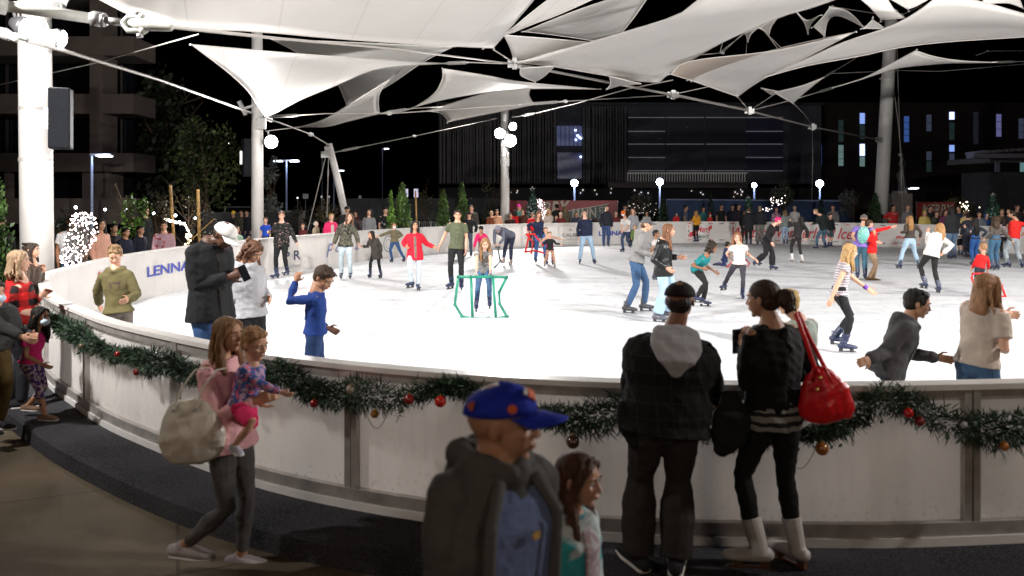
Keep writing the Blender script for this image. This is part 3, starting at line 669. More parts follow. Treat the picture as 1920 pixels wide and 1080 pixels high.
barrier_text('festival_logo', 'small dark street words beneath red slanted word on far barrier', 'MAIN ST', 1311, 1330, *FAR, .40, .22, (.03,.1,.09), bold=.02, off=-.02)
barrier_text('festival_logo', 'second small red word on right barrier by ripped jeans girl', 'Merry', 1680, 1712, *FAR, .52, .34, red, shear=.3, bold=.02, off=-.02)
barrier_text('sponsor_name', 'small black words on right barrier near ripped jeans girl', 'The Rink', 1676, 1692, *FAR, .26, .18, dk, off=-.02)
barrier_text('sponsor_name', 'tiny grey mark on barrier right of red pointing arm', 'USER', 1652, 1666, *FAR, .56, .48, (.45,.45,.45), off=-.02)
barrier_text('sponsor_name', 'tiny grey mark on barrier left of the red ice rink words', 'USER', 1356, 1367, *FAR, .6, .5, (.5,.5,.5), off=-.02)
q = s_at_px(727, *LFT); cc_ = at(q)-outn(q)*.02+V3(0,0,.52); g = M(); tq = tan(q)
for ra_, rb_ in ((.30, .27), (.17, .155)):
    vs = []
    for i in range(40): a = 2*math.pi*i/40; vs += [cc_+tq*math.cos(a)*ra_+V3(0,0,math.sin(a)*ra_), cc_+tq*math.cos(a)*rb_+V3(0,0,math.sin(a)*rb_)]
    g.add(vs, [(2*i, 2*i+1, (2*i+3) % 80, (2*i+2) % 80) for i in range(40)])
o = g.obj('round_emblem', mat('ink_grey', (.12,.13,.18), .5), None, cc_); tag(o, 'round ring shaped sponsor emblem behind the masked boy in olive jacket', 'emblem')
q = s_at_px(1069, *FAR); cc_ = at(q)-outn(q)*.02+V3(0,0,.68); tq = tan(q)*(1 if tan(q)[0] > 0 else -1); g = M(); g.add([cc_-tq*.09, cc_+tq*.09, cc_+V3(0,0,.13)], [(0,1,2)]); o = g.obj('mountain_emblem', mat('ink_sand', (.45,.4,.32), .5), None, cc_); tag(o, 'small sand coloured triangle mark above the thin dark capitals', 'emblem')
# banner vinyl with candy dash border
sa, sb = s_at_px(1284, *FAR), s_at_px(1745, *FAR)
g = M(); vs = []; fs = []; n = 60
for i in range(n+1):
    q = sa+(sb-sa)*i/n; p = at(q)-outn(q)*.012; vs += [p+V3(0,0,.13), p+V3(0,0,.99)]
for i in range(n): fs.append((2*i, 2*i+1, 2*i+3, 2*i+2))
g.add(vs, fs); bn = g.obj('rink_banner', mat('banner_vinyl', (.62,.58,.55), .45, .03, 2), None, at((sa+sb)/2)); tag(bn, 'long cream banner with red and dark dash border on far barrier', 'banner')
for ci, cc in enumerate((red, (.02,.09,.08))):
    g = M(); i = 0; q = sa+.1
    while q < sb-.3:
        if i % 2 == ci:
            for z in (.95, .16):
                vs = []
                for k_ in range(4):
                    qq = q+.22*k_/3; p = at(qq)-outn(qq)*.02; vs += [p+V3(0,0,z-.018), p+V3(0,0,z+.018)]
                g.add(vs, [(2*k_, 2*k_+1, 2*k_+3, 2*k_+2) for k_ in range(3)])
        q += .52; i += 1
    for k_ in range(3):
        if (k_ % 2) == ci:
            p = at(sa+.15)-outn(sa)*.02; t = tan(sa); z = .32+.22*k_; g.add([p+V3(0,0,z), p+t*.05+V3(0,0,z), p+t*.05+V3(0,0,z+.1), p+V3(0,0,z+.1)], [(0,1,2,3)])
    g.obj('border_dashes', mat('dash%d' % ci, cc, .5), bn, at((sa+sb)/2))
# ribbon behind the small logo
g = M(); 
def rib(xa, xb, za, zb, sk_=0):
    global g
    a_, b_ = s_at_px(xa, *FAR), s_at_px(xb, *FAR); pa, pb = at(a_)-outn(a_)*.017, at(b_)-outn(b_)*.017; g.add([pa+V3(0,0,za), pb+V3(0,0,za+sk_), pb+V3(0,0,zb+sk_), pa+V3(0,0,zb)], [(0,1,2,3)])
for ra_ in ((1293, 1306, .28, .52, .1), (1328, 1335, .62, .8, .08)): g = M(); rib(*ra_); g.obj('logo_ribbon', mat('ink%.2f%.2f%.2f' % red, red, .5), bn, at((sa+sb)/2))

# ---- garland on the near rail
gr = root('christmas_garland', 'dark green pine garland with baubles swagged along the near rail', 'garland', at(4.))
g = M(); GO = at(4.); s0, s1 = -5.6, s_at_px(112, sC[5], sC[7]); L_ = s1-s0; q = s0; nsw = max(1, round((L_)/2.02)); gy = random.Random(3)
GX = (88,120,200,250,330,440,550,600,650,750,850,900,1020,1080,1150,1250,1400,1520,1640,1700,1800,1850,1920)
GZ = (.74,.78,.72,.70,.74,.70,.84,.76,.73,.78,.86,.84,.72,.70,.80,.74,.66,.66,.88,.80,.69,.66,.68)
def gline(q):
    u = ((q-sp)/2.02) % 1.0; sag = .10*4*u*(1-u)
    p = at(q); x = p[0]/p[1]*F+CX; zz = np.interp(x, GX, GZ) if q > -1.2 else .7+.08*math.sin(q*3)
    return p+outn(q)*(.13+.02*math.sin(q*5))+V3(0, 0, zz+.018*math.sin(q*9))
while q < s1:
    c = gline(q); t = tan(q); thick = .96+.4*math.sin(q*3.1)+.22*math.sin(q*7.7)
    dn_ = noise.noise(Vector((q*2.6, 3.1, 0)))
    if gy.random() < .10:
        o = outn(q); d0_ = nrm(o*gy.uniform(-.2,.8)+V3(0,0,gy.uniform(-1,.9))+t*gy.uniform(-.9,.9)); e0 = c+d0_*gy.uniform(.11,.2); g.cur = 1
        for k_ in range(16): b1 = c+(e0-c)*(.3+.7*k_/16); d1_ = nrm(d0_*.5+V3(gy.uniform(-1,1), gy.uniform(-1,1), gy.uniform(-1,1))); s1_ = nrm(np.cross(d1_, o+t*.3))*.004; g.add([b1-s1_, b1+s1_, b1+d1_*.045], [(0,1,2)])
    if gy.random() < .5:
        for _k in range(3):
            o = outn(q); b1 = c+o*gy.uniform(.02,.08)+V3(0,0,gy.uniform(-.09,.07))+t*gy.uniform(-.04,.04); d1_ = nrm(V3(gy.uniform(-1,1), gy.uniform(-1,1), gy.uniform(-1,.6))); s1_ = nrm(np.cross(d1_, V3(gy.random(), gy.random(), gy.random())))*.011; g.cur = 2; g.add([b1, b1+d1_*.02+s1_, b1+d1_*.045, b1+d1_*.02-s1_], [(0,1,2,3)])
    for _ in range(int(62+75*dn_)):
        a = gy.uniform(0, 6.28); rr = gy.uniform(.01, .075)*thick; o = outn(q)
        b0 = c+o*math.cos(a)*rr*.8+V3(0,0,1)*math.sin(a)*rr+t*gy.uniform(-.05, .05)
        dr = nrm(o*math.cos(a)*.8+V3(0,0,1)*(math.sin(a)*.9-.25)+t*gy.uniform(-1.2, 1.2)); ln = gy.uniform(.04, .085)
        sdv = nrm(np.cross(dr, V3(gy.uniform(-1,1), gy.uniform(-1,1), gy.uniform(-1,1))))*gy.uniform(.0018, .005)
        g.cur = gy.choice((0, 0, 0, 1, 2))
        g.add([b0-sdv, b0+sdv, b0+dr*ln*.6+sdv*.9, b0+dr*ln, b0+dr*ln*.6-sdv*.9], [(0,1,2,3,4)])
    q += .026
for q, drop in ((5.9, .2), (8.6, .22), (11.1, .2)):        # loose hanging sprigs
    for _ in range(90):
        z = gy.random(); b0 = gline(q)+tan(q)*(gy.uniform(-.04, .04)-z*.1)-V3(0, 0, z*drop+.05); dr = nrm(V3(gy.uniform(-.7,.7), gy.uniform(-.3,.3), -.8)); sdv = tan(q)*.004; g.add([b0-sdv, b0+sdv, b0+dr*.06], [(0,1,2)])
g.obj('foliage', [mat('pine_dark', (.008,.027,.010), .6, .3, 20), mat('pine_mid', (.02,.055,.018), .6, .3, 20), mat('eucalyptus', (.04,.09,.05), .6, .3, 20)], gr, GO)
for q in (1.5, 4.2, 9.7): 
    g = M(); pts = [gline(q)+tan(q)*(.22*u-.1)-V3(0, 0, .05+.17*math.sin(u*3.1)) for u in np.linspace(0, 1, 12)]; g.tube(pts, .0022, 5); g.obj('wire', mat('dark_wire', (.02,.02,.02), .5), gr, GO)
def gpx(x): return s_at_px(x, 0, sC[7])
for x, dz, col, r_ in ((848, -.06, (.5,.015,.008), .038), (795, .0, (.22,.01,.01), .035), (1083, -.08, (.06,.025,.015), .042), (622, -.03, (.3,.01,.01), .03), (303, -.06, (.6,.01,.01), .022), (305, -.05, (.25,.01,.01), .03), (1670, -.03, (.5,.01,.01), .03), (1834, -.05, (.4,.13,.02), .028), (1765, .03, (.4,.4,.42), .02), (735, -.07, (.25,.1,.01), .028), (1895, .0, (.3,.01,.01), .035), (1515, -.04, (.3,.1,.02), .04), (1395, -.05, (.3,.02,.02), .04), (690, .05, (.3,.25,.2), .03), (1880, -.12, (.35,.35,.2), .03), (1690, -.05, (.2,.01,.01), .03), (262, .02, (.3,.01,.01), .025), (200, .0, (.2,.15,.1), .025)):
    q = gpx(x) if x < 1920 else 0; p = gline(q)+outn(q)*.085+V3(0, 0, dz*1.2-.01); g = M(); g.ball(p, r_, 16, 10); bb = g.obj('bauble', mat('glass%.2f%.2f' % (col[0], col[1]), col, .15, .05, spec=.8), gr, GO, True)
    g = M(); g.sweep([p+V3(0,0,r_*.9), p+V3(0,0,r_*1.3)], [r_*.25]*2, None, (1,0,0), 8, 'flat'); g.obj('bauble_cap', mat('gold', (.5,.33,.1), .3, metal=.9), bb, GO)

# ---- masts
def mast(label, x, d, yt, yb_z, r0, r1, xt=None, fl=True):
    b = W(x, Y0, d); b[2] = yb_z; t = W(x if xt is None else xt, yt, d); o = root('canopy_mast', label, 'mast', b, 'white masts holding the shade canopy'); g = M()
    g.sweep([b, b*.5+t*.5, t], [r0, (r0+r1)/2, r1], None, (1,0,0), 28, 'flat'); g.obj('pole', white, o, b, True)
    g = M(); g.sweep([b, b+V3(0,0,.06)], [r0*1.5]*2, None, (1,0,0), 24, 'flat'); g.obj('base_plate', galv, o, b)
    return o, b, t
m1, b1, t1 = mast('thick white mast at the far left with two glowing floodlights', 71, 14.2, -60, ZP, .265, .265, xt=64)
g = M()
for y in (205, 300):
    p = W(67, y, 14.2); g.sweep([p-V3(0,0,.03), p+V3(0,0,.03)], [.272]*2, None, (1,0,0), 28, 'flat')
g.obj('strap_band', mat('band', (.45,.42,.4), .5), m1, b1)
g = M(); p = W(64, 8, 14.2); g.beam(p+V3(.2,-.1,.15), p+V3(.62,-.1,-.05), .03, .32); g.obj('gusset_plate', white, m1, b1)
g = M(); p = W(110, 14, 14.0); g.sweep([p-V3(0,.06,0), p+V3(0,.06,0)], [.1]*2, None, (1,0,0), 18, 'flat'); g.sweep([p-V3(0,.09,0), p-V3(0,.06,0)], [.045]*2, None, (1,0,0), 14, 'flat'); g.obj('pin', galv, m1, b1)
m2, b2, t2 = mast('white mast between left spectators carrying a sail corner', 483, 26., 60, ZP, .2, .17, xt=482)
g = M(); p = W(486, 232, 25.8); g.box(p+V3(.06,0,0), (.3, .12, .35)); g.obj('corner_bracket', galv, m2, b2); g = M(); g.box(W(470, 200, 25.8), (.5,.08,.08), [nrm(V3(1,0,.3)), V3(0,1,0), nrm(V3(-.3,0,1))]); g.box(W(455, 203, 25.8), (.12,.12,.5), [nrm(V3(1,0,.5)), V3(0,1,0), nrm(V3(-.5,0,1))]); g.obj('bracket', galv, m2, b2)
m3, b3, t3 = mast('slim white mast at centre with a cluster of bright floodlights', 946, 39., 206, ZP, .2, .19)
g = M()
for y0_, y1_, xx in ((285, 312, 952), (335, 400, 952), (216, 228, 947)):
    a_, b_ = W(xx, y0_, 38.85), W(xx, y1_, 38.85); g.box((a_+b_)/2, (.14, .1, abs(a_[2]-b_[2])))
g.obj('conduit_box', white, m3, b3)
m4, b4, t4 = mast('leaning white mast at right in front of the slit window building', 1648, 44., 20, ZP, .36, .33, xt=1672)
g = M()
for y in (135, 147): p = W(1662, y, 44.); g.sweep([p-V3(0,0,.03), p+V3(0,0,.03)], [.37]*2, None, (1,0,0), 24, 'flat')
g.obj('strap_band', mat('band', (.45,.42,.4), .5), m4, b4); g = M(); g.box(W(1648, 262, 43.6), (.35,.1,.25)); g.obj('cable_lug', galv, m4, b4)
# guyed strut
st = root('leaning_strut', 'short white strut leaning left and held by guy cables behind spectators', 'strut', W(655, 430, 33.)); SO = W(655, 430, 33.)
g = M(); g.sweep([W(652, 425, 33.), W(635, 345, 33.), W(617, 270, 33.)], [.14, .15, .13], None, (1,0,0), 16, 'flat'); g.obj('pole', white, st, SO, True)
g = M(); g.box(W(615, 285, 32.9), (.25,.12,.45)); g.box(W(606, 290, 32.9), (.16,.1,.25)); g.obj('bracket', galv, st, SO)
for (xa, ya), (xb, yb) in (((611, 292), (577, 432)), ((616, 295), (613, 408))):
    g = M(); g.tube([W(xa, ya, 32.9), W(xb, yb, 32.5)], .02, 6); c0 = W(xa*.75+xb*.25, ya*.75+yb*.25, 32.8); g.tube([W(xa*.8+xb*.2, ya*.8+yb*.2, 32.85), W(xa*.68+xb*.32, ya*.68+yb*.32, 32.8)], .035, 6); g.obj('guy_cable', cable_m, st, SO)

# ---- loudspeakers hung on masts
def speaker(label, x, y0, y1, d, wd, dp, rz):
    a_, b_ = W(x, y0, d), W(x, y1, d); c = (a_+b_)/2; hh = abs(a_[2]-b_[2]); ax = [V3(math.cos(rz), math.sin(rz), 0), V3(-math.sin(rz), math.cos(rz), 0), V3(0,0,1)]
    o = root('loudspeaker', label, 'speaker', c, 'column loudspeakers on the masts'); g = M(); g.box(c, (wd, dp, hh), ax); bx = g.obj('cabinet', mat('speaker_black', (.01,.01,.012), .6, .1, 8, spec=.1), o, c); md = bx.modifiers.new('b', 'BEVEL'); md.width = .03; md.segments = 3
    g = M(); g.box(c-ax[1]*(dp/2+.006), (wd*.88, .012, hh*.94), ax); g.obj('grille', mat('grille', (.014,.015,.018), .8, .3, 60, spec=.05), o, c)
    g = M(); g.box(c-ax[0]*(wd/2+.04), (.1, .08, hh*.35), ax); g.obj('bracket', galv, o, c)
speaker('tall black loudspeaker strapped to the thick left mast', 114, 166, 280, 13.9, .34, .36, .35)
speaker('slim black loudspeaker hanging left of the second mast', 462, 260, 332, 26., .24, .3, .5)

# ---- floodlights
def lampspot(name, loc, tgt, W_, size, rad=.12, col=(1, .955, .91), blend=.6):
    l = bpy.data.lights.new(name, 'SPOT'); l.energy = W_; l.color = col; l.spot_size = R(size); l.spot_blend = blend; l.shadow_soft_size = rad
    o = bpy.data.objects.new(name, l); C.objects.link(o); o.location = tuple(loc); dr = Vector(tuple(np.array(tgt, float)-np.array(loc, float))); o.rotation_euler = dr.to_track_quat('-Z', 'Y').to_euler(); return o
lens_m = mat('lit_lens', (1, 1, 1), .3, 0, emit=(.95,.96,1.), es=45)
def flood(label, p, tgt, rad, watt, size=150, lit=True):
    p = np.array(p, float); t = nrm(np.array(tgt, float)-p); o = root('floodlight', label, 'floodlight', p, 'floodlights on the masts'); g = M()
    g.sweep([p-t*rad*1.3, p-t*rad*.4, p+t*.02], [rad*.5, rad*.95, rad*1.05], None, (.1,.2,.9), 20, 'flat'); g.obj('housing', mat('lamp_grey', (.3,.3,.31), .4, metal=.5), o, p, True)
    g = M(); g.ell(p+t*.03, [nrm(np.cross(t, V3(0,0,1)))*rad*.95, nrm(np.cross(np.cross(t, V3(0,0,1)), t))*rad*.95, t*rad*.55], 20, 8); g.obj('lens', lens_m, o, p, True)
    g = M(); g.tube([p-t*rad*.8+V3(0,0,0), p-t*rad*1.2+V3(0,0,rad*1.5)], rad*.14, 6); g.obj('yoke', galv, o, p)
    if watt: lampspot('flood_lamp', p+t*(rad*.7+.05), tgt, watt, size, rad)
CEN = V3(5, 21, 0)
flood('round floodlight in front of the thick left mast', W(45, 50, 13.7), (2, 14, 1.), .17, KW*.7)
flood('round floodlight just right of the thick left mast', W(111, 73, 14.), (6, 20, 1.), .17, KW*1.6)
flood('round floodlight below the sail corner on the second mast', W(508, 266, 25.9), (3, 12, 1.), .22, KW*1.6)
flood('upper floodlight of the centre mast cluster', W(961, 237, 38.8), (10, 20, 1.), .2, KW*1.0)
flood('left floodlight of the centre mast cluster', W(937, 250, 38.7), (-3, 15, 1.), .26, KW*1.6)
flood('lower floodlight of the centre mast cluster', W(957, 264, 38.7), (4, 14, 1.), .3, KW*3.6)
# uplights that wash the sails
for x, y, d, tx, ty, td, wt in ((500, 232, 25.4, 520, 100, 22, 700), (946, 214, 38.2, 900, 170, 33, 1300), (946, 214, 38.2, 1010, 150, 31, 900), (75, 60, 13.6, 500, 20, 15, 2600)):
    lampspot('sail_uplight', W(x, y, d), W(tx, ty, td), wt, 100, .08, (.93, .95, 1.))
# ---- masts of the canopy beyond the frame carry the same floodlights
for lb, X_, Y_, H_, tg_, wt in (('white canopy mast outside the frame on the right', 22.5, 13., 6.6, (6, 18, 1), 3.0), ('white canopy mast outside the frame on the near left', -7.5, 4.2, 6.2, (1, 15, 1), 1.6), ('white canopy mast outside the frame on the near right', 11., 3.6, 6.4, (1, 16, 1), 3.4)):
    b = V3(X_, Y_, ZP); o = root('canopy_mast', lb, 'mast', b, 'white masts holding the shade canopy'); g = M(); g.sweep([b, b+V3(0,0,7.)], [.25, .2], None, (1,0,0), 24, 'flat'); g.obj('pole', white, o, b, True)
    p = V3(X_, Y_, H_)+nrm(V3(tg_[0]-X_, tg_[1]-Y_, 0))*.35
    flood('floodlight on the '+lb.replace('white canopy mast ', 'mast '), p, tg_, .2, KW*wt, 112)
    lampspot('sail_uplight', p+V3(0,0,.5), (p[0]*.3+2, 17, 7.5), 8500, 130, .1, (1,.98,.96))  # unseen spot without a fixture, added to brighten the sails

# ---- shade sails
def sailfn(nt, tc, mx, out):
    wv = nt.nodes.new('ShaderNodeTexWave'); wv.inputs['Scale'].default_value = 60; wv.inputs['Distortion'].default_value = .6; nt.links.new(tc.outputs['Object'], wv.inputs['Vector'])
    out = mixc(nt, mathn(nt, 'MULTIPLY', wv.outputs['Fac'], .08), out, (.4,.38,.35)); o = sepx(nt, tc); u = mathn(nt, 'FRACT', mathn(nt, 'MULTIPLY', mathn(nt, 'ADD', o[0], mathn(nt, 'MULTIPLY', o[1], .35)), .62))
    return mixc(nt, mathn(nt, 'MULTIPLY', mathn(nt, 'LESS_THAN', u, .022), .22), out, (.35,.33,.31))
def sailmat(nm, c, tr):
    m = mat(nm, c, .6, .04, .7, .12, 3, fn=sailfn, spec=.3); nt = m.node_tree; b = nt.nodes['Principled BSDF']; t = nt.nodes.new('ShaderNodeBsdfTranslucent'); t.inputs[0].default_value = (*c, 1)
    mx = nt.nodes.new('ShaderNodeMixShader'); mx.inputs[0].default_value = tr; nt.links.new(b.outputs[0], mx.inputs[1]); nt.links.new(t.outputs[0], mx.inputs[2]); nt.links.new(mx.outputs[0], nt.nodes['Material Output'].inputs[0]); return m
SW = sailmat('sail_cloth', (.86,.835,.80), .3); SB = sailmat('sail_beige', (.55,.46,.39), .3); SG = sailmat('sail_less_lit', (.6,.59,.57), .35)  # grey copy of the cloth colour stands in for weaker light
def zd(x, y, z): return F*(z-HC)/(Y0-y)
def sail(label, cs, mids, m=None, bulge=0.):
    """corners (x, y, height) on the sight lines; mids: points each edge passes through"""
    n = 14; k = len(cs); E_ = []
    cp = [W(x, y, zd(x, y, z)) if len(rest) == 0 else W(x, y, rest[0]) for x, y, z, *rest in cs]
    for i in range(k):
        a, b = cp[i], cp[(i+1) % k]; pts = [a]
        L0 = math.hypot(cs[(i+1) % k][0]-cs[i][0], cs[(i+1) % k][1]-cs[i][1])
        for (x, y) in mids[i]:
            t = math.hypot(x-cs[i][0], y-cs[i][1]); t2 = math.hypot(x-cs[(i+1) % k][0], y-cs[(i+1) % k][1]); t = t/(t+t2)
            d = 1/((1-t)/a[1]+t/b[1]); pts.append(W(x, y, d))
        pts.append(b); cr = catmull(pts, False, 12)
        # resample evenly
        ln = [0.]
        for j in range(len(cr)-1): ln.append(ln[-1]+np.linalg.norm(cr[j+1]-cr[j]))
        ln = np.array(ln); cr = np.array(cr); tt = np.linspace(0, ln[-1], n+1); E_.append(np.stack([np.interp(tt, ln, cr[:, c]) for c in range(3)], 1))
    if k == 3: E_ = [E_[0], E_[1], E_[2], np.repeat(cp[0][None], n+1, 0)]; 
    b0, r0, t0, l0 = E_[0], E_[1], E_[2][::-1], E_[3][::-1]
    c00, c10, c11, c01 = b0[0], b0[-1], t0[-1], t0[0]
    G = np.zeros((n+1, n+1, 3))
    for i in range(n+1):
        u = i/n
        for j in range(n+1):
            v = j/n
            G[i, j] = (1-v)*b0[i]+v*t0[i]+(1-u)*l0[j]+u*r0[j]-((1-u)*(1-v)*c00+u*(1-v)*c10+u*v*c11+(1-u)*v*c01)
    g = M(); g.add(G.reshape(-1, 3), [(i*(n+1)+j, (i+1)*(n+1)+j, (i+1)*(n+1)+j+1, i*(n+1)+j+1) for i in range(n) for j in range(n)])
    O = G.reshape(-1, 3).mean(0); rt = root('shade_sail', label, 'shade sail', O, 'tensioned fabric sails over the rink')
    bm = bmesh.new(); me = g.obj('fabric', m or SW, rt, O, True); bm.from_mesh(me.data); bmesh.ops.remove_doubles(bm, verts=bm.verts, dist=.0005); bm.to_mesh(me.data); bm.free(); me.data.shade_smooth()
    md = me.modifiers.new('t', 'SOLIDIFY'); md.thickness = .006
    g = M()
    for e in E_[:k]:
        sz = max(.007, e[:, 1].mean()*.0006); g.tube(list(e), sz, 6)
    e_small = abs(cs[1][0]-cs[0][0]) < 22 and k == 3
    g.obj('edge_webbing', mat('webbing', (.6,.56,.52), .6), rt, O)
    for i in range(k):
        if cs[i][1] < -20 or (e_small and i): continue
        g = M()
        c = cp[i]; c_in = G.reshape(-1, 3).mean(0); u = nrm(c-c_in); q = max(.03, c[1]*.0022); g.beam(c-u*q, c+u*q*2., q*.9, q*.3); g.ball(c+u*q*1.8, q*.5, 8, 6)
        g.obj('corner_plate', galv, rt, O)
    return rt
Z6 = 6.
sail('largest white sail filling the top left with a bright lamp reflection', [(150,-20,5.3),(925,90,Z6),(1120,-160,6.6),(380,-420,6.2)], [[(190,1),(245,28),(330,51),(480,59),(640,73),(800,84)], [(965,42),(1010,-12)], [], []])
sail('white sail hanging from the second mast with a vertical streak of light', [(360,84,4.9),(499,219,4.75),(832,119,6.0)], [[(433,140),(467,173),(481,194)], [(513,214),(563,187),(635,158),(713,128)], [(600,104)]])
sail('greyed translucent sail in weaker light behind the second mast sail', [(508,73,6.4),(650,196,6.0),(848,88,6.6)], [[(560,100),(625,145)], [(720,165),(790,118)], []], SG)
sail('narrow white sail with a low pointed left tip below the grey one', [(562,238,4.9),(711,213,5.3),(731,149,5.6)], [[(613,237),(653,227)], [(709,190),(714,170)], [(713,160),(658,194),(605,225)]])
sail('white sail with a rounded dark opening at its left above centre mast', [(776,201,5.6),(1120,167,5.9),(830,129,5.7)], [[(830,187),(920,172),(1000,166)], [(980,154),(913,142)], [(829,150),(812,178)]])
sail('lowest white sail catching bright light above the centre mast', [(798,208,5.6),(839,229,5.5),(1001,196,5.6),(994,166,5.9)], [[(824,211),(836,221)], [(947,207)], [(992,180)], [(920,173),(845,194)]])
sail('widest bright sail sweeping up right across the centre', [(972,117,Z6),(1236,154,Z6),(1640,-30,6.6),(1330,-30,6.6)], [[(1040,125),(1127,140),(1200,152)], [(1260,133),(1293,115),(1353,80),(1460,33),(1533,11)], [], [(1280,23),(1160,63),(1040,97)]])
sail('thin white wedge sail between two dark gaps at top centre', [(949,63,6.6),(1135,-12,6.9),(1045,-14,6.9)], [[(1040,30)], [], [(995,25)]])
sail('pale sail with small lamp glints at top centre', [(984,59,6.7),(1112,76,6.5),(1164,64,6.5),(1232,-30,7.2),(1170,-30,7.2)][:3]+[(1232,-30,7.2)], [[(1050,67)], [], [(1192,28)], [(1080,20)]], SG)
sail('small pinkish white sail tucked under the top centre gap', [(945,66,6.4),(965,118,6.1),(1130,82,6.4)], [[(957,90)], [(1050,99)], [(1035,73)]])
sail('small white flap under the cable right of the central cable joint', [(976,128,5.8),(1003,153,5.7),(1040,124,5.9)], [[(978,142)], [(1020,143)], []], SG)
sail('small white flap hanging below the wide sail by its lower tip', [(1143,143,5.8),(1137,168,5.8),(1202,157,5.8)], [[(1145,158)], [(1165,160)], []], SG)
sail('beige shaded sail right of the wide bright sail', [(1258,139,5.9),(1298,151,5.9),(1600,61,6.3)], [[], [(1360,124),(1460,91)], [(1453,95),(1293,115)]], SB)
sail('bright sail pointing up right from its low centre right tip', [(1294,150,5.9),(1383,181,5.8),(1600,61,6.3)], [[(1343,167)], [(1407,163),(1440,143),(1507,110)], [(1460,91),(1360,123)]])
sail('long bright sail running off the right edge', [(1440,143,6.0),(1960,67,7.4),(1990,46,7.6),(1752,-2,7.2)], [[(1513,123),(1613,105),(1680,90),(1780,78)], [], [(1920,26),(1820,-1)], [(1713,27),(1663,52),(1580,80),(1513,110)]])
sail('manta shaped sail peaking just right of the leaning mast', [(1567,163,6.2),(1862,117,6.8),(1717,95,6.9)], [[(1620,147),(1703,119),(1780,118)], [(1800,114),(1750,106)], [(1663,124),(1620,146)]])
sail('small white triangle sail above the hanging cable clamp', [(1452,173,5.9),(1487,193,5.8),(1541,147,6.1)], [[(1470,184)], [(1510,172)], [(1500,162)]])
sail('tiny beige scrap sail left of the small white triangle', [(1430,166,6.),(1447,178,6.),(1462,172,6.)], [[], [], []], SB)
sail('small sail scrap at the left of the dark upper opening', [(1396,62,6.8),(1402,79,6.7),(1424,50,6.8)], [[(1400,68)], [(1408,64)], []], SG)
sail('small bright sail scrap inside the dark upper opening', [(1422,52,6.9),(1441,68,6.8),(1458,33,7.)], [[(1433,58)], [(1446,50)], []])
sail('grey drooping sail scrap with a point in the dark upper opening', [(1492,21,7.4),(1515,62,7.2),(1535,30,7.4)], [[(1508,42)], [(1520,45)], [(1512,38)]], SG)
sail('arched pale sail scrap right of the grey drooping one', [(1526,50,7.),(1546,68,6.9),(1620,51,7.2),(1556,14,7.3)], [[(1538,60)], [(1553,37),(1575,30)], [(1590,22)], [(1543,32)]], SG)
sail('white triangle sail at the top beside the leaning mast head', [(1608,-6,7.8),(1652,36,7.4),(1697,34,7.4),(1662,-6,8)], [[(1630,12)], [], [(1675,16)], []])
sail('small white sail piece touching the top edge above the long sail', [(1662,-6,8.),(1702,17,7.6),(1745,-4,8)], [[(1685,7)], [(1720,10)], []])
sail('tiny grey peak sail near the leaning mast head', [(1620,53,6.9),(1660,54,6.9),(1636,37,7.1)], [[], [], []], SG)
sail('arched white sail at the top right corner', [(1840,8,8.2),(1918,15,8.2),(1900,-30,8.8),(1860,-30,8.8)], [[(1862,6),(1892,6)], [], [], []])

# ---- cables
def cable(label, pts, r, clamps=(), turn=None, name='canopy_cable'):
    P_ = [W(x, y, zd(x, y, z)) if z > 0 else W(x, y, -z) for x, y, z in pts]; O = P_[0]; o = root(name, label, 'cable', O, 'steel cables of the canopy'); g = M(); g.tube(P_, r, 8); g.obj('wire_rope', cable_m, o, O, True)
    for i in clamps:
        g = M(); p = P_[i]; k = r*3.2; g.ball(p, k*.8, 10, 6); g.box(p, (k*3, k*.6, k*1.6)); g.box(p+V3(0, -k*.5, 0), (k, k, k*2.4)); g.obj('clamp', galv, o, O)
    if turn:
        for (i, t0_, t1_) in turn:
            a_, b_ = P_[i], P_[i+1]; p, q = a_*(1-t0_)+b_*t0_, a_*(1-t1_)+b_*t1_; g = M(); sdv = nrm(np.cross(q-p, V3(0,1,0)))*r*2.2
            g.tube([p, p+(q-p)*.08+sdv, p+(q-p)*.92+sdv, q], r*.9, 6); g.tube([p, p+(q-p)*.08-sdv, p+(q-p)*.92-sdv, q], r*.9, 6); g.tube([p-(q-p)*.1, p], r*1.7, 8); g.tube([q, q+(q-p)*.1], r*1.7, 8); g.obj('turnbuckle', galv, o, O)
    return o
D = lambda v: -v
cable('heavy ridge cable from the near shackle to the central joint', [(300,48,-7.6),(520,72,-11.5),(740,92,-16.),(965,120,-23.)], .02)
cable('thick straight cable falling from the left mast to the second mast', [(52,78,-13.2),(120,95,-14.2),(300,150,-18.5),(472,212,-25.8)], .035, turn=[])
cable('thin cable crossing the dark sky behind the left mast', [(-40,168,-20.),(180,118,-18.),(372,64,-15.5)], .012)
cable('ridge cable from the central joint down to the leaning right mast', [(965,120,-23.),(1262,178,-29.7),(1405,208,-34.5),(1523,238,-39.),(1648,262,-43.6)], .042, clamps=(0, 1, 2, 3))
cable('cable along the upper edge of the widest sail', [(965,120,-23.),(1080,92,-23.5),(1160,66,-25.)], .02, turn=[(1, .2, .7)])
cable('cable from the second mast through a long turnbuckle to the ridge', [(500,219,-25.8),(610,213,-25.),(730,213,-25.5),(940,199,-27.),(1060,190,-28.),(1262,178,-29.7)], .016, clamps=(2, 4), turn=[(0, .1, .55), (3, .3, .9)])
cable('short cable from the second mast down to the leaning strut', [(490,220,-25.8),(524,230,-27.),(583,252,-30.),(617,272,-33.)], .02, clamps=(2,), turn=[(0, .1, .6)])
cable('long thin cable rising from the strut past the centre mast', [(625,286,-33.),(777,255,-36.),(932,222,-38.8)], .016, clamps=(1,), turn=[(0, .1, .3)])
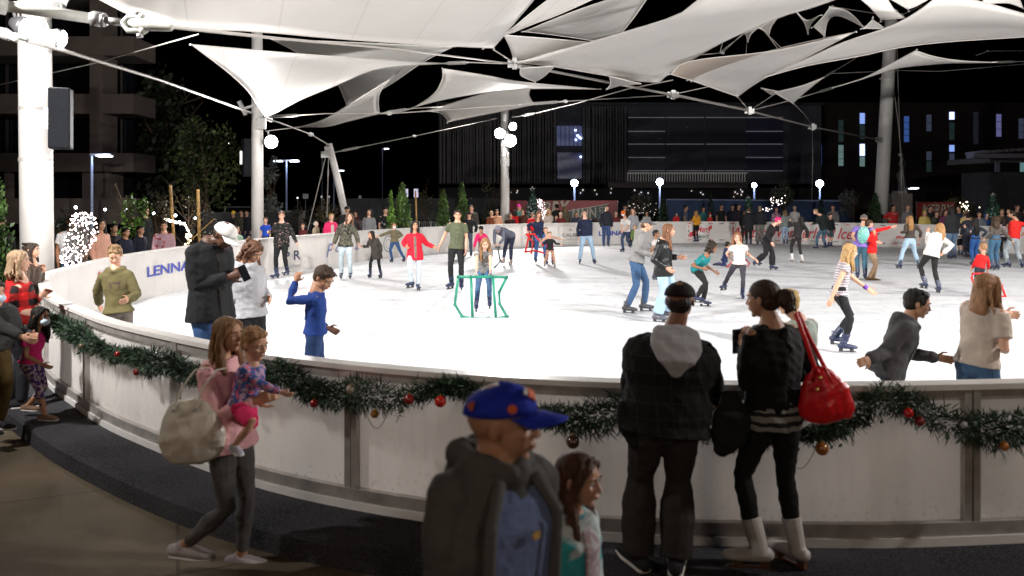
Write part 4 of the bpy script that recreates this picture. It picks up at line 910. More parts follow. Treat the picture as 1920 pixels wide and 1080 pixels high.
cable('cable from the centre mast rising right to the ridge cable', [(958,220,-38.8),(1005,212,-38.),(1080,194,-34.),(1180,166,-30.5),(1262,150,-29.)], .02, turn=[(0, .5, .95)])
cable('thin cable joining the low left sail tip to the second mast', [(497,246,-25.8),(562,238,-26.5)], .012)
cable('thin cable between the narrow sail and the two centre sails', [(711,213,-26.),(776,203,-26.),(830,200,-28.)], .016, turn=[(0, .2, .8)])
cable('thin cable from the grey sail down to the narrow sail', [(770,100,-24.),(752,128,-24.),(731,149,-23.5)], .012, turn=[(1, .1, .6)])
cable('thin cable from the joint left to the second mast sail', [(965,120,-23.),(880,117,-23.),(832,119,-23.)], .016, turn=[(1, .1, .9)])
cable('short cable from the joint up to the largest sail corner', [(965,118,-23.),(925,93,-20.)], .016)
cable('dark edged cable along the top centre gap', [(905,92,-20.5),(947,66,-22.),(1060,20,-19.),(1130,-10,-18.)], .02, turn=[(0, .2, .8)])
cable('twin thin cable under the ridge cable', [(1262,176,-29.7),(1330,190,-32.),(1405,205,-34.5)], .014)
cable('thin cable from the ridge joint to the long sail tip', [(1262,177,-29.8),(1340,160,-31.),(1440,143,-33.)], .016, turn=[(1, .1, .5)])
cable('short cable tying the bright sail tip to the ridge clamp', [(1405,208,-34.5),(1383,181,-34.5)], .016)
cable('cable fanning up right from the ridge clamp past the triangle sail', [(1405,208,-34.5),(1447,180,-34.),(1462,173,-34.)], .012)
cable('cable rising from the triangle sail towards the mast head', [(1405,208,-34.5),(1487,187,-34.5),(1548,143,-35.5),(1600,112,-37.),(1640,84,-40.)], .014, turn=[(2, .0, .3)])
cable('short cable from the triangle sail down to the hanging clamp', [(1487,193,-34.),(1510,216,-37.),(1523,236,-39.)], .014)
cable('cable with coupling along the left wing of the manta sail', [(1497,184,-34.5),(1567,163,-36.)], .018, turn=[(0, .55, .95)])
cable('cable with coupling running off right from the manta sail', [(1862,117,-38.),(1990,113,-38.)], .018, turn=[(0, .05, .3)])
cable('thin upper right cable passing the mast', [(1560,138,-40.),(1690,132,-42.),(1760,134,-41.),(1990,114,-38.)], .012)
cable('faint cable in the upper right sky', [(1830,104,-42.),(1852,96,-42.),(1990,94,-42.)], .012, clamps=(1,))
cable('left of two guy cables falling from the leaning mast', [(1670,120,-44.),(1684,230,-43.5),(1700,400,-43.)], .022, name='guy_cable')
cable('right of two guy cables falling from the leaning mast', [(1681,60,-44.),(1688,290,-43.5),(1694,410,-43.)], .022, clamps=(1,), name='guy_cable')
cable('hanging cable dropping from the ridge clamp', [(1523,240,-39.),(1524,300,-39.),(1522,375,-39.)], .008)
cable('thin ties inside the dark upper opening', [(1350,98,-30.),(1397,62,-31.),(1424,50,-31.),(1470,95,-31.)], .012)
cable('thin tie below the small scrap sail', [(1400,79,-31.),(1399,103,-30.)], .01)
cable('thin tie below the arched scrap sail', [(1546,68,-31.),(1547,78,-31.)], .01)
cable('long thin tie below the bright scrap sail', [(1441,68,-31.),(1459,92,-31.)], .012)
cable('crossing ties around the leaning mast head', [(1560,10,-36.),(1620,52,-38.),(1690,28,-40.),(1730,10,-40.)], .02, clamps=(1, 2))
cable('second crossing tie around the leaning mast head', [(1555,12,-36.),(1640,25,-38.),(1697,34,-40.)], .02)
cable('short tie from the ridge joint to the beige sail', [(1190,82,-27.),(1355,80,-29.),(1350,98,-29.)], .01)
# node cluster beneath the wide sail edge
cable('clamp joint under the right edge of the widest sail', [(1310,103,-29.),(1355,99,-29.),(1393,62,-30.)], .014, clamps=(1,))

# heavy turnbuckle and shackle in the upper left, nearer than the rink
tb = root('turnbuckle', 'large pale turnbuckle with shackle and fork at the upper left', 'turnbuckle', W(100, 25, 6.6)); TO = W(100, 25, 6.6)
PA = lambda x, y, d=6.6: W(x, y, d)
cream = mat('cream_paint', (.55,.55,.5), .42, .1, 10, .1, 40)
g = M(); g.sweep([PA(-30,3,6.3), PA(12,11,6.4)], [.075]*2, None, (1,0,0), 18, 'flat'); g.sweep([PA(12,11,6.4), PA(176,35,6.8)], [.045]*2, None, (1,0,0), 18, 'flat'); g.obj('body', cream, tb, TO, True)
g = M(); g.sweep([PA(172,34), PA(190,37)], [.062]*2, None, (1,0,0), 6, 'flat'); g.sweep([PA(191,37), PA(198,38)], [.058]*2, None, (1,0,0), 6, 'flat'); g.sweep([PA(198,38), PA(228,42)], [.03]*2, None, (1,0,0), 14, 'flat'); g.obj('nut_and_stud', galv, tb, TO, True)
g = M(); g.sweep([PA(266,32), PA(240,32), PA(231,43), PA(240,57), PA(272,58)], [.022,.024,.03,.024,.022], None, (0,1,0), 14); g.ball(PA(266,32), .035); g.ball(PA(268,57), .035); g.obj('shackle', cream, tb, TO, True)
g = M(); g.sweep([PA(258,26), PA(262,64)], [.02]*2, None, (1,0,0), 12, 'flat'); g.sweep([PA(262,64), PA(263,70)], [.028]*2, None, (1,0,0), 6, 'flat'); g.sweep([PA(258,22), PA(258,27)], [.03]*2, None, (1,0,0), 8, 'flat'); g.obj('pin', galv, tb, TO, True)
g = M(); g.sweep([PA(244,42), PA(256,43), PA(285,46), PA(318,52)], [.03,.05,.055,.03], [.02,.03,.05,.03], (0,0,1), 16); g.obj('fork_socket', cream, tb, TO, True)
e2 = root('cable_end', 'grey cable fork with pin hanging at the far left edge', 'cable end', PA(20,60,8.)); EO = PA(20,60,8.)
g = M(); g.sweep([PA(-20,58,8), PA(4,62,8), PA(16,70,8)], [.05,.06,.04], [.03]*3, (0,0,1), 14); g.sweep([PA(12,58,8), PA(22,66,8), PA(36,68,8), PA(50,74,8)], [.03,.035,.035,.025], None, (0,0,1), 12); g.obj('fork', galv, e2, EO, True)
g = M(); g.sweep([PA(10,64,7.85), PA(30,74,7.85)], [.03]*2, None, (1,0,0), 12); g.obj('pin', cream, e2, EO, True)
# ================================================================ background
concrete = mat('tan_concrete', (.11,.083,.068), .9, .12, 1.5, .2, 20)
darkglass = mat('dark_glass', (.008,.009,.012), .15, .2, 1)
# concrete office block on the left
bo = V3(*W(120, 400, 42.)); bo[2] = ZP
bl = root('office_building', 'tan concrete office block with deep dark window bays at left', 'building', bo)
DB = 42.
def slab(nm, x0, y0, x1, y1, d, dep, m=concrete, par=None, org=None):
    a_, b_ = W(x0, y0, d), W(x1, y1, d); g = M(); g.box(((a_[0]+b_[0])/2, d+dep/2, (a_[2]+b_[2])/2), (abs(a_[0]-b_[0]), dep, abs(a_[2]-b_[2]))); return g.obj(nm, m, par if par is not None else bl, org if org is not None else bo)
slab('wall', -400, -300, 249, 400, DB+3.2, .3, darkglass)
for y0_, y1_ in ((287, 322), (176, 213), (68, 104), (-30, 0)): slab('floor_band', -400, y0_, 250, y1_, DB, 2.6)
slab('column', 168, -60, 192, 287, DB+.06, 1.6); slab('column', 154, 322, 204, 372, DB+.5, 1.6); slab('column', -120, -60, -60, 372, DB+.06, 1.6)
slab('low_wall', -300, 372, 260, 420, DB-1.2, .4)
slab('column', 8, 322, 16, 372, DB+.4, .5)
slab('window', 203, 330, 207, 360, DB+.9, .2, mat('cyan_window', (.2,.4,.5), .3, emit=(.25,.6,.7), es=.35))
for x in (10, 90, 225): slab('window_mullion', x, -60, x+4, 372, DB+3.0, .1, mat('mullion', (.05,.04,.04), .5))

# dark louvred building in the centre
DC = 88.
co_ = V3(*W(1150, 375, DC)); co_[2] = ZP
cb = root('hall_building', 'dark louvred building with balcony railing behind the centre of the rink', 'building', co_)
louv = mat('louvre_metal', (.12,.105,.10), .6, .25, .6)
S_ = lambda nm, x0, y0, x1, y1, d, dep, m: slab(nm, x0, y0, x1, y1, d, dep, m, cb, co_)
S_('wall', 822, 196, 1540, 345, DC+2, 8, mat('dark_wall', (.09,.085,.1), .8, .2, .3))
S_('roof_parapet', 818, 192, 1545, 197, DC+1.6, 8, mat('dark_trim', (.05,.045,.05), .6))
g = M(); rr = random.Random(5); x = 824.
while x < 1175:
    w_ = rr.choice((2.2, 3, 4)); gap = rr.choice((1.5, 2.5, 3.2))
    if not (1042 < x < 1092 and True): a_, b_ = W(x, 200, DC), W(x+w_, 343, DC); g.box(((a_[0]+b_[0])/2, DC+.2+rr.random()*.5, (a_[2]+b_[2])/2), (abs(a_[0]-b_[0]), .35, abs(a_[2]-b_[2])))
    x += w_+gap
g.obj('louvres', louv, cb, co_)
blue_e = lambda k, c=(.25,.35,.9): mat('lit_glass%.2f%.1f' % (k, c[0]), (.1,.1,.2), .3, emit=c, es=k, var=.3)
fr = S_('window', 1043, 236, 1091, 273, DC+1.4, .3, blue_e(.09))
for i in range(7): 
    p = S_('window_bar', 1043+i*8, 236, 1044+i*8, 273, DC+1.25, .1, mat('mullion', (.05,.04,.04), .5))
S_('window', 1045, 286, 1091, 335, DC+1.4, .3, blue_e(.02))
for (x, y) in ((1079, 244), (1083, 254), (1086, 257), (1080, 262), (1089, 259), (1089, 294)):
    S_('window_lamp', x-1.4, y-1.4, x+1.4, y+1.4, DC+1.2, .1, mat('cool_lamp', (1,1,1), .3, emit=(.5,.65,1), es=9))
for i, (x0, x1) in enumerate(((1178, 1247), (1250, 1320), (1324, 1397), (1399, 1468))):
    for y in (220, 246, 270, 295, 320):
        if y in (246, 295) and i in (1, 2): continue
        S_('light_line', x0, y-.5, x1, y+.7, DC+1.6, .2, mat('lit_strip', (.5,.5,.5), .4, emit=(.75,.72,.85), es=.085))
    S_('shade_panel', x0, 222, x1, 319, DC+1.8, .1, mat('panel%d' % (i % 2), (.05,.046,.06) if i < 3 else (.03,.03,.07), .6))
for x in (1161, 1166, 1172): S_('pipe', x, 232, x+1, 345, DC+1.2, .1, louv)
g = M()
for i in range(46):
    x = 1178+i*4.9; a_, b_ = W(x, 325, DC), W(x+1, 341, DC); g.box(((a_[0]+b_[0])/2, DC+.5, (a_[2]+b_[2])/2), (abs(a_[0]-b_[0]), .1, abs(a_[2]-b_[2])))
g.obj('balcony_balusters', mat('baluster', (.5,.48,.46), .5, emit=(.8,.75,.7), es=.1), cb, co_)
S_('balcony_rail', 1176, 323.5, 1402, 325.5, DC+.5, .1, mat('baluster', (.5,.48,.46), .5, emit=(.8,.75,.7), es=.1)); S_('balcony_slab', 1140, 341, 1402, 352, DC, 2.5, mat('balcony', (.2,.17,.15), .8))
S_('ground_floor', 822, 352, 1540, 400, DC+3, 2, mat('dark_wall', (.035,.032,.034), .8))
rr = random.Random(11)
for i in range(22):
    x = rr.choice((rr.uniform(1190, 1240), rr.uniform(1275, 1345), rr.uniform(1370, 1400), rr.uniform(940, 972), rr.uniform(1080, 1150))); y = rr.uniform(353, 372)
    S_('shop_lamp', x-rr.uniform(.5, 1.5), y-rr.uniform(.5, 2.), x+rr.uniform(.4, 1), y+1, DC+2.8, .1, mat('warm_lamp%d' % (i % 3), (1,1,1), .3, emit=((1,.85,.7), (.8,.85,1), (1,.95,.9))[i % 3], es=.9))
for x in (745, 764): S_('shop_window', x+12, 354, x+20, 370, DC+2.8, .1, mat('lilac_lit', (.5,.5,.6), .3, emit=(.8,.75,1), es=.8))

# right hand building with slit windows
ro = V3(*W(1700, 375, 96.)); ro[2] = ZP
rb = root('slit_window_building', 'dark brick building with narrow blue lit slit windows at right', 'building', ro)
T_ = lambda nm, x0, y0, x1, y1, d, dep, m: slab(nm, x0, y0, x1, y1, d, dep, m, rb, ro)
T_('wall', 1545, 192, 1990, 392, 96., 8, mat('dark_brick', (.04,.026,.022), .9, .25, 1.2))
wn = [(1496,272,323,1),(1536,272,310,2),(1577,225,266,5),(1577,272,311,3),(1617,212,232,4),(1617,234,261,5),(1617,270,292,6),(1617,294,312,3),(1662,215,232,7),(1700,218,266,2),(1742,215,246,7),(1742,284,300,7),(1742,302,322,5),(1785,210,224,6),(1785,230,262,5),(1785,272,284,4),(1785,288,300,7),(1873,214,256,1),(1915,222,260,7),(1830,210,270,8)]
cl = {1: ((.32,.32,.75), .3), 2: ((.1,.25,.8), .28), 3: ((.35,.55,.55), .3), 4: ((.3,.45,1), .9), 5: ((.08,.16,.15), .12), 6: ((.5,.6,1), 2.2), 7: ((.25,.3,.5), .12), 8: ((.15,.15,.22), .06)}
for x, y0_, y1_, k in wn:
    fr = T_('window', x-4.5, y0_, x+4.5, y1_, 95.94, .2, mat('slit%d' % k, (.05,.05,.08), .3, emit=cl[k][0], es=cl[k][1], var=.5, vs=.8))
    for q in np.linspace(y0_, y1_, max(2, int((y1_-y0_)/9)))[1:-1]:
        a_, b_ = W(x-4.5, q-.5, 95.9), W(x+4.5, q+.5, 95.9); g = M(); g.box(((a_[0]+b_[0])/2, 95.88, (a_[2]+b_[2])/2), (abs(a_[0]-b_[0]), .06, abs(a_[2]-b_[2]))); g.obj('glazing_bar', mat('mullion', (.05,.04,.04), .5), fr, (0,0,0)) if False else g.obj('glazing_bar', mat('mullion', (.05,.04,.04), .5), rb, ro)
# pavilion at the right edge
po = V3(*W(1880, 400, 62.)); po[2] = ZP
pb = root('pavilion', 'low block pavilion with slatted roof overhang at the right edge', 'building', po)
U_ = lambda nm, x0, y0, x1, y1, d, dep, m: slab(nm, x0, y0, x1, y1, d, dep, m, pb, po)
def blockfn(nt, tc, mx, out):
    b = nt.nodes.new('ShaderNodeTexBrick'); b.inputs['Scale'].default_value = 2.2; b.inputs['Color1'].default_value = (.9,.9,.9,1); b.inputs['Color2'].default_value = (1.1,1.1,1.1,1); b.inputs['Mortar'].default_value = (.55,.55,.55,1)
    mp = nt.nodes.new('ShaderNodeMapping'); mp.inputs['Rotation'].default_value = (R(90), 0, 0); nt.links.new(tc.outputs['Object'], mp.inputs[0]); nt.links.new(mp.outputs[0], b.inputs['Vector'])
    n = nt.nodes.new('ShaderNodeMix'); n.data_type = 'RGBA'; n.blend_type = 'MULTIPLY'; n.inputs['Factor'].default_value = 1; nt.links.new(out, n.inputs['A']); nt.links.new(b.outputs['Color'], n.inputs['B']); return n.outputs['Result']
blk = mat('grey_block', (.085,.078,.078), .9, .15, 2, fn=blockfn)
U_('wall', 1857, 322, 2050, 420, 62., 4, blk); U_('roof', 1857, 294, 2080, 304, 60.5, 6, mat('roof_band', (.22,.19,.17), .8)); U_('canopy_edge', 1826, 288, 2080, 296, 58., 1., mat('canopy_light', (.28,.26,.32), .7))
for i in range(9): U_('rafter', 1846+i*12, 282-i*.8, 1855+i*12, 287-i*.8, 58., 2.5, mat('canopy_light', (.28,.26,.32), .7))
U_('post', 1869, 304, 1875, 322, 60.8, .3, mat('canopy_light', (.28,.26,.32), .7)); U_('window', 1914, 305, 1925, 322, 60.9, .1, mat('teal_lit', (.1,.2,.2), .3, emit=(.3,.6,.6), es=.3))

# street lamps and area lights
def street(label, x, y, d, col, es, head=.35, kind='single', poleg='street lamps in the car park', bright=0, pcol=(.3,.35,.5)):
    b = W(x, Y0, d); b[2] = ZP; o = root('street_lamp', label, 'street lamp', b, poleg); t = W(x, y, d); g = M(); g.sweep([b, t], [.09, .06], None, (1,0,0), 10, 'flat'); g.obj('pole', mat('lamp_pole', pcol, .4, metal=.2), o, b)
    if kind == 'globe':
        g = M(); g.ball(t+V3(0,0,head*.6), head, 14, 10); g.obj('lamp_head', mat('star_lamp', (1,1,1), .3, emit=(.6,.72,1), es=55), o, b, True)
    else:
        for sg in ((1, -1) if kind == 'double' else (1,)):
            g = M(); g.box(t+V3(sg*.5, 0, .04), (1.0, .35, .1)); hd_ = g.obj('lamp_head', mat('lamp_grey', (.3,.3,.31), .4, metal=.5), o, b)
            g = M(); g.box(t+V3(sg*.62, -.0, -.03), (.62, .3, .04)); g.box(t+V3(sg*.62, -.18, .0), (.62, .03, .07)); g.obj('lens', mat('lamp_lens%d' % es, (1,1,1), .3, emit=col, es=es), o, b)
    if bright: 
        l = bpy.data.lights.new('street_light', 'POINT'); l.energy = bright; l.color = (.65,.75,1); l.shadow_soft_size = .25; lo_ = bpy.data.objects.new('street_light', l); C.objects.link(lo_); lo_.location = tuple(t+V3(.6 if kind != 'globe' else 0, -.5, .0-.1 if kind != 'globe' else head*.6))
street('single arm street lamp in front of the concrete block', 172, 292, 38, (.9,.95,1), 9, bright=60)
street('twin headed street lamp right of the second mast', 537, 302, 60, (.75,.85,1), 8, kind='double', bright=150)
street('distant lamp right of the twin headed one', 626, 320, 75, (.8,.88,1), 6)
street('far small lamp high above the leaning strut', 604, 288, 110, (.85,.9,1), 12)
street('tiny far lamp left of the second mast', 421, 268, 130, (1,.95,.85), 12)
street('tiny far lamp right of the strut', 717, 279, 120, (.85,.9,1), 12)
for lb, x, y, bt_ in (('starry blue white lamp left of the centre behind the red banner', 1077, 347, 260), ('starry blue white lamp behind the bushes at centre right', 1237, 345, 260), ('smaller starry lamp with a pale pole behind the ice rink words', 1414, 350, 140), ('brightest starry lamp below the blue slit windows', 1537, 348, 300)):
    street(lb, x, y, 60, None, 0, .26 if 'small' not in lb else .18, 'globe', 'bright lamps behind the far barrier', bt_)
street('short tube lamp beside the statue plinth', 1697, 353, 60, (.8,.85,1), 6)

# ---- plants
def leafcloud(g, c, rx, rz, n, size, rg, shape='ball', cols=3, up=.0):
    for _ in range(n):
        if shape == 'cone': z = rg.random()**1.25; a = rg.uniform(0, 6.28); rr_ = rx*(1-z)**.75*(.5+.5*rg.random())*(1+.15*math.sin(a*3+z*20)); p = c+V3(math.cos(a)*rr_, math.sin(a)*rr_, z*rz)
        else:
            v = V3(rg.gauss(0,1), rg.gauss(0,1), rg.gauss(0,1)); v = v/np.linalg.norm(v)*(rg.random()**.4); p = c+V3(v[0]*rx, v[1]*rx, v[2]*rz)
            if noise.noise(Vector(tuple(p*2.2/max(rx, .5)))) < -.12: continue
        d = nrm(V3(rg.gauss(0,1), rg.gauss(0,1), rg.gauss(0,1)+up)); s_ = nrm(np.cross(d, V3(rg.random(), rg.random(), rg.random())))*size*.28; q = size*rg.uniform(.6, 1.3)
        g.cur = min(cols-1, int(abs(noise.noise(Vector(tuple(p*1.7))))*5)) if cols > 1 else 0
        g.add([p-s_*.3, p+d*q*.5+s_, p+d*q, p+d*q*.5-s_], [(0,1,2,3)])
def lm(n, c): return [mat(n+str(i), tuple(q*k for q in c), .55, .35, 6) for i, k in enumerate((.6, 1., 1.5))]
def conifer(label, x, yt, d, wpx, n=1500, c=(.085,.15,.035), yb=None, name='conifer_tree', group='clipped cone evergreens behind the barrier', seed=1, size=.11):
    b = W(x, Y0, d); b[2] = ZP; t = W(x, yt, d); H_ = t[2]-b[2]; rg = random.Random(seed+x); o = root(name, label, 'tree', b, group)
    g = M(); g.tube([b, b+V3(0,0,H_*.5)], [.06, .03], 8); g.obj('trunk', mat('bark', (.08,.05,.03), .9, .3, 12, .5, 40), o, b)
    g = M(); leafcloud(g, b+V3(0,0,.15), wpx/2*d/F, H_-.1, n, size, rg, 'cone', up=1.6); g.obj('crown', lm('ever%.2f' % c[1], c), o, b); return o, b, H_
conifer('bright green cone shrub left of the grey barrier rail bars', 733, 362, 30, 28, 900, (.12,.24,.03), seed=4, size=.09)
conifer('tallest clipped evergreen cone left of the olive shirt man', 754, 348, 31, 60, 2400)
conifer('clipped evergreen cone between two others behind the olive shirt man', 831, 361, 34, 46, 2000)
conifer('slim evergreen cone right of the olive shirt man', 866, 347, 36, 46, 2000)
conifer('rounded evergreen behind the far barrier at centre right', 1243, 375, 46, 40, 1300, (.03,.06,.02))
conifer('dark evergreen in front of the leaning right mast', 1641, 366, 43.5, 48, 1600, (.025,.06,.015))
conifer('dark evergreen beside the starry lamp', 1540, 375, 47, 30, 800, (.012,.03,.02))
conifer('dim evergreen behind the santa hat child', 1332, 368, 47, 26, 700, (.015,.035,.015))
conifer('wide evergreen at the left edge behind spectators', -5, 348, 15, 80, 1700, (.06,.12,.025), size=.12)
def xtree(label, x, yt, d, wpx, n=1500):
    o, b, H_ = conifer(label, x, yt, d, wpx, n, (.035,.10,.06), name='christmas_tree', group='lit christmas trees round the rink', size=.14); rg = random.Random(x); g = M()
    for i in range(130):
        z = rg.random()**1.2; a = rg.uniform(0, 6.28); rr_ = wpx/2*d/F*(1-z)*1.02; g.ball(b+V3(math.cos(a)*rr_, math.sin(a)*rr_, .2+z*(H_-.25)), .032, 6, 4)
    g.obj('snow_tips', mat('frost', (.65,.7,.7), .7, emit=(.8,.9,1), es=.12), o, b)
    g = M(); p = b+V3(0,0,H_+.1); vs = []; 
    for i in range(10): a = math.pi*i/5; r_ = .16 if i % 2 == 0 else .07; vs.append(p+V3(math.sin(a)*r_, -.02, math.cos(a)*r_))
    vs2 = [v+V3(0, .04, 0) for v in vs]; g.add(vs+vs2, [tuple(range(10)), tuple(range(19, 9, -1))]+[(i, i+10, (i+1) % 10+10, (i+1) % 10) for i in range(10)]); g.obj('star', mat('silver', (.6,.6,.6), .3), o, b)
xtree('decorated christmas tree in front of the red banner', 998, 358, 43, 44)
xtree('decorated christmas tree beside the smaller starry lamp', 1403, 375, 45.5, 36)
xtree('decorated christmas tree at the far right behind the crowd', 1862, 370, 41, 46)
def tree(label, x, yb, yt, d, wpx, n, c, trunk=.06, bare=.0, branches=9, name='leafy_tree', seed=0, size=.13, cy=.6, group=None):
    b = W(x, Y0, d); b[2] = ZP; t = W(x, yt, d); H_ = t[2]-b[2]; rg = random.Random(seed+int(x)); o = root(name, label, 'tree', b, group); rx = wpx/2*d/F
    g = M(); g.tube([b, b+V3(.05,0,H_*.3), b+V3(0,.05,H_*.62)], [trunk, trunk*.8, trunk*.45], 8)
    for i in range(branches):
        a = rg.uniform(0, 6.28); z0 = H_*rg.uniform(.28, .6); p0 = b+V3(0,0,z0); p2 = b+V3(math.cos(a)*rx*rg.uniform(.5,.95), math.sin(a)*rx*.6, min(H_, z0+H_*rg.uniform(.15,.45))); pm = (p0+p2)/2+V3(0,0,H_*.04)
        g.tube([p0, pm, p2], [trunk*.4, trunk*.25, trunk*.08], 5)
        for k in range(3):
            q = pm*(1-k/3)+p2*k/3; g.tube([q, q+V3(rg.uniform(-.3,.3), rg.uniform(-.3,.3), rg.uniform(.1,.4))*rx], [trunk*.13, trunk*.03], 4)
    g.obj('trunk', mat('bark', (.08,.05,.03), .9, .3, 12, .5, 40), o, b)
    if n:
        g = M()
        for k in range(max(3, int(n/260))):
            a = rg.uniform(0, 6.28); q = rg.random()**.5; cc = b+V3(math.cos(a)*rx*.6*q, math.sin(a)*rx*.5*q, H_*cy+rg.uniform(-.28,.30)*H_); leafcloud(g, cc, rx*rg.uniform(.3,.5), H_*rg.uniform(.1,.2), 260, size, rg)
        g.obj('crown', lm('leaf%.3f%.3f' % (c[0], c[1]), c), o, b)
    return o, b, H_
tree('dark tall tree standing right of the concrete block', 290, 400, 60, 48, 230, 4200, (.03,.04,.016), .3, size=.5, cy=.5)
tree('dim yellow green tree left of the second mast', 385, 400, 225, 40, 150, 4200, (.06,.08,.022), .15, size=.25)
tree('feathery green shrub left of the bamboo stakes', 245, 420, 343, 20, 85, 3600, (.09,.17,.03), .05, size=.11, cy=.5)
tree('frosty lit tree right of the second mast', 508, 400, 300, 50, 50, 1800, (.25,.27,.24), .1, size=.2)
tree('brownish bush behind the guy cables', 620, 420, 366, 33, 95, 2800, (.12,.10,.045), .05, size=.1, cy=.45)
tree('dark bush beside the parked pickup', 570, 420, 372, 36, 60, 1200, (.02,.03,.012), .05, size=.1, cy=.45)
tree('young bare tree tied between two bamboo stakes', 352, 420, 325, 22, 150, 250, (.1,.08,.03), .035, branches=10, size=.06)
tree('thin bare tree behind the clipped cones', 795, 420, 335, 44, 60, 350, (.08,.08,.04), .05, branches=12, size=.1)
tree('second thin bare tree left of the centre mast', 922, 420, 340, 46, 50, 300, (.08,.08,.04), .05, branches=12, size=.1)
tree('dark round bush with sparse lights behind orange cap skater', 1195, 420, 358, 46, 76, 2800, (.07,.065,.045), .06, size=.12, cy=.5)
tree('tall dark tree with white lights behind the ice rink words', 1468, 420, 338, 47, 62, 2000, (.05,.06,.035), .06, size=.14)
tree('silvery sparse tree left of the leaning mast', 1600, 420, 352, 48, 78, 1800, (.13,.14,.13), .06, size=.12, branches=14)
tree('warm lit olive tree behind the right hand crowd', 1805, 420, 358, 46, 110, 2200, (.10,.10,.03), .06, size=.13, branches=14)
tree('dark shrub behind the left mast', 118, 420, 376, 20, 60, 900, (.012,.016,.008), .05, size=.1)
tree('orange brown leaf shrub near the left lights', 300, 430, 372, 20, 60, 900, (.05,.04,.015), .03, size=.07)
def bulbs(label, fn, n, r_, es, col, name='string_lights', nm='bulb_cluster', d0=0, wire=None):
    pts = [fn(i) for i in range(n)]; O = pts[0]; o = root(name, label, 'string lights', O); g = M()
    for p in pts:
        g.ball(p, r_*rnd.uniform(.7, 1.2), 6, 4)
        if n < 40: g.obj('bulb', mat('bulb%.1f%.1f' % (es, col[2]), (1,1,1), .3, emit=col, es=es), o, O); g = M()
    if n >= 40: b_ = g.obj('bulbs', mat('bulb%.1f%.1f' % (es, col[2]), (1,1,1), .3, emit=col, es=es), o, O); 
    if n >= 40: b_['kind'] = 'stuff'
    g = M()
    if wire: g.tube(wire, .006, 5)
    else:
        for i in range(0, n-1, 2): g.tube([pts[i], pts[i+1]], .003, 4)
    g.obj('wire', mat('dark_wire', (.02,.02,.02), .5), o, O); return o
rg = random.Random(2)
def f1(i):
    z = rg.random(); cx = 152+8*math.sin(z*5); y = 398+z*103; w_ = 24*(1-abs(z-.45))+8; return W(cx+rg.uniform(-1, 1)*w_-12*z, y, 14.9+rg.gauss(0, .15))
bulbs('dense pinkish white fairy lights wrapped on a small tree by the left mast', f1, 260, .0125, 14, (1,.8,.74))
tree('small tree wrapped in dense fairy lights by the left mast', 150, 430, 392, 15.1, 60, 200, (.02,.02,.012), .04, branches=12, size=.06)
def f2(i): a = rg.random(); return W(1010+rg.gauss(0, 4)+a*16, 376+a*46+rg.gauss(0, 3), 43.5)
bulbs('pink white fairy lights on branches beside the christmas tree', f2, 130, .019, 6, (1,.75,.75))
def f3(i): t = i/26; return W(309+t*48, 411+t*12+40*max(0, t-.8)*2.3+rg.gauss(0, 1.2), 21.5)
bulbs('warm white fairy light strand sagging past the bamboo stakes', f3, 27, .03, 9, (1,.88,.7))
def f4(i): return W(*[(142,389),(197,393),(236,394),(288,400),(329,404),(366,409)][i], 21.5)
bulbs('row of spaced cool white globe bulbs at left', f4, 6, .045, 14, (.75,.85,1), wire=[W(x, y, 21.5) for x, y in ((120,382),(142,386),(197,390),(236,391),(288,397),(329,401),(366,406),(400,400))])
def f5(i): return W(1458+rg.gauss(0, 9), 375+rg.gauss(0, 5), 45.5) if i < 22 else W(1440+rg.gauss(0, 5), 392+rg.gauss(0, 3), 45.5)
bulbs('white lights scattered in the tall dark tree', f5, 30, .026, 5, (1,.85,.8))
def f6(i): return W(1200+rg.uniform(-30, 30), 380+rg.uniform(0, 30), 45)
bulbs('sparse tiny white lights in the dark round bush', f6, 34, .013, 3, (1,.9,.85))
def f7(i): return W(1812+rg.gauss(0, 5), 387+rg.gauss(0, 5), 44) if i < 14 else W(1832+rg.gauss(0, 8), 394+rg.gauss(0, 3), 44)
bulbs('warm white light cluster above the right hand crowd', f7, 18, .032, 6, (1,.85,.65))
def f8(i): return W(352+rg.gauss(0, 3), 438+i*3+rg.gauss(0, 2), 21.4)
bulbs('yellow lights hanging down by the white cap man', f8, 9, .028, 7, (1,.8,.35))
for i, (lb, xa, ya, xb, yb, d) in enumerate((('left bamboo stake by the young tree', 319, 347, 331, 455, 22.), ('right bamboo stake by the young tree', 371, 355, 376, 440, 22.2), ('bamboo stake behind the red coat woman', 779, 357, 783, 412, 35), ('leaning bamboo pole right of the right stake', 402, 410, 358, 450, 21.8))):
    a_, b_ = W(xa, ya, d), W(xb, yb, d); b_[2] = ZP if i < 3 else b_[2]; g = M(); g.tube([a_, a_*.5+b_*.5, b_], [.042, .045, .048] if i < 2 else [.04]*3 if i == 2 else [.012]*3, 10)
    for z in (.2, .45, .7): p = a_*(1-z)+b_*z; g.sweep([p-V3(0,0,.012), p+V3(0,0,.012)], [(.05 if i < 2 else .045 if i == 2 else .015)]*2, None, (1,0,0), 10, 'flat')
    o = g.obj('bamboo_stake', mat('bamboo', (.42,.24,.07), .5, .2, 8), None, a_); tag(o, lb, 'stake')

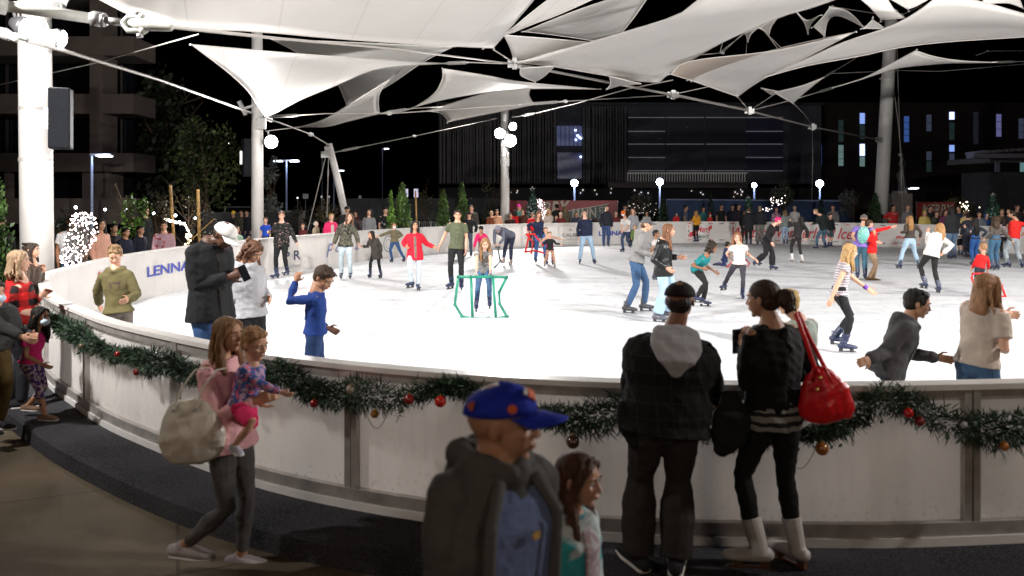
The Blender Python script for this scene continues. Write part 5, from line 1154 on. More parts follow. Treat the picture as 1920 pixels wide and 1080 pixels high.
# ---- banners, fence, plinth
def panel(name, label, cat, x0, y0, x1, y1, d0, d1, m, zb=None, th=.03, skew=0):
    a_, b_ = W(x0, y0, d0), W(x1, y0+skew, d1); g = M(); zt0, zt1 = a_[2], b_[2]; z0 = W(x0, y1, d0)[2] if zb is None else zb; n_ = V3(0, th, 0)
    vs = [V3(a_[0], a_[1], z0), V3(b_[0], b_[1], z0), V3(b_[0], b_[1], zt1), V3(a_[0], a_[1], zt0)]; g.add(vs+[v+n_ for v in vs], [(0,1,2,3), (7,6,5,4), (0,4,5,1), (1,5,6,2), (2,6,7,3), (3,7,4,0)])
    O = sum(vs)/4; rt = root(name, label, cat, O); g.obj('sheet', m, rt, O); 
    g = M(); k = max(2, int(np.linalg.norm(b_-a_)/2.4))
    for i in range(k+1): p = V3(*(a_*(1-i/k)+b_*i/k)); g.tube([V3(p[0], p[1]+.06, ZP), V3(p[0], p[1]+.06, p[2]+.03)], .022, 6)
    g.obj('frame_posts', galv, rt, O); return rt, O
def flattext(par, O, txt, x0, x1, y0, y1, d, m, shear=0., bold=0., skew=0.):
    cu = bpy.data.curves.new('lettering', 'FONT'); cu.body = txt; cu.shear = shear; cu.offset = bold; cu.resolution_u = 3
    to = bpy.data.objects.new('tmp', cu); C.objects.link(to); me = bpy.data.meshes.new_from_object(to.evaluated_get(bpy.context.evaluated_depsgraph_get())); bpy.data.objects.remove(to)
    n = len(me.vertices); co = np.empty(n*3); me.vertices.foreach_get('co', co); co = co.reshape(-1, 3); mn, mxx = co.min(0), co.max(0); out = np.zeros_like(co)
    for i in range(n):
        u = (co[i, 0]-mn[0])/(mxx[0]-mn[0]); v = (co[i, 1]-mn[1])/(mxx[1]-mn[1]); out[i] = W(x0+(x1-x0)*u, y1+(y0-y1)*v+skew*u, d)-O
    me.vertices.foreach_set('co', out.ravel()); me.update(); me.materials.clear(); me.materials.append(m); o = bpy.data.objects.new('lettering', me); C.objects.link(o); o.parent = par; return o
redv = mat('red_vinyl', (.22,.02,.018), .5, .15, .8); cream2 = mat('cream_ink', (.38,.34,.28), .6); greenv = mat('green_vinyl', (.02,.05,.05), .5)
pn, pO = panel('street_banner', 'long red fence banner with cream lettering and dark green box', 'banner', 953, 376, 1158, 414, 47, 47, redv)
flattext(pn, pO, 'MERRY', 985, 1068, 380, 408, 46.95, cream2, .25, .02, -4)
g = M(); a_, b_, c_, d_ = W(1066, 396, 46.9), W(1140, 383, 46.9), W(1140, 412, 46.9), W(1068, 412, 46.9); g.add([a_, b_, c_, d_], [(3, 2, 1, 0)]); g.obj('green_box', greenv, pn, pO)
g = M(); g.beam(W(1066, 395.5, 46.85), W(1141, 382.5, 46.85), .03, .05); g.obj('cream_line', cream2, pn, pO)
flattext(pn, pO, 'MAIN', 1073, 1118, 391, 410, 46.85, cream2, 0, .03, -2); flattext(pn, pO, 'ST', 1123, 1133, 388, 397, 46.85, cream2, 0, .02)
bluef = mat('blue_mesh', (.02,.045,.12), .7, .3, 1.5)
pn, pO = panel('fence_screen', 'dark blue fabric screened fence behind the far barrier', 'fence', 1250, 374, 1600, 414, 49, 49, bluef)
g = M(); g.tube([W(1250, 374, 48.9), W(1600, 377, 48.9)], .04, 6); g.obj('top_rail', mat('blue_rail', (.3,.35,.5), .4), pn, pO)
pn, pO = panel('fence_screen', 'short blue fence screen left of the statue plinth', 'fence', 1651, 378, 1674, 418, 46, 46, bluef)
g = M(); g.tube([W(1651, 378, 45.9), W(1674, 378, 45.9)], .05, 6); g.obj('top_rail', mat('blue_rail', (.3,.35,.5), .4), pn, pO)
pn, pO = panel('street_banner', 'smaller red banner with white stripes right of the statue plinth', 'banner', 1719, 379, 1790, 410, 45, 45, redv)
flattext(pn, pO, 'MERRY', 1728, 1788, 383, 404, 44.95, cream2, .3, .02)
pn, pO = panel('windscreen_fence', 'dark grey mesh fence running behind the clipped cones', 'fence', 640, 372, 955, 415, 44, 50, mat('grey_mesh', (.02,.02,.022), .8, .2, 1))
pn, pO = panel('windscreen_fence', 'dark mesh fence left of the second mast', 'fence', 380, 398, 560, 440, 34, 37, mat('grey_mesh', (.02,.02,.022), .8, .2, 1))
pO = V3(*W(1691, 400, 45)); pO[2] = ZP; pl = root('statue', 'dark slender bronze statue on a grey block plinth', 'statue', pO)
slab('plinth', 1672, 363, 1711, 418, 44.5, 1.2, mat('plinth_block', (.2,.17,.15), .9, .15, 2, fn=blockfn), pl, pO); slab('plinth_cap', 1683, 358, 1701, 363, 44.7, .7, mat('plinth_cap', (.3,.28,.26), .8), pl, pO)
g = M(); P_ = lambda x, y: W(x, y, 45)
g.sweep([P_(1688, 358), P_(1689, 345), P_(1692, 332), P_(1691, 318)], [.09, .12, .16, .14], None, (1,0,0), 12); g.sweep([P_(1695, 357), P_(1696, 344), P_(1692, 330)], [.08, .11, .13], None, (1,0,0)); g.ball(P_(1690, 306), .15)
g.sweep([P_(1691, 318), P_(1690, 308)], [.15, .07], None, (1,0,0)); g.sweep([P_(1693, 318), P_(1697, 308), P_(1692, 294)], [.07, .06, .05], None, (1,0,0)); g.sweep([P_(1688, 319), P_(1682, 328), P_(1685, 340)], [.07, .06, .05], None, (1,0,0))
soft(g, 'figure', mat('bronze', (.07,.07,.065), .5, .2, 12, metal=.6), pl, pO, .045, 2)
# crowd railings
def railing(label, x, y0, y1, d, w_):
    a_ = W(x-w_/2, y0, d); b_ = W(x+w_/2, y1, d); O = V3((a_[0]+b_[0])/2, d, ZP); rt = root('crowd_railing', label, 'railing', O, 'steel crowd railings'); g = M(); n = 9
    for i in range(n+1): xx = a_[0]+(b_[0]-a_[0])*i/n; g.tube([V3(xx, d, b_[2]), V3(xx, d, a_[2])], .012, 5)
    g.obj('bars', galv, rt, O); g = M(); g.tube([V3(a_[0], d, ZP), V3(a_[0], d, a_[2]), V3(b_[0], d, a_[2]), V3(b_[0], d, ZP)], .022, 6); g.tube([V3(a_[0], d, b_[2]), V3(b_[0], d, b_[2])], .02, 6); g.obj('frame', galv, rt, O)
railing('steel crowd railing left of the grey sweater woman', 677, 414, 433, 30.5, 16); railing('steel crowd railing behind the clipped cones', 800, 416, 430, 35, 34); railing('steel crowd railing behind the boy with the mask', 776, 415, 430, 34, 20)

# ---- vehicles in the car park
def car(label, x, yb, d, L_, H_, col, pick=False, group='cars in the dark car park', yaw=0, es=.0):
    b = W(x, Y0, d); b[2] = ZP; rt = root('pickup_truck' if pick else 'parked_car', label, 'truck' if pick else 'car', b, group)
    c_, s_ = math.cos(yaw), math.sin(yaw); T = lambda X_, Y_, Z_: b+V3(X_*c_-Y_*s_, X_*s_+Y_*c_, Z_); wd = .9
    pr = [(-L_/2, .35), (-L_/2, .75), (-L_/2+.1, .85), (L_/2-.9, .9), (L_/2-.05, .75), (L_/2, .35)]
    cab = [(-L_/2+1.7 if pick else -L_/2+.25, .85), (-L_/2+1.85 if pick else -L_/2+.8, H_-.04), (-L_/2+2.1 if pick else -L_/2+1.1, H_), (L_/2-1.9, H_), (L_/2-1.2, .88)]
    paint = mat('car_paint%.2f%.2f' % (col[0], col[2]), col, .3, .05, metal=.3)
    for nm, pf, y_, m_ in (('body', pr, wd, paint), ('cabin', cab, wd*.86, darkglass)):
        g = M(); n = len(pf); g.add([T(p[0], -y_, p[1]) for p in pf]+[T(p[0], y_, p[1]) for p in pf], [tuple(range(n)), tuple(range(2*n-1, n-1, -1))]+[(i, i+n, (i+1) % n+n, (i+1) % n) for i in range(n)]); o = g.obj(nm, m_, rt, b); md = o.modifiers.new('b', 'BEVEL'); md.width = .06; md.segments = 2
    g = M(); g.beam(T(cab[1][0], 0, H_), T(cab[3][0], 0, H_), 1.5, .05); g.beam(T(cab[3][0], -wd*.8, H_), T(cab[4][0], -wd*.86, .9), .07, .07); g.beam(T(cab[1][0], -wd*.8, H_), T(cab[0][0], -wd*.86, .9), .07, .07); g.obj('roof', paint, rt, b)
    for X_ in (-L_/2+.85, L_/2-.85):
        for Y_ in (-wd, wd-.2):
            g = M(); g.sweep([T(X_, Y_, .36), T(X_, Y_+.2, .36)], [.36]*2, None, (1,0,0), 18, 'flat'); w0 = g.obj('wheel', mat('tyre', (.01,.01,.01), .9), rt, b); g = M(); g.sweep([T(X_, Y_-.01, .36), T(X_, Y_+.01, .36)], [.2]*2, None, (1,0,0), 12, 'flat'); g.obj('rim', galv, w0, b)
    for sg in (-1, 1):
        g = M(); g.box(T(L_/2-.03, sg*.65, .66), (.1, .3, .14)); g.obj('headlight', mat('headlight%.1f' % es, (.5,.5,.5), .2, emit=(.8,.85,1), es=es or .05), rt, b)
car('pale pickup truck parked left of the second mast', 458, 0, 52, 5.6, 1.85, (.35,.35,.4), True, es=6)
car('dark saloon car at the left end of the car park', 413, 0, 50, 4.5, 1.5, (.03,.03,.05)); car('white pickup partly hidden right of the second mast', 512, 0, 53, 4.8, 1.8, (.4,.42,.6), True)
car('dark car with a lit headlight behind the bush', 560, 0, 56, 4.5, 1.5, (.02,.02,.03), es=6); car('low dark car behind the guy cables', 610, 0, 60, 4.5, 1.5, (.02,.02,.025)); car('grey saloon at the right of the car park', 665, 0, 66, 4.6, 1.5, (.06,.06,.08))
tr = V3(*W(547, 403, 38)); tr[2] = ZP
bn_ = root('planter_box', 'tan concrete planter with dark slots behind spectators', 'planter', tr); slab('box', 530, 395, 562, 425, 38, 1., mat('planter', (.2,.17,.14), .8), bn_, tr)
for x in (541, 549): slab('slot', x, 402, x+4, 405, 37.97, .05, darkglass, bn_, tr)
# distant boxes and signs of light in the car park
rr = random.Random(4)
for i, (x, y, w_, h_) in enumerate(((573,368,10,9),(603,369,3,4),(617,369,3,4),(558,371,2.4,2.4),(675,370,5,7))):
    a_ = W(x, y, 90); o = root('lit_sign', ['square pale sign above the car park', 'small lit panel left of the guy cables', 'small lit panel between the guy cables', 'small bright lamp panel above the parked cars', 'dim pale sign right of the leaning strut'][i], 'sign', a_); g = M(); g.box(a_, (w_*.06, .1, h_*.06)); g.obj('face', mat('sign_face%d' % i, (.3,.3,.3), .5, emit=(.75,.78,.8), es=(.09,.5,.35,3.,.08)[i]), o, a_); g = M(); g.tube([a_, V3(a_[0], a_[1], ZP)], .05, 6); g.obj('post', galv, o, a_)
# ================================================================ the people
WH = (.6,.58,.56); GREY = (.25,.25,.27); DGREY = (.06,.06,.065); BLACK = (.01,.01,.011); DEN = (.03,.07,.17); LDEN = (.26,.36,.47); MDEN = (.06,.12,.22)
BRN = (.055,.025,.012); DBRN = (.02,.011,.007); BLD = (.36,.22,.09); DBLD = (.2,.11,.05); HB = (.008,.006,.005)
camo = blotch((.015,.015,.012), 22, .48, .54, (.16,.15,.11)); SK = 'skaters on the ice'; SP = 'spectators behind the barrier'
pr = person
# ---- skaters, near to far
I = pr('boy in olive hoodie and grey trousers skating by the left barrier', 214, 722, 457, 12, s=165, pv=(222,583), nk=(217,508), hd=(216,479), hyaw=20, hp=28, hR=(184,575,.3), hL=(240,572,-.25), fR=(205,722,0), fL=(240,716,.2), up=('hoodie', (.10,.085,.035)), lo=('jeans', (.13,.11,.10)), hair=('spiky', (.2,.12,.06)), sk='light', w=.86, group=SK)
patch(I, 'print', mat('brown_print', (.06,.035,.02), .8), -.05, .06, .12, .2)
pr('boy in blue long sleeve top leaning forward with his arm raised', 585, 826, 497, 105, s=215, h=1.36, ext=0, w=.9, pv=(590,618), nk=(592,548,-.02), hd=(606,522), hyaw=70, hp=35, hR=(546,520,.05), hL=(620,628,.1), fR=(560,820,-.15), fL=(605,826,.15), up=('long', (.015,.045,.21), {'fat':1.1}), lo=('jeans', (.02,.045,.13)), hair=('short', (.05,.03,.018)), sk='tan', group=SK)
I = pr('tall man in black jacket and white cap looking at a phone', 396, 795, 403, 62, s=200, h=1.86, pv=(394,604), nk=(392,458), hd=(421,442,-.05), hyaw=62, hp=38, hR=(445,530,-.12), hL=(450,528,.02), up=('jacket', (.012,.012,.014), {'hem':.10,'fat':1.12,'inner':(.02,.02,.02)}), lo=('jeans', DEN), hair=('short', DBRN), hat=('cap', (.7,.69,.66)), sk='dark', curl=.9, w=1.12, group=SK)
I2 = pr('girl in light grey hoodie with curly brown hair beside the white cap man', 468, 740, 442, 48, s=183, h=1.62, pv=(468,588), nk=(462,498), hd=(475,472), hyaw=60, hp=35, hR=(440,575,-.1), hL=(507,573,.05), up=('hoodie', (.36,.36,.38), {'fat':1.12}), lo=('leggings', BLACK), hair=('curly', (.09,.04,.02), .2), sk='tan', fem=True, group=SK)
pr('woman in black christmas sweater with green hem on the left ice', 527, 523, 398, 8, s=71, pv=(528,456), nk=(528,418), hd=(528,405), hyaw=12, hR=(500,440,-.1), hL=(560,462,0), fR=(518,524,-.1,-40), fL=(538,518,0,-20), up=('long', (.008,.012,.01), {'hem':.14,'fat':1.28,'tag':'xm','pat':blotch((.35,.2,.2), 26, .60, .64)}), lo=('slim', BLACK), hair=('short', (.12,.06,.03)), sk='fair', fem=True, w=1.15, group=SK)
pr('long haired woman in camouflage jacket and pale ripped jeans', 648, 524, 399, 5, s=71, pv=(648,462), nk=(649,421), hd=(655,407), hyaw=25, hr=-8, hR=(624,464,0), hL=(674,462,0), fR=(640,524,0), fL=(657,524,0), up=('jacket', (.10,.095,.07), {'tag':'camo','pat':camo,'hem':.12}), lo=('jeans', (.42,.5,.54)), hair=('long', (.12,.06,.035), .3), sk='fair', fem=True, group=SK)
pr('little girl in long dark coat holding the camouflage woman\'s hand', 702, 523, 430, -15, s=70, pv=(705,477), nk=(699,448), hd=(696,440), hyaw=-45, hR=(676,464,0), hL=(716,478,0), fR=(694,522,0), fL=(714,523,0), up=('coat', (.045,.04,.036), {'hem':.3}), lo=('leggings', BLACK), hair=('long', DBRN, .2), sk='light', fem=True, group=SK)
pr('boy in olive jacket and white face mask with one arm stretched out', 739, 494, 416, -20, s=56.7, pv=(740,457), nk=(739,432), hd=(739,424), hyaw=20, hR=(707,444,0), hL=(744,450,0), fR=(735,493,0), fL=(758,492,0), up=('jacket', (.12,.10,.06)), lo=('jeans', DEN), hair=('short', (.15,.08,.04)), sk='light', mask='w', group=SK)
pr('woman in bright red coat with long black hair holding hands with a man', 778, 546, 412, 12, s=81, pv=(778,476), nk=(777,438), hd=(778,423), hyaw=20, hR=(760,468,-.1), hL=(818,467,0), fR=(771,541,0,-40), fL=(784,546,.05,20), up=('coat', (.62,.012,.03), {'hem':.22,'fat':1.15,'inner':(.16,.12,.1),'iw':.024}), lo=('jeans', (.5,.57,.62)), hair=('long', HB, .32), sk='tan', fem=True, group=SK)
I = pr('man in olive short sleeved shirt and black jeans holding hands with the red coat woman', 858, 545, 394, 4, s=81, pv=(856,468), nk=(858,417), hd=(858,404), hR=(822,466,0), hL=(874,474,-.1), fR=(846,543,0,-30), fL=(865,545,0,5), up=('tee', (.085,.095,.055), {'hem':.07}), lo=('slim', (.012,.012,.014)), hair=('short', DBRN), sk='light', group=SK)
q = M()
for k in range(5): q.ball(I['NB']-I['ut']*(.08+.075*k)*I['h']*.8+I['f']*(.064*I['h']+.018), .007, 6, 4)
q.obj('buttons', mat('button', (.4,.38,.3), .5), I['rt'], I['O'])
pr('man in black jacket and cap skating behind the green walker girl', 878, 483, 396, -5, s=51, pv=(878,443), nk=(880,412), hd=(880,403), hR=(866,440,0), hL=(892,440,0), up=('jacket', BLACK), lo=('jeans', (.05,.06,.09)), hat=('cap', (.02,.02,.025)), sk='light', group=SK)
pr('child in hot pink jacket bending forward behind the walker girl', 905, 497, 424, -10, s=58, h=1.35, pv=(905,462,.12), nk=(902,440,-.2), hd=(902,430,-.3), hp=40, hR=(888,468,-.25), hL=(918,466,-.25), up=('jacket', (.65,.02,.12), {'fat':1.2}), lo=('jeans', (.03,.03,.05)), hair=('short', HB), sk='tan', group=SK)
pr('man in blue grey sweater bending over a grey skating frame', 950, 496, 418, -25, s=58, h=1.72, pv=(956,450,.25), nk=(934,430,-.3), hd=(934,430,-.52), hyaw=-15, hp=62, hR=(927,463,-.5), hL=(934,463,-.5), fR=(944,495,-.05), fL=(958,497,.1), up=('long', (.12,.13,.17), {'fat':1.25,'hem':.06}), lo=('jeans', (.025,.03,.06)), hat=('beanie', (.22,.22,.25)), hair=('short', DBRN), shoe=(.3,.24,.2), sk='light', group=SK)
pr('girl in grey tee with long wavy hair pushing a green walker frame', 906, 590, 443, 2, s=101, h=1.40, pv=(907,510,.22), nk=(907,467,-.05), hd=(910,457,-.13), hp=22, hR=(893,517,-.4), hL=(919,517,-.4), fR=(893,586,0), fL=(918,581,.1), up=('tee', (.17,.165,.16), {'tag':'gt','pat':blotch((.3,.3,.3), 12, .58, .6),'sl':.5}), lo=('slim', (.05,.10,.19)), hair=('wavy', (.24,.13,.06), .33), sk='fair', fem=True, group=SK)
pr('woman in navy vest with long hair steadying a toddler skater', 1011, 495, 392, 10, s=57, pv=(1011,450), nk=(1008,415,-.1), hd=(1010,402,-.15), hp=25, hR=(992,438,0), hL=(1012,462,-.25), fR=(1004,493,0), fL=(1022,488,.3), up=('long', (.012,.018,.05), {'fat':1.1}), lo=('jeans', (.05,.13,.33)), hair=('long', (.13,.07,.04), .2), sk='light', fem=True, group=SK)
pr('child with peach sleeves spreading her arms behind the toddler', 1031, 499, 421, 15, s=60, h=1.15, pv=(1030,470,.3), nk=(1026,443,.2), hd=(1023,432,.2), hR=(1010,455,.1), hL=(1058,451,.1), fR=(1025,497,.3), fL=(1036,497,.3), up=('long', (.55,.33,.24)), lo=('slim', (.35,.02,.12)), hair=('short', DBLD), sk='fair', fem=True, group=SK)
pr('toddler in black top and rainbow striped trousers on the ice', 1030, 503, 431, 5, s=61, h=1.06, pv=(1031,470), nk=(1031,448), hd=(1030,440), hR=(1013,458,0), hL=(1054,459,0), fR=(1021,501,-.05), fL=(1040,504,.05), up=('long', (.012,.011,.012), {'hem':.1,'flare':.02}), lo=('slim', (.45,.12,.10), {'tag':'rb','pat':stripes((.32,.3,.16), .09, .5)}), hair=('short', DBLD), shoe=(.3,.24,.2), sk='fair', group=SK)
I = pr('man with glasses in navy sweatshirt and faded jeans', 1099, 496, 391, 0, s=57, pv=(1099,448), nk=(1097,411), hd=(1096,400), hR=(1084,450,0), hL=(1108,450,0), fR=(1087,496,0,-10), fL=(1114,496,0,10), up=('long', (.012,.016,.04), {'fat':1.2,'hem':.07}), lo=('jeans', LDEN), hair=('short', (.05,.03,.02)), sk='fair', group=SK, w=1.08)
patch(I, 'print', mat('mustard_print', (.25,.2,.05), .8), -.07, .07, .13, .2)
for sg in (-1, 1):
    q = M(); q.sweep([I['X'](.13*sg-.1, .43, .04), I['X'](.13*sg-.1, .43, .05)], [.001]*2, None); pts = [I['X'](.15*sg+.11*math.cos(a), .44, .04+.08*math.sin(a)) for a in np.linspace(0, 6.28, 13)]; q = M(); q.tube(pts, .004, 5); q.obj('glasses', mat('frame_black', (.01,.01,.01), .3), I['rt'], I['O'])
pr('man in dark puffer jacket and blue jeans standing by the barrier', 1136, 465, 384, 3, s=43, pv=(1136,428), nk=(1136,399), hd=(1138,390), hR=(1128,428,0), hL=(1147,428,0), up=('puffer', (.02,.022,.03)), lo=('jeans', (.04,.07,.16)), hair=('short', DBRN), sk='fair', group=SK)
pr('young man in orange cap and white shirt crouching forward', 1172, 473, 393, -35, s=46.5, h=1.62, pv=(1175,435,.1), nk=(1173,411,-.1), hd=(1169,400), hp=15, hR=(1165,437,-.2), hL=(1168,436,-.3), fR=(1168,473,0,-50), fL=(1182,464,.3), up=('tee', WH), lo=('jeans', (.04,.06,.12)), hat=('cap', (.7,.13,.01)), hair=('short', DBRN), mask='w', sk='light', ext=.93, group=SK)
pr('woman in light grey jacket skating behind the orange cap man', 1187, 464, 391, -10, s=44, pv=(1187,430), nk=(1187,404), hd=(1187,396), up=('jacket', (.28,.28,.3), {'hem':.1}), lo=('slim', BLACK), hair=('long', (.2,.1,.05), .2), sk='fair', fem=True, group=SK)
pr('small child in green jacket between the orange cap man and the cap teenager', 1190, 472, 425, -20, s=47, h=.98, up=('jacket', (.12,.18,.05)), lo=('slim', (.1,.15,.06)), hair=('short', BLD), sk='fair', group=SK)
pr('teenager in grey hoodie and grey cap wearing black hockey skates', 1196, 588, 407, 78, s=101, h=1.76, pv=(1193,490), nk=(1205,437), hd=(1212,422), hyaw=78, hp=4, hR=(1222,485,-.2), hL=(1220,478,.1), fR=(1176,590,-.1,60), fL=(1208,586,.12,75), up=('hoodie', (.19,.185,.18), {'fat':1.08}), lo=('jeans', (.04,.085,.17)), hair=('short', (.07,.035,.02)), hat=('cap', (.08,.08,.085)), shoe=(.05,.05,.055), sk='light', group=SK)
pr('girl in black leather jacket with long brown hair and pale flared jeans', 1243, 607, 413, 62, s=109, h=1.7, pv=(1243,503), nk=(1243,452), hd=(1254,432), hyaw=78, hR=(1252,512,-.2), hL=(1277,489,.2), fR=(1233,607,-.1,60), fL=(1246,600,.12,70), up=('jacket', (.012,.012,.013), {'hem':.19,'rough':.32,'fat':1.1,'tag':'lth','inner':(.01,.01,.01)}), lo=('wide', (.32,.45,.56)), hair=('long', (.15,.065,.03), .3), shoe=(.1,.1,.12), sk='light', fem=True, group=SK)
pr('child with dark hair half hidden behind the leather jacket girl', 1228, 520, 428, 60, s=72, h=1.2, up=('tee', (.45,.42,.4)), lo=('jeans', (.02,.02,.03)), hair=('short', HB), sk='brown', group=SK)
I = pr('boy in teal jersey leaning forward as he skates', 1312, 577, 450, 60, s=96, h=1.38, pv=(1307,522,.1), nk=(1324,480,-.1), hd=(1336,463,-.15), hyaw=70, hp=22, hR=(1316,510,-.2), hL=(1342,515,.0), fR=(1306,570,0,60), fL=(1319,577,.1,75), up=('tee', (.01,.17,.18), {'fat':1.2,'hem':.07,'tag':'tl'}), lo=('jeans', (.015,.013,.012)), hair=('curly', (.02,.012,.008), .05), sk='brown', ext=.93, group=SK)
patch(I, 'number', mat('white_print', (.6,.6,.6), .8), -.05, .05, .14, .26, back=True)
pr('child in navy snow suit kneeling on the ice', 1360, 500, 455, 100, s=59, h=1.1, pv=(1358,487,.1), nk=(1363,466), hd=(1364,459), hyaw=130, hR=(1366,482,0), hL=(1370,480,.1), fR=(1343,501,.2,270), fL=(1346,500,.0,270), up=('jacket', (.02,.03,.09)), lo=('jeans', (.03,.04,.12)), hair=('short', DBRN), sk='light', ext=0, group=SK)
pr('girl in white top with a small backpack gliding on one leg', 1384, 566, 433, -8, s=88, h=1.40, pv=(1386,491), nk=(1386,459,-.05), hd=(1382,445), hyaw=-15, hp=10, hr=6, hR=(1370,492,.25), hL=(1418,490,0), fR=(1358,546,.4,-50), fL=(1392,565,0,-10), up=('tee', (.66,.6,.56), {'hem':.05,'sl':.45}), lo=('leggings', (.045,.04,.05)), hair=('wavy', (.22,.10,.05), .2), sk='fair', fem=True, group=SK)
pr('woman in flared black clothes with bright pink hair leaning into her stride', 1440, 507, 405, 65, s=63, h=1.62, pv=(1438,453,.05), nk=(1448,424), hd=(1459,414), hyaw=80, hp=15, hR=(1446,460,-.2), hL=(1462,420,.1), fR=(1417,500,.2,60), fL=(1448,508,0,50), up=('jacket', (.012,.01,.012)), lo=('wide', (.015,.014,.016), {}), hair=('short', (.5,.02,.12)), sk='fair', fem=True, group=SK)
pr('woman in black jacket and leggings with white skates seen from behind', 1495, 493, 403, 185, s=56.5, pv=(1494,445), nk=(1500,418), hd=(1502,411), hyaw=200, hR=(1513,450,0), hL=(1477,414,.2), fR=(1504,494,0), fL=(1485,492,.1), up=('jacket', (.02,.017,.018)), lo=('leggings', (.022,.018,.02)), hair=('long', HB, .3), shoe=(.6,.58,.56), sk='light', fem=True, group=SK)
pr('man in black coat standing with his back turned near the ice rink words', 1404, 460, 392, 175, s=41, h=1.68, up=('coat', (.012,.012,.015), {'hem':.3,'fat':1.15}), lo=('jeans', BLACK), hat=('cap', (.02,.02,.02)), sk='light', group=SK)
pr('man in black hooded jacket and grey trousers facing the far barrier', 1425, 461, 386, 170, s=41, up=('jacket', (.015,.015,.018), {'fat':1.15}), lo=('wide', (.14,.13,.12)), hair=('short', (.2,.15,.1)), sk='light', w=1.1, group=SK)
pr('heavy man in black cap and dark jacket beside the black coat man', 1396, 457, 393, 160, s=39.5, up=('jacket', (.012,.012,.014)), lo=('jeans', (.02,.02,.02)), hat=('cap', (.015,.015,.02)), sk='tan', w=1.1, group=SK)
pr('woman in pale grey top and light jeans near the rink words', 1473, 460, 394, 185, s=40.5, up=('jacket', (.2,.22,.21)), lo=('jeans', LDEN), hair=('long', (.16,.1,.06), .2), sk='light', fem=True, group=SK, hR=(1484,424,.2))
pr('man in black shirt and blue jeans crouching low as he skates', 1541, 469, 392, 195, s=45, h=1.66, pv=(1545,428), nk=(1538,404,-.1), hd=(1529,397,-.2), hyaw=280, hp=10, hR=(1556,412,0), hL=(1520,422,-.1), fR=(1548,468,0,200), fL=(1531,469,0,220), up=('long', (.012,.018,.016), {'fat':1.15}), lo=('jeans', (.06,.11,.16)), hair=('short', (.3,.2,.12)), sk='fair', w=1.1, ext=.93, group=SK)
pr('child in black coat and shorts behind the crouching man', 1556, 467, 400, 10, s=43, h=1.4, up=('jacket', (.012,.015,.014)), lo=('shorts', (.05,.08,.09)), hair=('short', DBRN), sk='fair', group=SK)
I = pr('girl in striped grey tee and black leggings skating alone at right', 1575, 664, 451, 85, s=137, h=1.48, pv=(1573,556), nk=(1583,492), hd=(1594,472), hyaw=85, hp=8, hR=(1556,566,-.2), hL=(1634,548,.05), fR=(1583,664,.0,75), fL=(1567,650,.15,60), up=('tee', (.42,.38,.4), {'hem':.05,'tag':'st','pat':stripes((.2,.18,.2), .035, .4),'sl':.35}), lo=('leggings', (.012,.012,.014)), hair=('long', BLD, .22), sk='light', fem=True, ext=.955, group=SK)
q = M(); wv = I['Wr']['L']; dv = nrm(I['E']['L']-wv); q.sweep([wv+dv*.005, wv+dv*.055], [.031]*2, None, (0,1,0), 14, 'flat'); q.obj('wristband', cloth((.16,.06,.4)), I['rt'], I['O'], True)
I = pr('boy in dark grey hoodie right by the near rail reaching his arms out', 1690, 890, 540, 62, s=245, h=1.46, pv=(1668,700), nk=(1703,604), hd=(1720,570), hyaw=72, hp=14, hR=(1619,684,-.25), hL=(1766,682,.15), up=('hoodie', (.055,.053,.055), {'fat':1.05,'hem':.14,'inner':(.12,.13,.11),'iw':.03}), lo=('jeans', (.02,.02,.03)), hair=('short', (.012,.009,.007)), sk='tan', group=SK)
I = pr('girl in cream tee with long dark blonde hair right by the near rail', 1838, 900, 503, 118, s=250, h=1.53, pv=(1832,668), nk=(1846,572), hd=(1852,540), hyaw=105, hR=(1888,672,.0), hL=(1904,592,.4), up=('tee', (.43,.36,.30), {'hem':.06,'fat':1.12,'sl':.7}), lo=('slim', (.035,.075,.14)), hair=('wavy', (.24,.12,.055), .2), sk='light', fem=True, group=SK)
q = M(); wv = I['Wr']['R']; dv = nrm(I['E']['R']-wv); q.sweep([wv+dv*.01, wv+dv*.03], [.024]*2, None, (0,1,0), 12, 'flat'); q.obj('watch', mat('watch', (.03,.02,.02), .4), I['rt'], I['O'], True)
I = pr('man in purple tee with a mint backpack seen from behind', 1617, 525, 400, 165, s=71.5, pv=(1615,470), nk=(1618,425), hd=(1620,410), hyaw=150, hR=(1642,450,-.2), hL=(1606,460,0), fR=(1622,525,0), fL=(1608,523,.1), up=('tee', (.20,.13,.42), {'hem':.12,'fat':1.2}), lo=('jeans', (.05,.12,.17)), hair=('short', (.12,.06,.03)), hat=('cap', (.08,.075,.07)), sk='light', w=1.1, group=SK)
bp_c = I['NB']-I['ut']*.13*I['h']-I['f']*(.1*I['h']+.05)
bk = root('backpack', 'mint green patterned backpack worn by the purple tee man', 'backpack', bp_c); q = M(); q.ell(bp_c, [I['r']*.15, I['f']*.1, I['ut']*.23], 14, 10); soft(q, 'bag', cloth((.16,.45,.4), blotch((.5,.55,.5), 30, .55, .6), tagn='mint'), bk, bp_c, .015, 2, wr=.004)
q = M(); q.ell(bp_c-I['f']*.09-I['ut']*.08, [I['r']*.1, I['f']*.035, I['ut']*.08], 12, 8); q.obj('pocket', cloth((.14,.4,.36)), bk, bp_c, True)
for sg in (-1, 1):
    q = M(); q.tube([bp_c+I['r']*.07*sg+I['ut']*.2, I['NB']+I['r']*.085*sg-I['ut']*.0, I['NB']+I['r']*.09*sg+I['f']*.13-I['ut']*.1], .015, 6); q.obj('strap', cloth((.14,.4,.36)), bk, bp_c)
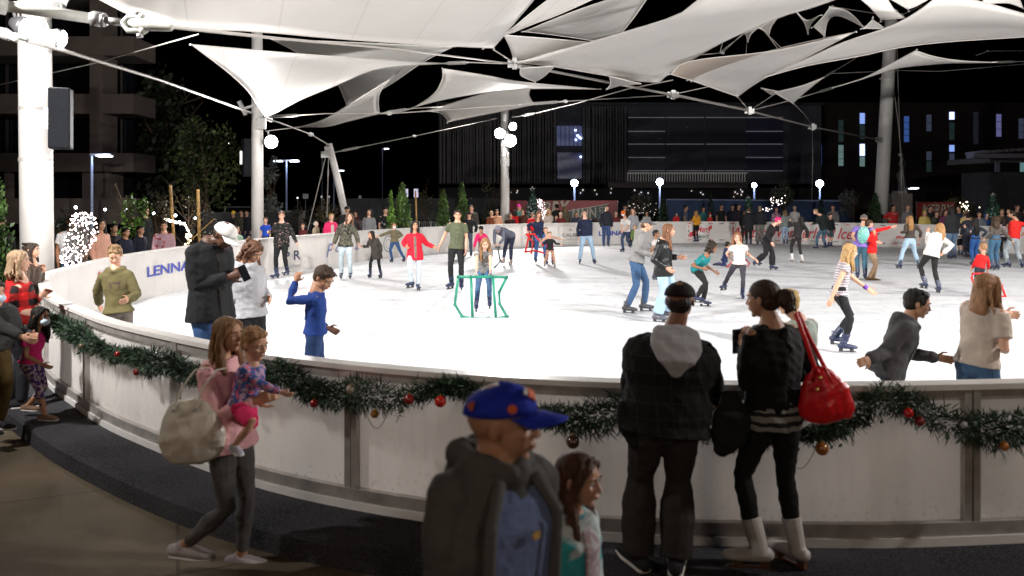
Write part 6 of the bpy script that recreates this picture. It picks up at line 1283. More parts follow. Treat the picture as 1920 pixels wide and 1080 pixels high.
pr('person in red top and khaki trousers pointing right with a red sleeve', 1634, 528, 415, 70, s=72.5, h=1.5, pv=(1634,472,.25), nk=(1636,432,.2), hd=(1630,420,.2), hyaw=90, hR=(1645,458,-.2), hL=(1678,424,.2), fR=(1630,525,.2,80), fL=(1637,527,.25,80), up=('long', (.7,.015,.015), {'fat':1.2,'hem':.08}), lo=('jeans', (.3,.2,.12)), shoe=(.1,.06,.03), skate=False, hair=('short', BRN), sk='light', group=SK)
pr('girl in cropped brown top and ripped light jeans skating away with legs apart', 1705, 505, 404, 182, s=61.5, h=1.58, pv=(1706,446), nk=(1707,420), hd=(1706,411), hyaw=180, hR=(1727,450,0), hL=(1686,440,.1), fR=(1723,505,0,170), fL=(1687,505,0,195), up=('long', (.06,.045,.035), {'hem':-.10}), lo=('jeans', (.33,.45,.56)), hair=('wavy', (.28,.14,.05), .32), sk='light', fem=True, group=SK)
pr('woman in white hoodie and black leggings pushing off with her back turned', 1748, 550, 415, 195, s=83, h=1.60, pv=(1748,484), nk=(1756,440), hd=(1763,427), hyaw=170, hR=(1771,480,-.1), hL=(1738,436,.3), fR=(1760,551,0,170), fL=(1734,543,.1,190), up=('hoodie', (.62,.58,.54), {'fat':1.2,'hem':.1}), lo=('leggings', (.02,.018,.018)), hair=('wavy', (.34,.18,.07), .22), sk='light', fem=True, group=SK)
pr('small boy in bright red shirt pushing a red skating frame', 1838, 558, 453, 188, s=86, h=1.08, pv=(1838,518), nk=(1843,478), hd=(1843,464), hyaw=185, hR=(1853,508,.2), hL=(1820,508,.2), up=('long', (.68,.012,.012), {'fat':1.1,'hem':.06}), lo=('jeans', (.03,.03,.04)), hair=('short', (.3,.16,.08)), sk='light', group=SK)
pr('woman with very long black hair and bright blue jeans', 1828, 501, 407, 190, s=59, pv=(1829,452), nk=(1829,424), hd=(1828,414), hyaw=185, hR=(1843,448,0), hL=(1806,427,0), up=('long', (.03,.035,.05)), lo=('jeans', (.03,.10,.30)), hair=('long', HB, .5), sk='light', fem=True, group=SK)
pr('woman with big brown curls in grey brown sweater and jeans', 1866, 508, 400, 182, s=63, h=1.63, pv=(1866,454), nk=(1867,424), hd=(1866,412), hyaw=180, hR=(1901,456,0), hL=(1846,452,0), up=('long', (.09,.075,.065)), lo=('jeans', (.045,.11,.18)), hair=('curly', (.05,.028,.015), .25), sk='light', fem=True, group=SK)
pr('man in red sweater and pale jeans at the right edge seen from behind', 1903, 503, 395, 200, s=60.5, pv=(1901,450), nk=(1905,414), hd=(1898,402), hyaw=230, hR=(1925,440,0), hL=(1888,428,.2), fR=(1917,504,0,160), fL=(1890,503,0,220), up=('long', (.62,.02,.015), {'fat':1.2}), lo=('jeans', (.34,.38,.4)), hair=('short', DBRN), sk='tan', w=1.08, group=SK)
pr('long haired person in black coat skating away right of the white hoodie woman', 1786, 488, 389, 182, s=53, up=('jacket', (.02,.02,.022), {'hem':.12,'fat':1.1}), lo=('jeans', (.10,.16,.25)), hair=('long', HB, .3), sk='light', fem=True, group=SK)
pr('child in white top and black shorts between skaters at right', 1801, 480, 425, 170, s=50, h=1.1, up=('tee', (.5,.5,.5)), lo=('shorts', (.015,.015,.02)), hair=('short', DBRN), sk='tan', group=SK)
pr('person in dark clothes skating left of the blue jeans woman', 1815, 485, 402, 180, s=52, up=('jacket', (.03,.03,.04)), lo=('jeans', (.02,.02,.03)), hair=('short', HB), sk='light', group=SK)
pr('girl in pink and black skating partly hidden left of the red sweater man', 1883, 488, 412, 160, s=53, h=1.4, up=('long', (.4,.3,.32)), lo=('slim', BLACK), hair=('long', DBRN, .2), sk='light', fem=True, group=SK)
pr('woman in mustard yellow sweater holding on to the far barrier', 1306, 457, 394, 200, s=38.5, pv=(1306,424), nk=(1306,404), hd=(1305,399), hyaw=200, hL=(1293,415,.1), up=('long', (.6,.27,.02), {'fat':1.15}), lo=('leggings', BLACK), hair=('long', (.3,.15,.06), .22), sk='light', fem=True, group=SK)

# ---- spectators behind the barrier, built to the same standard
def sp_(label, x, yt, s, yaw, up, hair, sk='light', lo=('jeans', (.03,.04,.07)), gz=-.12, **k):
    hh = max(.95, min(2.0, HC-gz-(yt-Y0)/s)); return person(label, x, None, None, yaw, s=s, h=hh, zg=gz, skate=False, up=up, lo=lo, hair=hair, sk=sk, spec=True, group=SP, **k)
sp_('woman in peach pink top with long dark hair beside the fairy lights', 186, 411, 88, 62, ('long', (.62,.33,.24), {'fat':1.1}), ('long', HB, .3), 'tan', fem=True)
sp_('boy in dark plaid shirt between the peach woman and two boys', 212, 420, 80, 55, ('long', (.06,.05,.06), {'tag':'pl','pat':plaid((.02,.02,.03), .12)}), ('short', HB), 'tan')
sp_('boy in navy jacket leaning closest to the barrier at left', 233, 428, 82, 70, ('jacket', (.015,.018,.035)), ('short', HB), 'tan')
sp_('taller young man with black hair behind the leaning boys', 243, 404, 70, 60, ('jacket', (.015,.015,.02)), ('short', HB), 'tan')
sp_('dark haired boy with folded arms right of the navy jacket boy', 261, 424, 79, 65, ('jacket', (.012,.013,.025)), ('short', HB), 'tan')
sp_('tall man in black coat standing furthest back at left', 270, 388, 62, 75, ('coat', (.012,.012,.014)), ('short', HB), 'light', w=1.1)
sp_('woman in mauve top with red plaid sleeves near the warm lights', 307, 416, 78, 25, ('long', (.36,.22,.25), {'fat':1.25,'tag':'mv','pat':blotch((.25,.02,.03), 6, .55, .58)}), ('bun', DBRN), 'light', fem=True, w=1.2)
sp_('person in white shirt standing behind the dense fairy lights', 135, 405, 92, 30, ('tee', (.42,.4,.4), {'fat':1.2}), ('short', DBRN), 'brown', w=1.15)
sp_('toddler in blue shirt behind the barrier left of the christmas sweater woman', 498, 410, 60, 10, ('tee', (.015,.06,.4)), ('short', (.08,.04,.02)), 'fair', gz=.35)
sp_('person in camouflage jacket in the dim group near the second mast', 453, 394, 44, 0, ('jacket', (.09,.075,.05), {'tag':'camo','pat':camo}), ('short', DBRN), 'light')
sp_('person with a yellow cap in the dim group near the second mast', 438, 396, 43, 0, ('jacket', (.03,.03,.03)), ('short', DBRN), 'light', hat=('beanie', (.7,.45,.02)))
sp_('dark coated person right of the camouflage jacket spectator', 463, 394, 44, 0, ('jacket', (.02,.02,.025)), ('short', DBRN), 'light')
sp_('child in pale green jacket behind the curly haired girl', 444, 428, 66, 30, ('jacket', (.28,.4,.3)), ('short', (.1,.05,.03)), 'light', gz=.1)
sp_('small red faced child peeking over the left barrier', 568, 428, 56, 5, ('jacket', (.1,.02,.02)), ('short', (.3,.15,.08)), 'fair', gz=.3)
sp_('baby in white knitted hat held at the left barrier', 592, 418, 55, 60, ('jacket', (.45,.36,.25)), None, 'fair', gz=.35, hat=('hood', (.6,.55,.5)))
sp_('blonde woman in hot pink coat leaning on the left barrier', 620, 401, 56, 35, ('jacket', (.68,.03,.13), {'fat':1.15,'inner':(.5,.45,.42)}), ('short', BLD), 'fair', fem=True)
sp_('man in black cap looking down behind the camouflage woman', 651, 385, 52, 10, ('jacket', (.02,.02,.022)), ('short', DBRN), 'tan', hat=('cap', (.015,.015,.015)))
sp_('distant person in dark red behind the black cap man', 668, 396, 40, -20, ('jacket', (.1,.03,.03)), ('short', DBRN), 'light')
sp_('woman in grey sweatshirt resting her arms on the barrier', 692, 392, 50, 10, ('long', (.2,.2,.21), {'fat':1.15}), ('long', DBRN, .2), 'fair', fem=True)
sp_('man in black tee with a pale print turning his head right', 722, 389, 49, 30, ('tee', (.012,.012,.013), {'tag':'pr','pat':blotch((.25,.25,.27), 5, .60, .63)}), ('short', DBRN), 'fair')
sp_('dark figure behind the green cones looking over', 884, 385, 44, 0, ('jacket', (.05,.04,.035)), ('short', DBRN), 'light')
sp_('man in rust jacket left of the centre mast', 921, 396, 42, 20, ('jacket', (.18,.05,.02)), ('short', BLD), 'fair')
sp_('woman in peach top beside the rust jacket man', 932, 393, 42, 0, ('long', (.6,.32,.2)), ('short', DBRN), 'light', fem=True)
sp_('person in black jacket right of the centre mast', 957, 400, 41, 10, ('jacket', (.04,.015,.015)), ('short', DBRN), 'light')
sp_('woman in red coat turned away right of the centre mast', 966, 394, 40, 200, ('jacket', (.5,.015,.02)), ('long', DBRN, .2), 'light', fem=True)
sp_('woman in mint coat and pink hat beside the christmas tree', 972, 384, 39.5, 40, ('coat', (.12,.42,.38), {'fat':1.15}), ('short', (.4,.25,.12)), 'fair', fem=True, hat=('beanie', (.7,.03,.3)))
sp_('person peering out beside the mint coat woman', 981, 392, 40, -20, ('jacket', (.08,.03,.02)), ('short', DBRN), 'light')
sp_('red sleeved person behind the navy vest woman', 998, 399, 42, 10, ('jacket', (.5,.015,.02)), ('short', (.12,.07,.04)), 'light')
sp_('blonde woman in pale jacket by the pink white lights', 1028, 392, 40, 20, ('jacket', (.5,.42,.38)), ('long', BLD, .2), 'fair', fem=True)
sp_('man in dark jacket standing tall before the red banner', 1045, 378, 37, 200, ('jacket', (.015,.014,.014), {'fat':1.15}), ('short', HB), 'light')
sp_('bald man in burgundy top in front of the red banner', 1051, 398, 40, 5, ('jacket', (.14,.02,.02), {'fat':1.15}), ('short', (.5,.4,.3)), 'fair')
sp_('small child left of the burgundy top man', 1043, 405, 40, 0, ('jacket', (.05,.05,.06)), ('short', DBRN), 'fair', gz=.1)
sp_('woman in tan camouflage jacket before the red banner', 1060, 387, 38, 200, ('jacket', (.2,.15,.09), {'tag':'camo2','pat':camo}), ('long', (.2,.12,.06), .2), 'light', fem=True)
sp_('man in dark shirt with a beard below the green banner box', 1080, 397, 39, 10, ('jacket', (.04,.04,.07)), ('short', DBRN), 'light')
sp_('elderly spectator right of the puffer jacket man', 1154, 397, 38.5, 10, ('jacket', (.14,.03,.03)), ('short', (.4,.3,.22)), 'fair')
sp_('man in black cap with an orange collar behind the orange cap skater', 1171, 380, 37, 10, ('jacket', (.05,.02,.01)), ('short', DBRN), 'light', hat=('cap', (.015,.015,.015)))
sp_('child in red jacket and blue cap at the far barrier', 1268, 399, 36.5, 5, ('jacket', (.45,.02,.02)), ('short', DBRN), 'fair', gz=.25, hat=('beanie', (.03,.06,.2)))
sp_('man in grey tee leaning towards the yellow sweater woman', 1284, 385, 36, 70, ('tee', (.09,.10,.13), {'fat':1.1}), ('short', HB), 'tan')
sp_('child in santa hat with a white beard at the far barrier', 1331, 402, 36, 5, ('jacket', (.5,.02,.02)), None, 'fair', gz=.4, hat=('santa', (.5,.02,.02)), mask='w')
sp_('man in black shirt with folded arms behind the far barrier', 1352, 381, 35.5, 5, ('tee', (.012,.012,.014), {'fat':1.1}), ('short', DBRN), 'tan')
sp_('dark figure standing in front of the blue fence', 1373, 384, 35, 0, ('jacket', (.012,.012,.02)), ('short', HB), 'tan')
sp_('dark clothed person beside the second christmas tree', 1384, 380, 35, 20, ('jacket', (.025,.02,.03)), ('short', DBRN), 'light')
sp_('person in pink and white flannel shirt behind the pink haired woman', 1455, 389, 36, 0, ('long', (.5,.42,.5), {'fat':1.2,'tag':'fl','pat':plaid((.3,.05,.12), .16)}), ('short', (.3,.05,.1)), 'fair', fem=True)
sp_('woman in white shirt with a dark shoulder strap', 1490, 386, 36.5, -20, ('long', (.6,.57,.55), {'fat':1.15}), ('short', (.3,.2,.13)), 'fair', fem=True)
sp_('woman in grey cardigan and burgundy scarf behind the crouching man', 1562, 385, 37, -30, ('jacket', (.2,.19,.19), {'fat':1.1}), ('short', (.2,.03,.05)), 'fair', fem=True)
I = sp_('woman in red nordic sweater standing before the statue plinth', 1674, 384, 40, 5, ('long', (.42,.02,.02), {'fat':1.2}), ('bun', HB), 'tan', fem=True, w=1.1, hR=(1664,414,-.1), hL=(1686,414,-.1))
q = M()
for k in range(16):
    a = R(-80+160*k/15); q.ball(I['NB']-I['ut']*(.07+.03*(k % 2))+I['r']*math.sin(a)*.17+I['f']*(math.cos(a)*.10+.045), .022, 6, 4)
q.obj('yoke_pattern', cloth((.6,.55,.5)), I['rt'], I['O'])
sp_('man in grey sweatshirt right of the red nordic sweater woman', 1701, 378, 40, 0, ('long', (.17,.16,.17), {'fat':1.15}), ('short', (.2,.12,.08)), 'fair')
sp_('girl in yellow hat and cream coat at the right barrier', 1733, 395, 42, -10, ('jacket', (.55,.42,.12), {'fat':1.1}), ('long', (.25,.13,.06), .25), 'fair', fem=True, hat=('beanie', (.6,.4,.1)), gz=0.)
sp_('man in black jacket behind the yellow hat girl', 1743, 386, 40, 0, ('jacket', (.02,.02,.02)), ('short', DBRN), 'light')
sp_('man with glasses in dark camouflage top at right', 1755, 396, 42, 0, ('jacket', (.05,.05,.035), {'tag':'camo3','pat':camo}), ('short', DBRN), 'fair')
sp_('man in navy shirt behind the crowd at right', 1799, 386, 42, -60, ('tee', (.02,.03,.06)), ('short', DBRN), 'light')
sp_('woman in cream and yellow jacket in the right hand crowd', 1813, 394, 46, 180, ('jacket', (.5,.36,.15), {'fat':1.2,'tag':'cy','pat':stripes((.62,.6,.55), .5, .45)}), ('long', (.12,.07,.04), .15), 'light', fem=True, w=1.1)
sp_('boy in grey jacket peeking between the long haired women', 1836, 398, 46, -20, ('jacket', (.14,.15,.17)), ('short', (.12,.07,.04)), 'light', gz=0.)
sp_('bearded man in dark jacket left of the red sweater man', 1893, 391, 47, -50, ('jacket', (.025,.025,.03)), ('short', DBRN), 'light')
sp_('tall man in dark red shirt standing behind at the right edge', 1906, 378, 41, 0, ('tee', (.05,.03,.035), {'fat':1.2}), ('short', (.1,.06,.04)), 'light', w=1.1)
sp_('person in dark jacket at the far right edge', 1925, 392, 45, -60, ('jacket', (.015,.015,.02)), ('short', HB), 'light')
sp_('person in black jacket with a yellow badge at the far left edge', 0, 408, 92, 60, ('jacket', (.01,.01,.01), {'tag':'bdg','fat':1.2}), ('short', DBRN), 'light')
sp_('woman in plum coat behind the right hand crowd under the light cluster', 1771, 393, 43, 10, ('jacket', (.12,.03,.08), {'fat':1.1}), ('long', BRN, .2), 'light', fem=True)
sp_('man in tan jacket right of the last christmas tree', 1878, 392, 43, -10, ('jacket', (.25,.17,.09), {'fat':1.1}), ('short', (.2,.12,.06)), 'fair')
sp_('child in blue hooded jacket left of the last christmas tree', 1849, 402, 44, 0, ('jacket', (.03,.08,.25)), None, 'light', hat=('hood', (.03,.08,.25)), gz=.1)
sp_('man in teal hoodie left of the santa hat child', 1318, 388, 35.5, 10, ('hoodie', (.03,.12,.13)), ('short', BRN), 'tan')
sp_('woman in white coat right of the orange cap skater', 1212, 396, 36.5, 0, ('coat', (.45,.43,.42)), ('long', BRN, .2), 'light', fem=True)
# ---- foreground walkers and onlookers
FG = 'people walking and watching outside the near rail'
I = pr('woman in pink sweater and grey leggings walking right with a toddler on her arm', 402, 1068, 578, 72, s=298, zg=ZP, skate=False, h=1.62, pv=(430,806), nk=(411,672,0), hd=(428,628,-.02), hyaw=68, hp=2, hR=(500,764,-.20), hL=(492,762,.1), fR=(345,1046,-.08,78), fL=(452,1066,.08,84),
       up=('long', (.74,.40,.42), {'fat':1.12,'hem':.1,'flare':.01}), lo=('leggings', (.10,.092,.09), {'crop':.12}), hair=('wavy', (.2,.10,.045), .38), shoe=(.42,.37,.38), sk='tan', fem=True, curl=.9, group=FG, w=1.04)
q = M(); q.sweep([I['Wr']['R']+nrm(I['E']['R']-I['Wr']['R'])*.02, I['Wr']['R']+nrm(I['E']['R']-I['Wr']['R'])*.035], [.033]*2, None, (0,0,1), 12, 'flat'); q.obj('bracelet', mat('gold', (.5,.33,.1), .3, metal=.9), I['rt'], I['O'])
T = pr('toddler in colourful patterned top carried by the woman in pink', 474, 852, 598, 60, s=302, zg=ZP, h=.86, skate=False, pv=(455,766,-.08), nk=(474,684,-.07), hd=(478,645,-.07), hs=1.18, hyaw=62, hp=16, hr=-6, hR=(538,742,-.12), hL=(500,735,.1), fR=(440,848,-.2,40), fL=(452,838,.2,60),
       up=('long', (.42,.3,.42), {'fat':1.15,'tag':'tod','pat':blotch((.05,.1,.3), 26, .47, .52, (.6,.12,.2))}), lo=('shorts', (.68,.03,.13)), hair=('short', (.32,.17,.08)), shoe=(.42,.42,.5), sk='light', group=FG, curl=.6)
bo_ = W(360, 800, 4.78); bg_ = root('handbag', 'cream slouchy leather handbag on the pink sweater woman\'s shoulder', 'handbag', bo_)
PB = lambda x, y, dd=0.: W(x, y, 4.78+dd)
q = M(); q.sweep([PB(352,758), PB(354,780), PB(360,815), PB(363,846)], [.115,.165,.205,.185], [.035,.07,.095,.08], (1,0,-.1), 18); q.ball(PB(322,815), .07); q.ball(PB(400,820), .07)
soft(q, 'bag', mat('cream_leather', (.6,.55,.46), .38, .08, 4, .15, 14), bg_, bo_, .008, 4, wr=.006, seed=8)
for a_ in ((336,), (376,)):
    q = M(); x0 = a_[0]; q.sweep([PB(x0-12,772,-.07), PB(x0+4,728,-.03), PB(x0+30,694,0), PB(x0+48,690,.05)], [.012]*4, [.006]*4, (0,1,0), 8); q.obj('strap', mat('cream_leather', (.6,.55,.46), .38, .08, 4, .15, 14), bg_, bo_, True)
    q = M(); q.ball(PB(x0-10,768,-.085), .012); q.obj('buckle', galv, bg_, bo_)
I = pr('man in blue cap with orange badges and dark grey open hoodie walking past', 915, 1800, 700, 40, s=612, zg=ZP, h=1.83, skate=False, nk=(928,868,0), hd=(944,795,-.0), hyaw=78, hp=2, hL=(1030,1340,.15), hR=(845,1340,-.05),
       up=('hoodie', (.085,.08,.075), {'fat':1.04,'inner':(.14,.18,.33),'iw':.072,'hem':.12}), lo=('jeans', (.05,.07,.12)), hair=('bald', (.05,.03,.02)), hat=('cap', (.012,.03,.38)), sk='tan', w=1.0, group=FG)
X = I['X']; Hh = I['Hh']
def badge(par, nm, c, nrmv, rad, col, lobes=0):
    nrmv = nrm(nrmv); a = nrm(np.cross(nrmv, V3(0,0,1))); b = np.cross(nrmv, a); q = M(); n = 28; vs = [c]
    for i in range(n): t = 2*math.pi*i/n; r_ = rad*(1+(.28*math.cos(t*lobes) if lobes else 0)); vs.append(c+a*math.cos(t)*r_+b*math.sin(t)*r_*.9)
    q.add(vs, [(0, 1+i, 1+(i+1) % n) for i in range(n)]); o = q.obj(nm, mat('badge%.2f%.2f' % (col[0], col[1]), col, .7), par, I['O']); md = o.modifiers.new('t', 'SOLIDIFY'); md.thickness = .004; md.offset = 0; return o
capo = [c for c in I['rt'].children if c.name.startswith('cap')][0]
org = (.75,.13,.02)
def onc(a, t): return X(.41*math.cos(t)*math.cos(a), -.05+.5*math.cos(t)*math.sin(a), .215+.375*math.sin(t))
badge(capo, 'badge', onc(R(28), R(12)), onc(R(28), R(12))-X(0, -.05, .15), .015, org)
badge(capo, 'badge', onc(R(-38), R(10)), onc(R(-38), R(10))-X(0, -.05, .15), .014, (.5,.09,.03), 3)
badge(capo, 'front_emblem', onc(R(82), R(34)), onc(R(82), R(34))-X(0, -.05, .15), .02, org, 4)
badge(capo, 'front_emblem_outline', onc(R(70), R(40)), onc(R(70), R(40))-X(0, -.05, .15), .014, (.6,.6,.6), 3)
sh_c = I['NB']-I['ut']*.17+I['f']*(.064*1.83*1.1+.040)+I['r']*(-.03)
badge(I['rt'], 'shirt_emblem', sh_c, I['f'], .014, (.55,.33,.08), 5)
q = M(); fr_ = I['f']*(.062*I['h']*1.1+.026)
for sg in (-1, 1):
    q = M(); ln_ = [I['NB']-I['ut']*z+fr_*(1 if z > .1 else .75)+I['r']*sg*(.128 if z > .05 else .07) for z in (.02, .12, .3, .5)]; q.sweep(ln_, [.022]*4, [.012]*4, I['r'], 10); o = q.obj('zip_edge', cloth((.085,.08,.075)), I['rt'], I['O'], True)
    q = M(); q.tube([p+fr_*.13 for p in ln_[1:]], .003, 5); q.obj('zip', mat('zip', (.25,.25,.25), .4, metal=.7), I['rt'], I['O'])
I = pr('girl with long brown hair in white and teal jacket walking at the bottom', 1068, 1500, 840, 50, s=468, zg=ZP, h=1.3, skate=False, nk=(1068,962,0), hd=(1086,900,0), hyaw=62, hp=6, hR=(1035,1240,-.1), hL=(1125,1230,.1),
       up=('jacket', (.5,.56,.56), {'fat':1.1,'tag':'teal','pat':blotch((.05,.38,.42), 4, .5, .53),'inner':(.42,.3,.33),'iw':.04,'itag':'fl2','ipat':blotch((.5,.5,.5), 40, .5, .55)}), lo=('jeans', (.05,.08,.14)), hair=('long', (.075,.03,.018), .26), sk='light', fem=True, group=FG)
I = pr('man in black plaid jacket with light grey hood watching over the rail', 1256, 1066, 520, 178, s=327, zg=ZD, skate=False, h=1.70, pv=(1250,838,0), nk=(1262,632,.03), hd=(1275,566,.05), hyaw=160, hp=8, hR=(1345,760,.42), hL=(1175,760,.42), fR=(1268,1070,-.02,165), fL=(1196,1062,.05,200),
       up=('hoodie', (.007,.007,.0075), {'fat':1.42,'hem':.12,'flare':.05,'tag':'blkplaid','pat':plaid((.03,.03,.033), .085, .07),'hoodc':(.40,.39,.41)}), lo=('wide', (.03,.024,.022)), hair=('short', (.02,.012,.01)), hat=('cap', (.012,.007,.006)), shoe=(.02,.02,.022), sk='brown', w=1.16, group=FG)
jb = W(1400, 800, F/327-.02); jk = root('folded_jacket', 'black jacket draped over an arm between the two rail watchers', 'jacket', jb); q = M(); PJ = lambda x, y, dd=0.: W(x, y, F/327-.03+dd)
q.sweep([PJ(1368,742,.05), PJ(1374,780), PJ(1366,818), PJ(1352,846)], [.055,.11,.11,.05], [.03,.05,.05,.03], (1,0,.1), 16); soft(q, 'body', cloth((.012,.012,.013)), jk, jb, .01, 4, wr=.012); q = M(); q.sweep([PJ(1166,760), PJ(1172,800), PJ(1190,835)], [.03,.045,.03], [.03,.03,.02], (1,0,0), 12); soft(q, 'sleeve', cloth((.012,.012,.013)), jk, jb, .01, 3, wr=.008)
I = pr('woman with ponytail in black sweater and white ice skates at the rail', 1440, 1075, 517, 205, s=323, zg=ZD, skate=True, h=1.64, pv=(1452,800,0), nk=(1447,612,.0), hd=(1430,562,.02), ext=.995, hyaw=232, hp=6, hR=(1470,720,.3), hL=(1388,655,.2), fR=(1490,1070,.05,215), fL=(1418,1076,-.05,262),
       up=('long', (.005,.0045,.005), {'fat':1.22,'hem':.02}), lo=('leggings', (.008,.008,.009)), hair=('pony', (.045,.022,.013), .02), shoe=(.58,.54,.52), sk='tan', fem=True, w=1.06, group=FG)
q = M(); pe, u_, rr_, ff_ = I['pel'], I['ut'], I['r'], I['f']; hh_ = I['h']
q.sweep([pe+u_*.08, pe, pe-u_*.07, pe-u_*.12], [.17,.19,.20,.205], [.12,.14,.15,.15], rr_, 20, 'flat'); soft(q, 'striped_shirt', cloth((.22,.21,.2), stripes((.012,.012,.013), .05, .45, 2, .05), tagn='zeb'), I['rt'], I['O'], .009, 3, wr=.008)
ph = W(1382, 640, F/323+.2); po_ = root('phone', 'dark phone held up by the ponytail woman', 'phone', ph); q = M(); q.box(ph, (.075, .012, .15), [nrm(V3(1,.5,0)), nrm(V3(-.5,1,0)), V3(0,0,1)]); o = q.obj('case', mat('phone_black', (.01,.01,.012), .25), po_, ph); md = o.modifiers.new('b', 'BEVEL'); md.width = .006
q = M(); q.ball(ph+V3(.01,-.012,.055), .009); q.obj('camera_lens', darkglass, po_, ph)
ph = W(458, 512, F/200-.16); po_ = root('phone', 'black phone in the hand of the white cap man', 'phone', ph); q = M(); q.box(ph, (.075, .012, .15), [nrm(V3(.85,.1,.4)), nrm(V3(-.2,1,.0)), nrm(V3(-.4,0,.85))]); o = q.obj('case', mat('phone_black', (.01,.01,.012), .25), po_, ph); md = o.modifiers.new('b', 'BEVEL'); md.width = .005
q = M(); q.box(ph+V3(0,-.007,.002), (.066, .002, .138), [nrm(V3(.85,.1,.4)), nrm(V3(-.2,1,.0)), nrm(V3(-.4,0,.85))]); q.obj('screen', darkglass, po_, ph)
rbp = W(1545, 745, F/330); rbg = root('handbag', 'bright red leather handbag on the ponytail woman\'s shoulder', 'handbag', rbp); RB = lambda x, y, dd=0.: W(x, y, F/330+dd); redl = mat('red_leather', (.6,.008,.012), .32, .1, 5, .2, 30)
q = M(); q.sweep([RB(1535,703), RB(1545,735), RB(1550,772)], [.085,.145,.16], [.035,.06,.065], (1,0,-.25), 20); q.ball(RB(1585,776), .035); q.ball(RB(1507,764), .035); soft(q, 'bag', redl, rbg, rbp, .007, 3, wr=.01, seed=3)
q = M(); q.sweep([RB(1492,588,-.0), RB(1508,632,-.02), RB(1528,690,-.03), RB(1538,706,-.03)], [.013]*4, [.005]*4, (1,0,.3), 8); q.obj('strap', redl, rbg, rbp, True)
q = M(); q.sweep([RB(1497,586,.05), RB(1516,630,.04), RB(1546,688,.03), RB(1556,710,.02)], [.013]*4, [.005]*4, (1,0,.3), 8); q.obj('strap', redl, rbg, rbp, True)
q = M(); q.sweep([RB(1518,712,-.07), RB(1525,690,-.07), RB(1545,688,-.07), RB(1560,716,-.06)], [.008]*4, None, (0,1,0), 8); q.obj('handle', redl, rbg, rbp, True)
for x, y in ((1538,708), (1532,730)): q = M(); q.ball(RB(x, y, -.085), .012); q.obj('clasp', mat('gold', (.5,.33,.1), .3, metal=.9), rbg, rbp)
pr('child in pale green tee and jeans skating right behind the ponytail woman', 1500, 880, 545, 20, s=240, h=1.3, pv=(1505,700), nk=(1498,600), hd=(1477,568), hyaw=200, hR=(1470,690,0), hL=(1521,662,-.05), up=('tee', (.3,.34,.3), {'fat':1.1,'hem':.1}), lo=('jeans', (.08,.15,.25)), hair=('short', (.45,.3,.1)), sk='light', group=SK)
# ---- group at the left edge, outside the rail
LG = 'onlookers at the left edge of the rail'
pr('woman with thick grey blonde hair and red buffalo plaid shirt seen from behind', 30, 700, 452, 120, s=180, zg=ZD, skate=False, h=1.7, pv=(22,625,0), nk=(36,528,0), hd=(36,490,0), hyaw=110, hR=(40,600,-.1), hL=(88,562,.05), up=('long', (.55,.012,.012), {'fat':1.28,'tag':'buf','pat':plaid((.015,.01,.01), .15, .5)}), lo=('jeans', (.02,.02,.025)), hair=('wavy', (.30,.2,.12), .12), sk='fair', fem=True, w=1.1, group=LG)
pr('woman with dark hair in brown leather jacket behind the grey blonde woman', 62, 650, 448, 95, s=138, zg=ZD, skate=False, pv=(52,590,0), nk=(62,498,0), hd=(60,470,0), hL=(86,515,.1), up=('jacket', (.05,.03,.02), {'rough':.4,'tag':'brl'}), lo=('jeans', (.02,.02,.02)), hair=('curly', (.03,.018,.012), .1), sk='light', fem=True, group=LG)
pr('adult in charcoal vest, face mask and ochre trousers holding the masked girl', -14, 818, 522, 70, s=202, zg=ZD, skate=False, h=1.55, pv=(-20,690,0), nk=(-14,572,0), hd=(-10,550,0), mask=True, hR=(60,642,-.2), hL=(70,640,.1), up=('jacket', (.035,.033,.035), {'fat':1.35}), lo=('jeans', (.10,.065,.02)), hair=('short', (.03,.02,.015)), sk='light', w=1.15, group=LG)
I = pr('little girl in hot pink top and patterned leggings wearing a blue face mask', 72, 785, 566, 72, s=191, zg=ZD, skate=False, h=1.12, pv=(58,688,0), nk=(66,622,0), hd=(76,594,-.02), hyaw=75, hp=5, hR=(84,692,-.12), hL=(70,660,.1), fR=(84,788,-.05,80), fL=(52,770,.1,80), up=('tee', (.75,.03,.22), {'hem':.03,'sl':.5}), lo=('leggings', (.42,.32,.33), {'tag':'pt','pat':blotch((.06,.03,.15), 30, .48, .54),'crop':.35}), hair=('long', (.012,.009,.008), .18), sk='tan', fem=True, mask=True, shoe=(.2,.12,.08), group=LG)

# ---- skating aids on the ice
def frame(label, tubes, r_, col, g_='pipe skating aids'):
    O = tubes[0][0]; o = root('skating_aid', label, 'skating aid', O, g_)
    for nm, pts in zip(('handle_bar',)+('pipe',)*20, tubes):
        q = M(); q.tube(pts, r_, 10)
        for p in pts: q.ball(p, r_*1.25, 8, 6)
        q.obj(nm, mat('pipe%.2f%.2f' % (col[0], col[1]), col, .4, .06, 8), o, O, True)
d_ = 14.3; Wd = lambda x, y, dd=0.: W(x, y, d_+dd); gcol = (.01,.21,.13)
frame('green pipe skating aid in front of the wavy haired girl', [[Wd(859,519), Wd(883,519), Wd(924,519), Wd(950,520)], [Wd(859,519), Wd(853,571,.25), Wd(866,593)], [Wd(883,519), Wd(886,597)], [Wd(924,519), Wd(930,597)], [Wd(950,520), Wd(936,548,.2), Wd(937,570,.3), Wd(951,594)], [Wd(866,594), Wd(886,597), Wd(930,597), Wd(951,594)]], .026, gcol)
d_ = 25.6; rc = (.6,.015,.015)
frame('red pipe skating aid beside the navy vest woman', [[Wd(987,439), Wd(1002,439)], [Wd(988,440), Wd(1000,455), Wd(996,474)], [Wd(992,440), Wd(985,472)], [Wd(985,472), Wd(1004,470), Wd(1019,474)], [Wd(1002,440), Wd(1018,460)]], .03, rc)
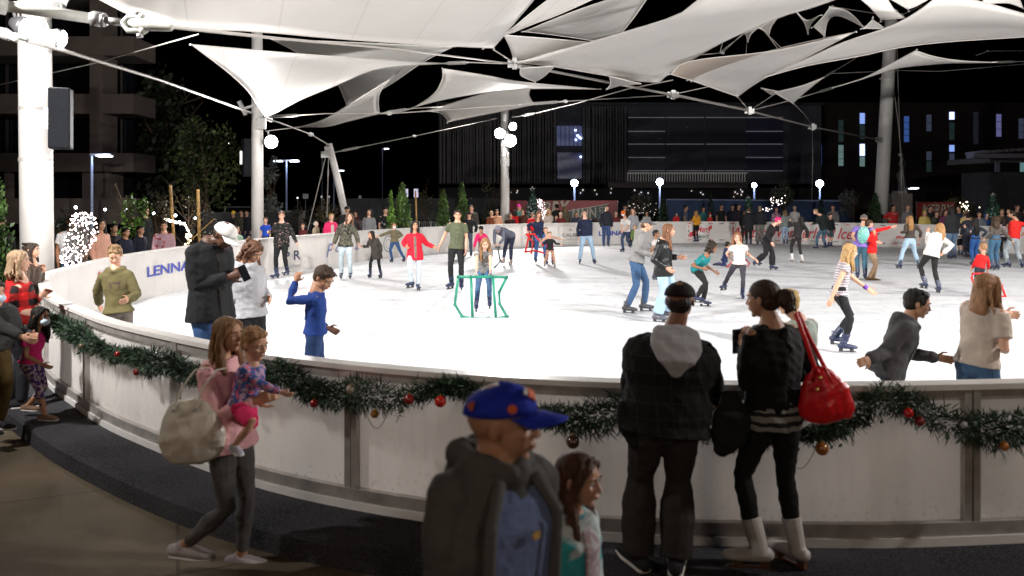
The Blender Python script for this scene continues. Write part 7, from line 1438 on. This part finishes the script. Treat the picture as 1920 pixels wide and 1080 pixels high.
frame('dark grey pipe skating aid held by the bent man in blue grey', [[W(930,463,25.2), W(936,463,25.2)], [W(933,463,25.2), W(938,490,25.1)], [W(938,490,25.1), W(924,505,24.6)], [W(882,502,25.), W(900,500,25.4)]], .026, (.04,.045,.05))
d_ = 17.3
frame('red pipe skating aid pushed by the small red shirt boy', [[Wd(1824,513), Wd(1852,513)], [Wd(1824,513), Wd(1822,521), Wd(1828,540), Wd(1832,557)], [Wd(1852,513), Wd(1853,535), Wd(1851,556)], [Wd(1878,535), Wd(1885,556)], [Wd(1832,557), Wd(1885,556)]], .022, rc)
d_ = 25.
frame('red pipe skating aid on the ice by the kneeling child', [[Wd(1362,501), Wd(1400,501)], [Wd(1400,501), Wd(1406,494), Wd(1400,488)], [Wd(1362,501), Wd(1378,487), Wd(1400,488)]], .02, (.5,.02,.04))
bake_all()
# ================================================================ camera, ambient light, render settings
cam = bpy.data.cameras.new('camera'); cam_o = bpy.data.objects.new('camera', cam); C.objects.link(cam_o)
cam_o.location = (0, 0, HC); cam_o.rotation_euler = (R(90), 0, 0); cam.sensor_width = 36; cam.lens = 36*F/1920; cam.shift_y = -(540-Y0)/1920; cam.clip_end = 1000; cam.clip_start = .1; sc.camera = cam_o
cam.dof.use_dof = True; cam.dof.focus_distance = 14.; cam.dof.aperture_fstop = 2.0
nt = bpy_w.node_tree; bgn = nt.nodes['Background']; sky = nt.nodes.new('ShaderNodeTexSky'); sky.sky_type = 'NISHITA'; sky.sun_disc = False; sky.sun_elevation = R(-9); sky.sun_rotation = R(200)
nt.links.new(sky.outputs[0], bgn.inputs[0]); bgn.inputs[1].default_value = .05
# unseen plaza lamps added behind the camera as warm foreground fill
for LX, LY, LN in ((-5.5, -4.5, 'unseen plaza lamp post filling the foreground from behind the viewer on the left'), (5.5, -6., 'added unseen plaza lamp post filling the foreground from behind the viewer on the right')):
  b = V3(LX, LY, ZP); pl_ = root('street_lamp', LN, 'street lamp', b); g = M(); g.sweep([b, b+V3(0,0,5.2)], [.08, .05], None, (1,0,0), 12, 'flat'); g.obj('pole', white, pl_, b, True); g = M(); g.ell(b+V3(0,0,5.35), [V3(.3,0,0), V3(0,.3,0), V3(0,0,.12)], 16, 8); g.obj('lamp_head', mat('warm_head', (1,1,1), .3, emit=(1,.8,.6), es=15), pl_, b, True)
  l = bpy.data.lights.new('plaza_fill', 'POINT'); l.energy = PLZ; l.color = (1, .80, .64); l.shadow_soft_size = 1.1; lo_ = bpy.data.objects.new('plaza_fill', l); C.objects.link(lo_); lo_.location = (LX, LY, 4.9)
sc.view_settings.view_transform = 'Standard'; sc.view_settings.look = 'None'; sc.view_settings.gamma = 1; sc.view_settings.exposure = 0
sc.render.engine = 'CYCLES'; cy = sc.cycles; cy.use_denoising = True; cy.use_adaptive_sampling = True; cy.adaptive_threshold = .02; cy.max_bounces = 6; cy.diffuse_bounces = 4; cy.glossy_bounces = 3; cy.transmission_bounces = 2; cy.sample_clamp_indirect = 6; cy.caustics_reflective = False; cy.caustics_refractive = False; cy.use_light_tree = True
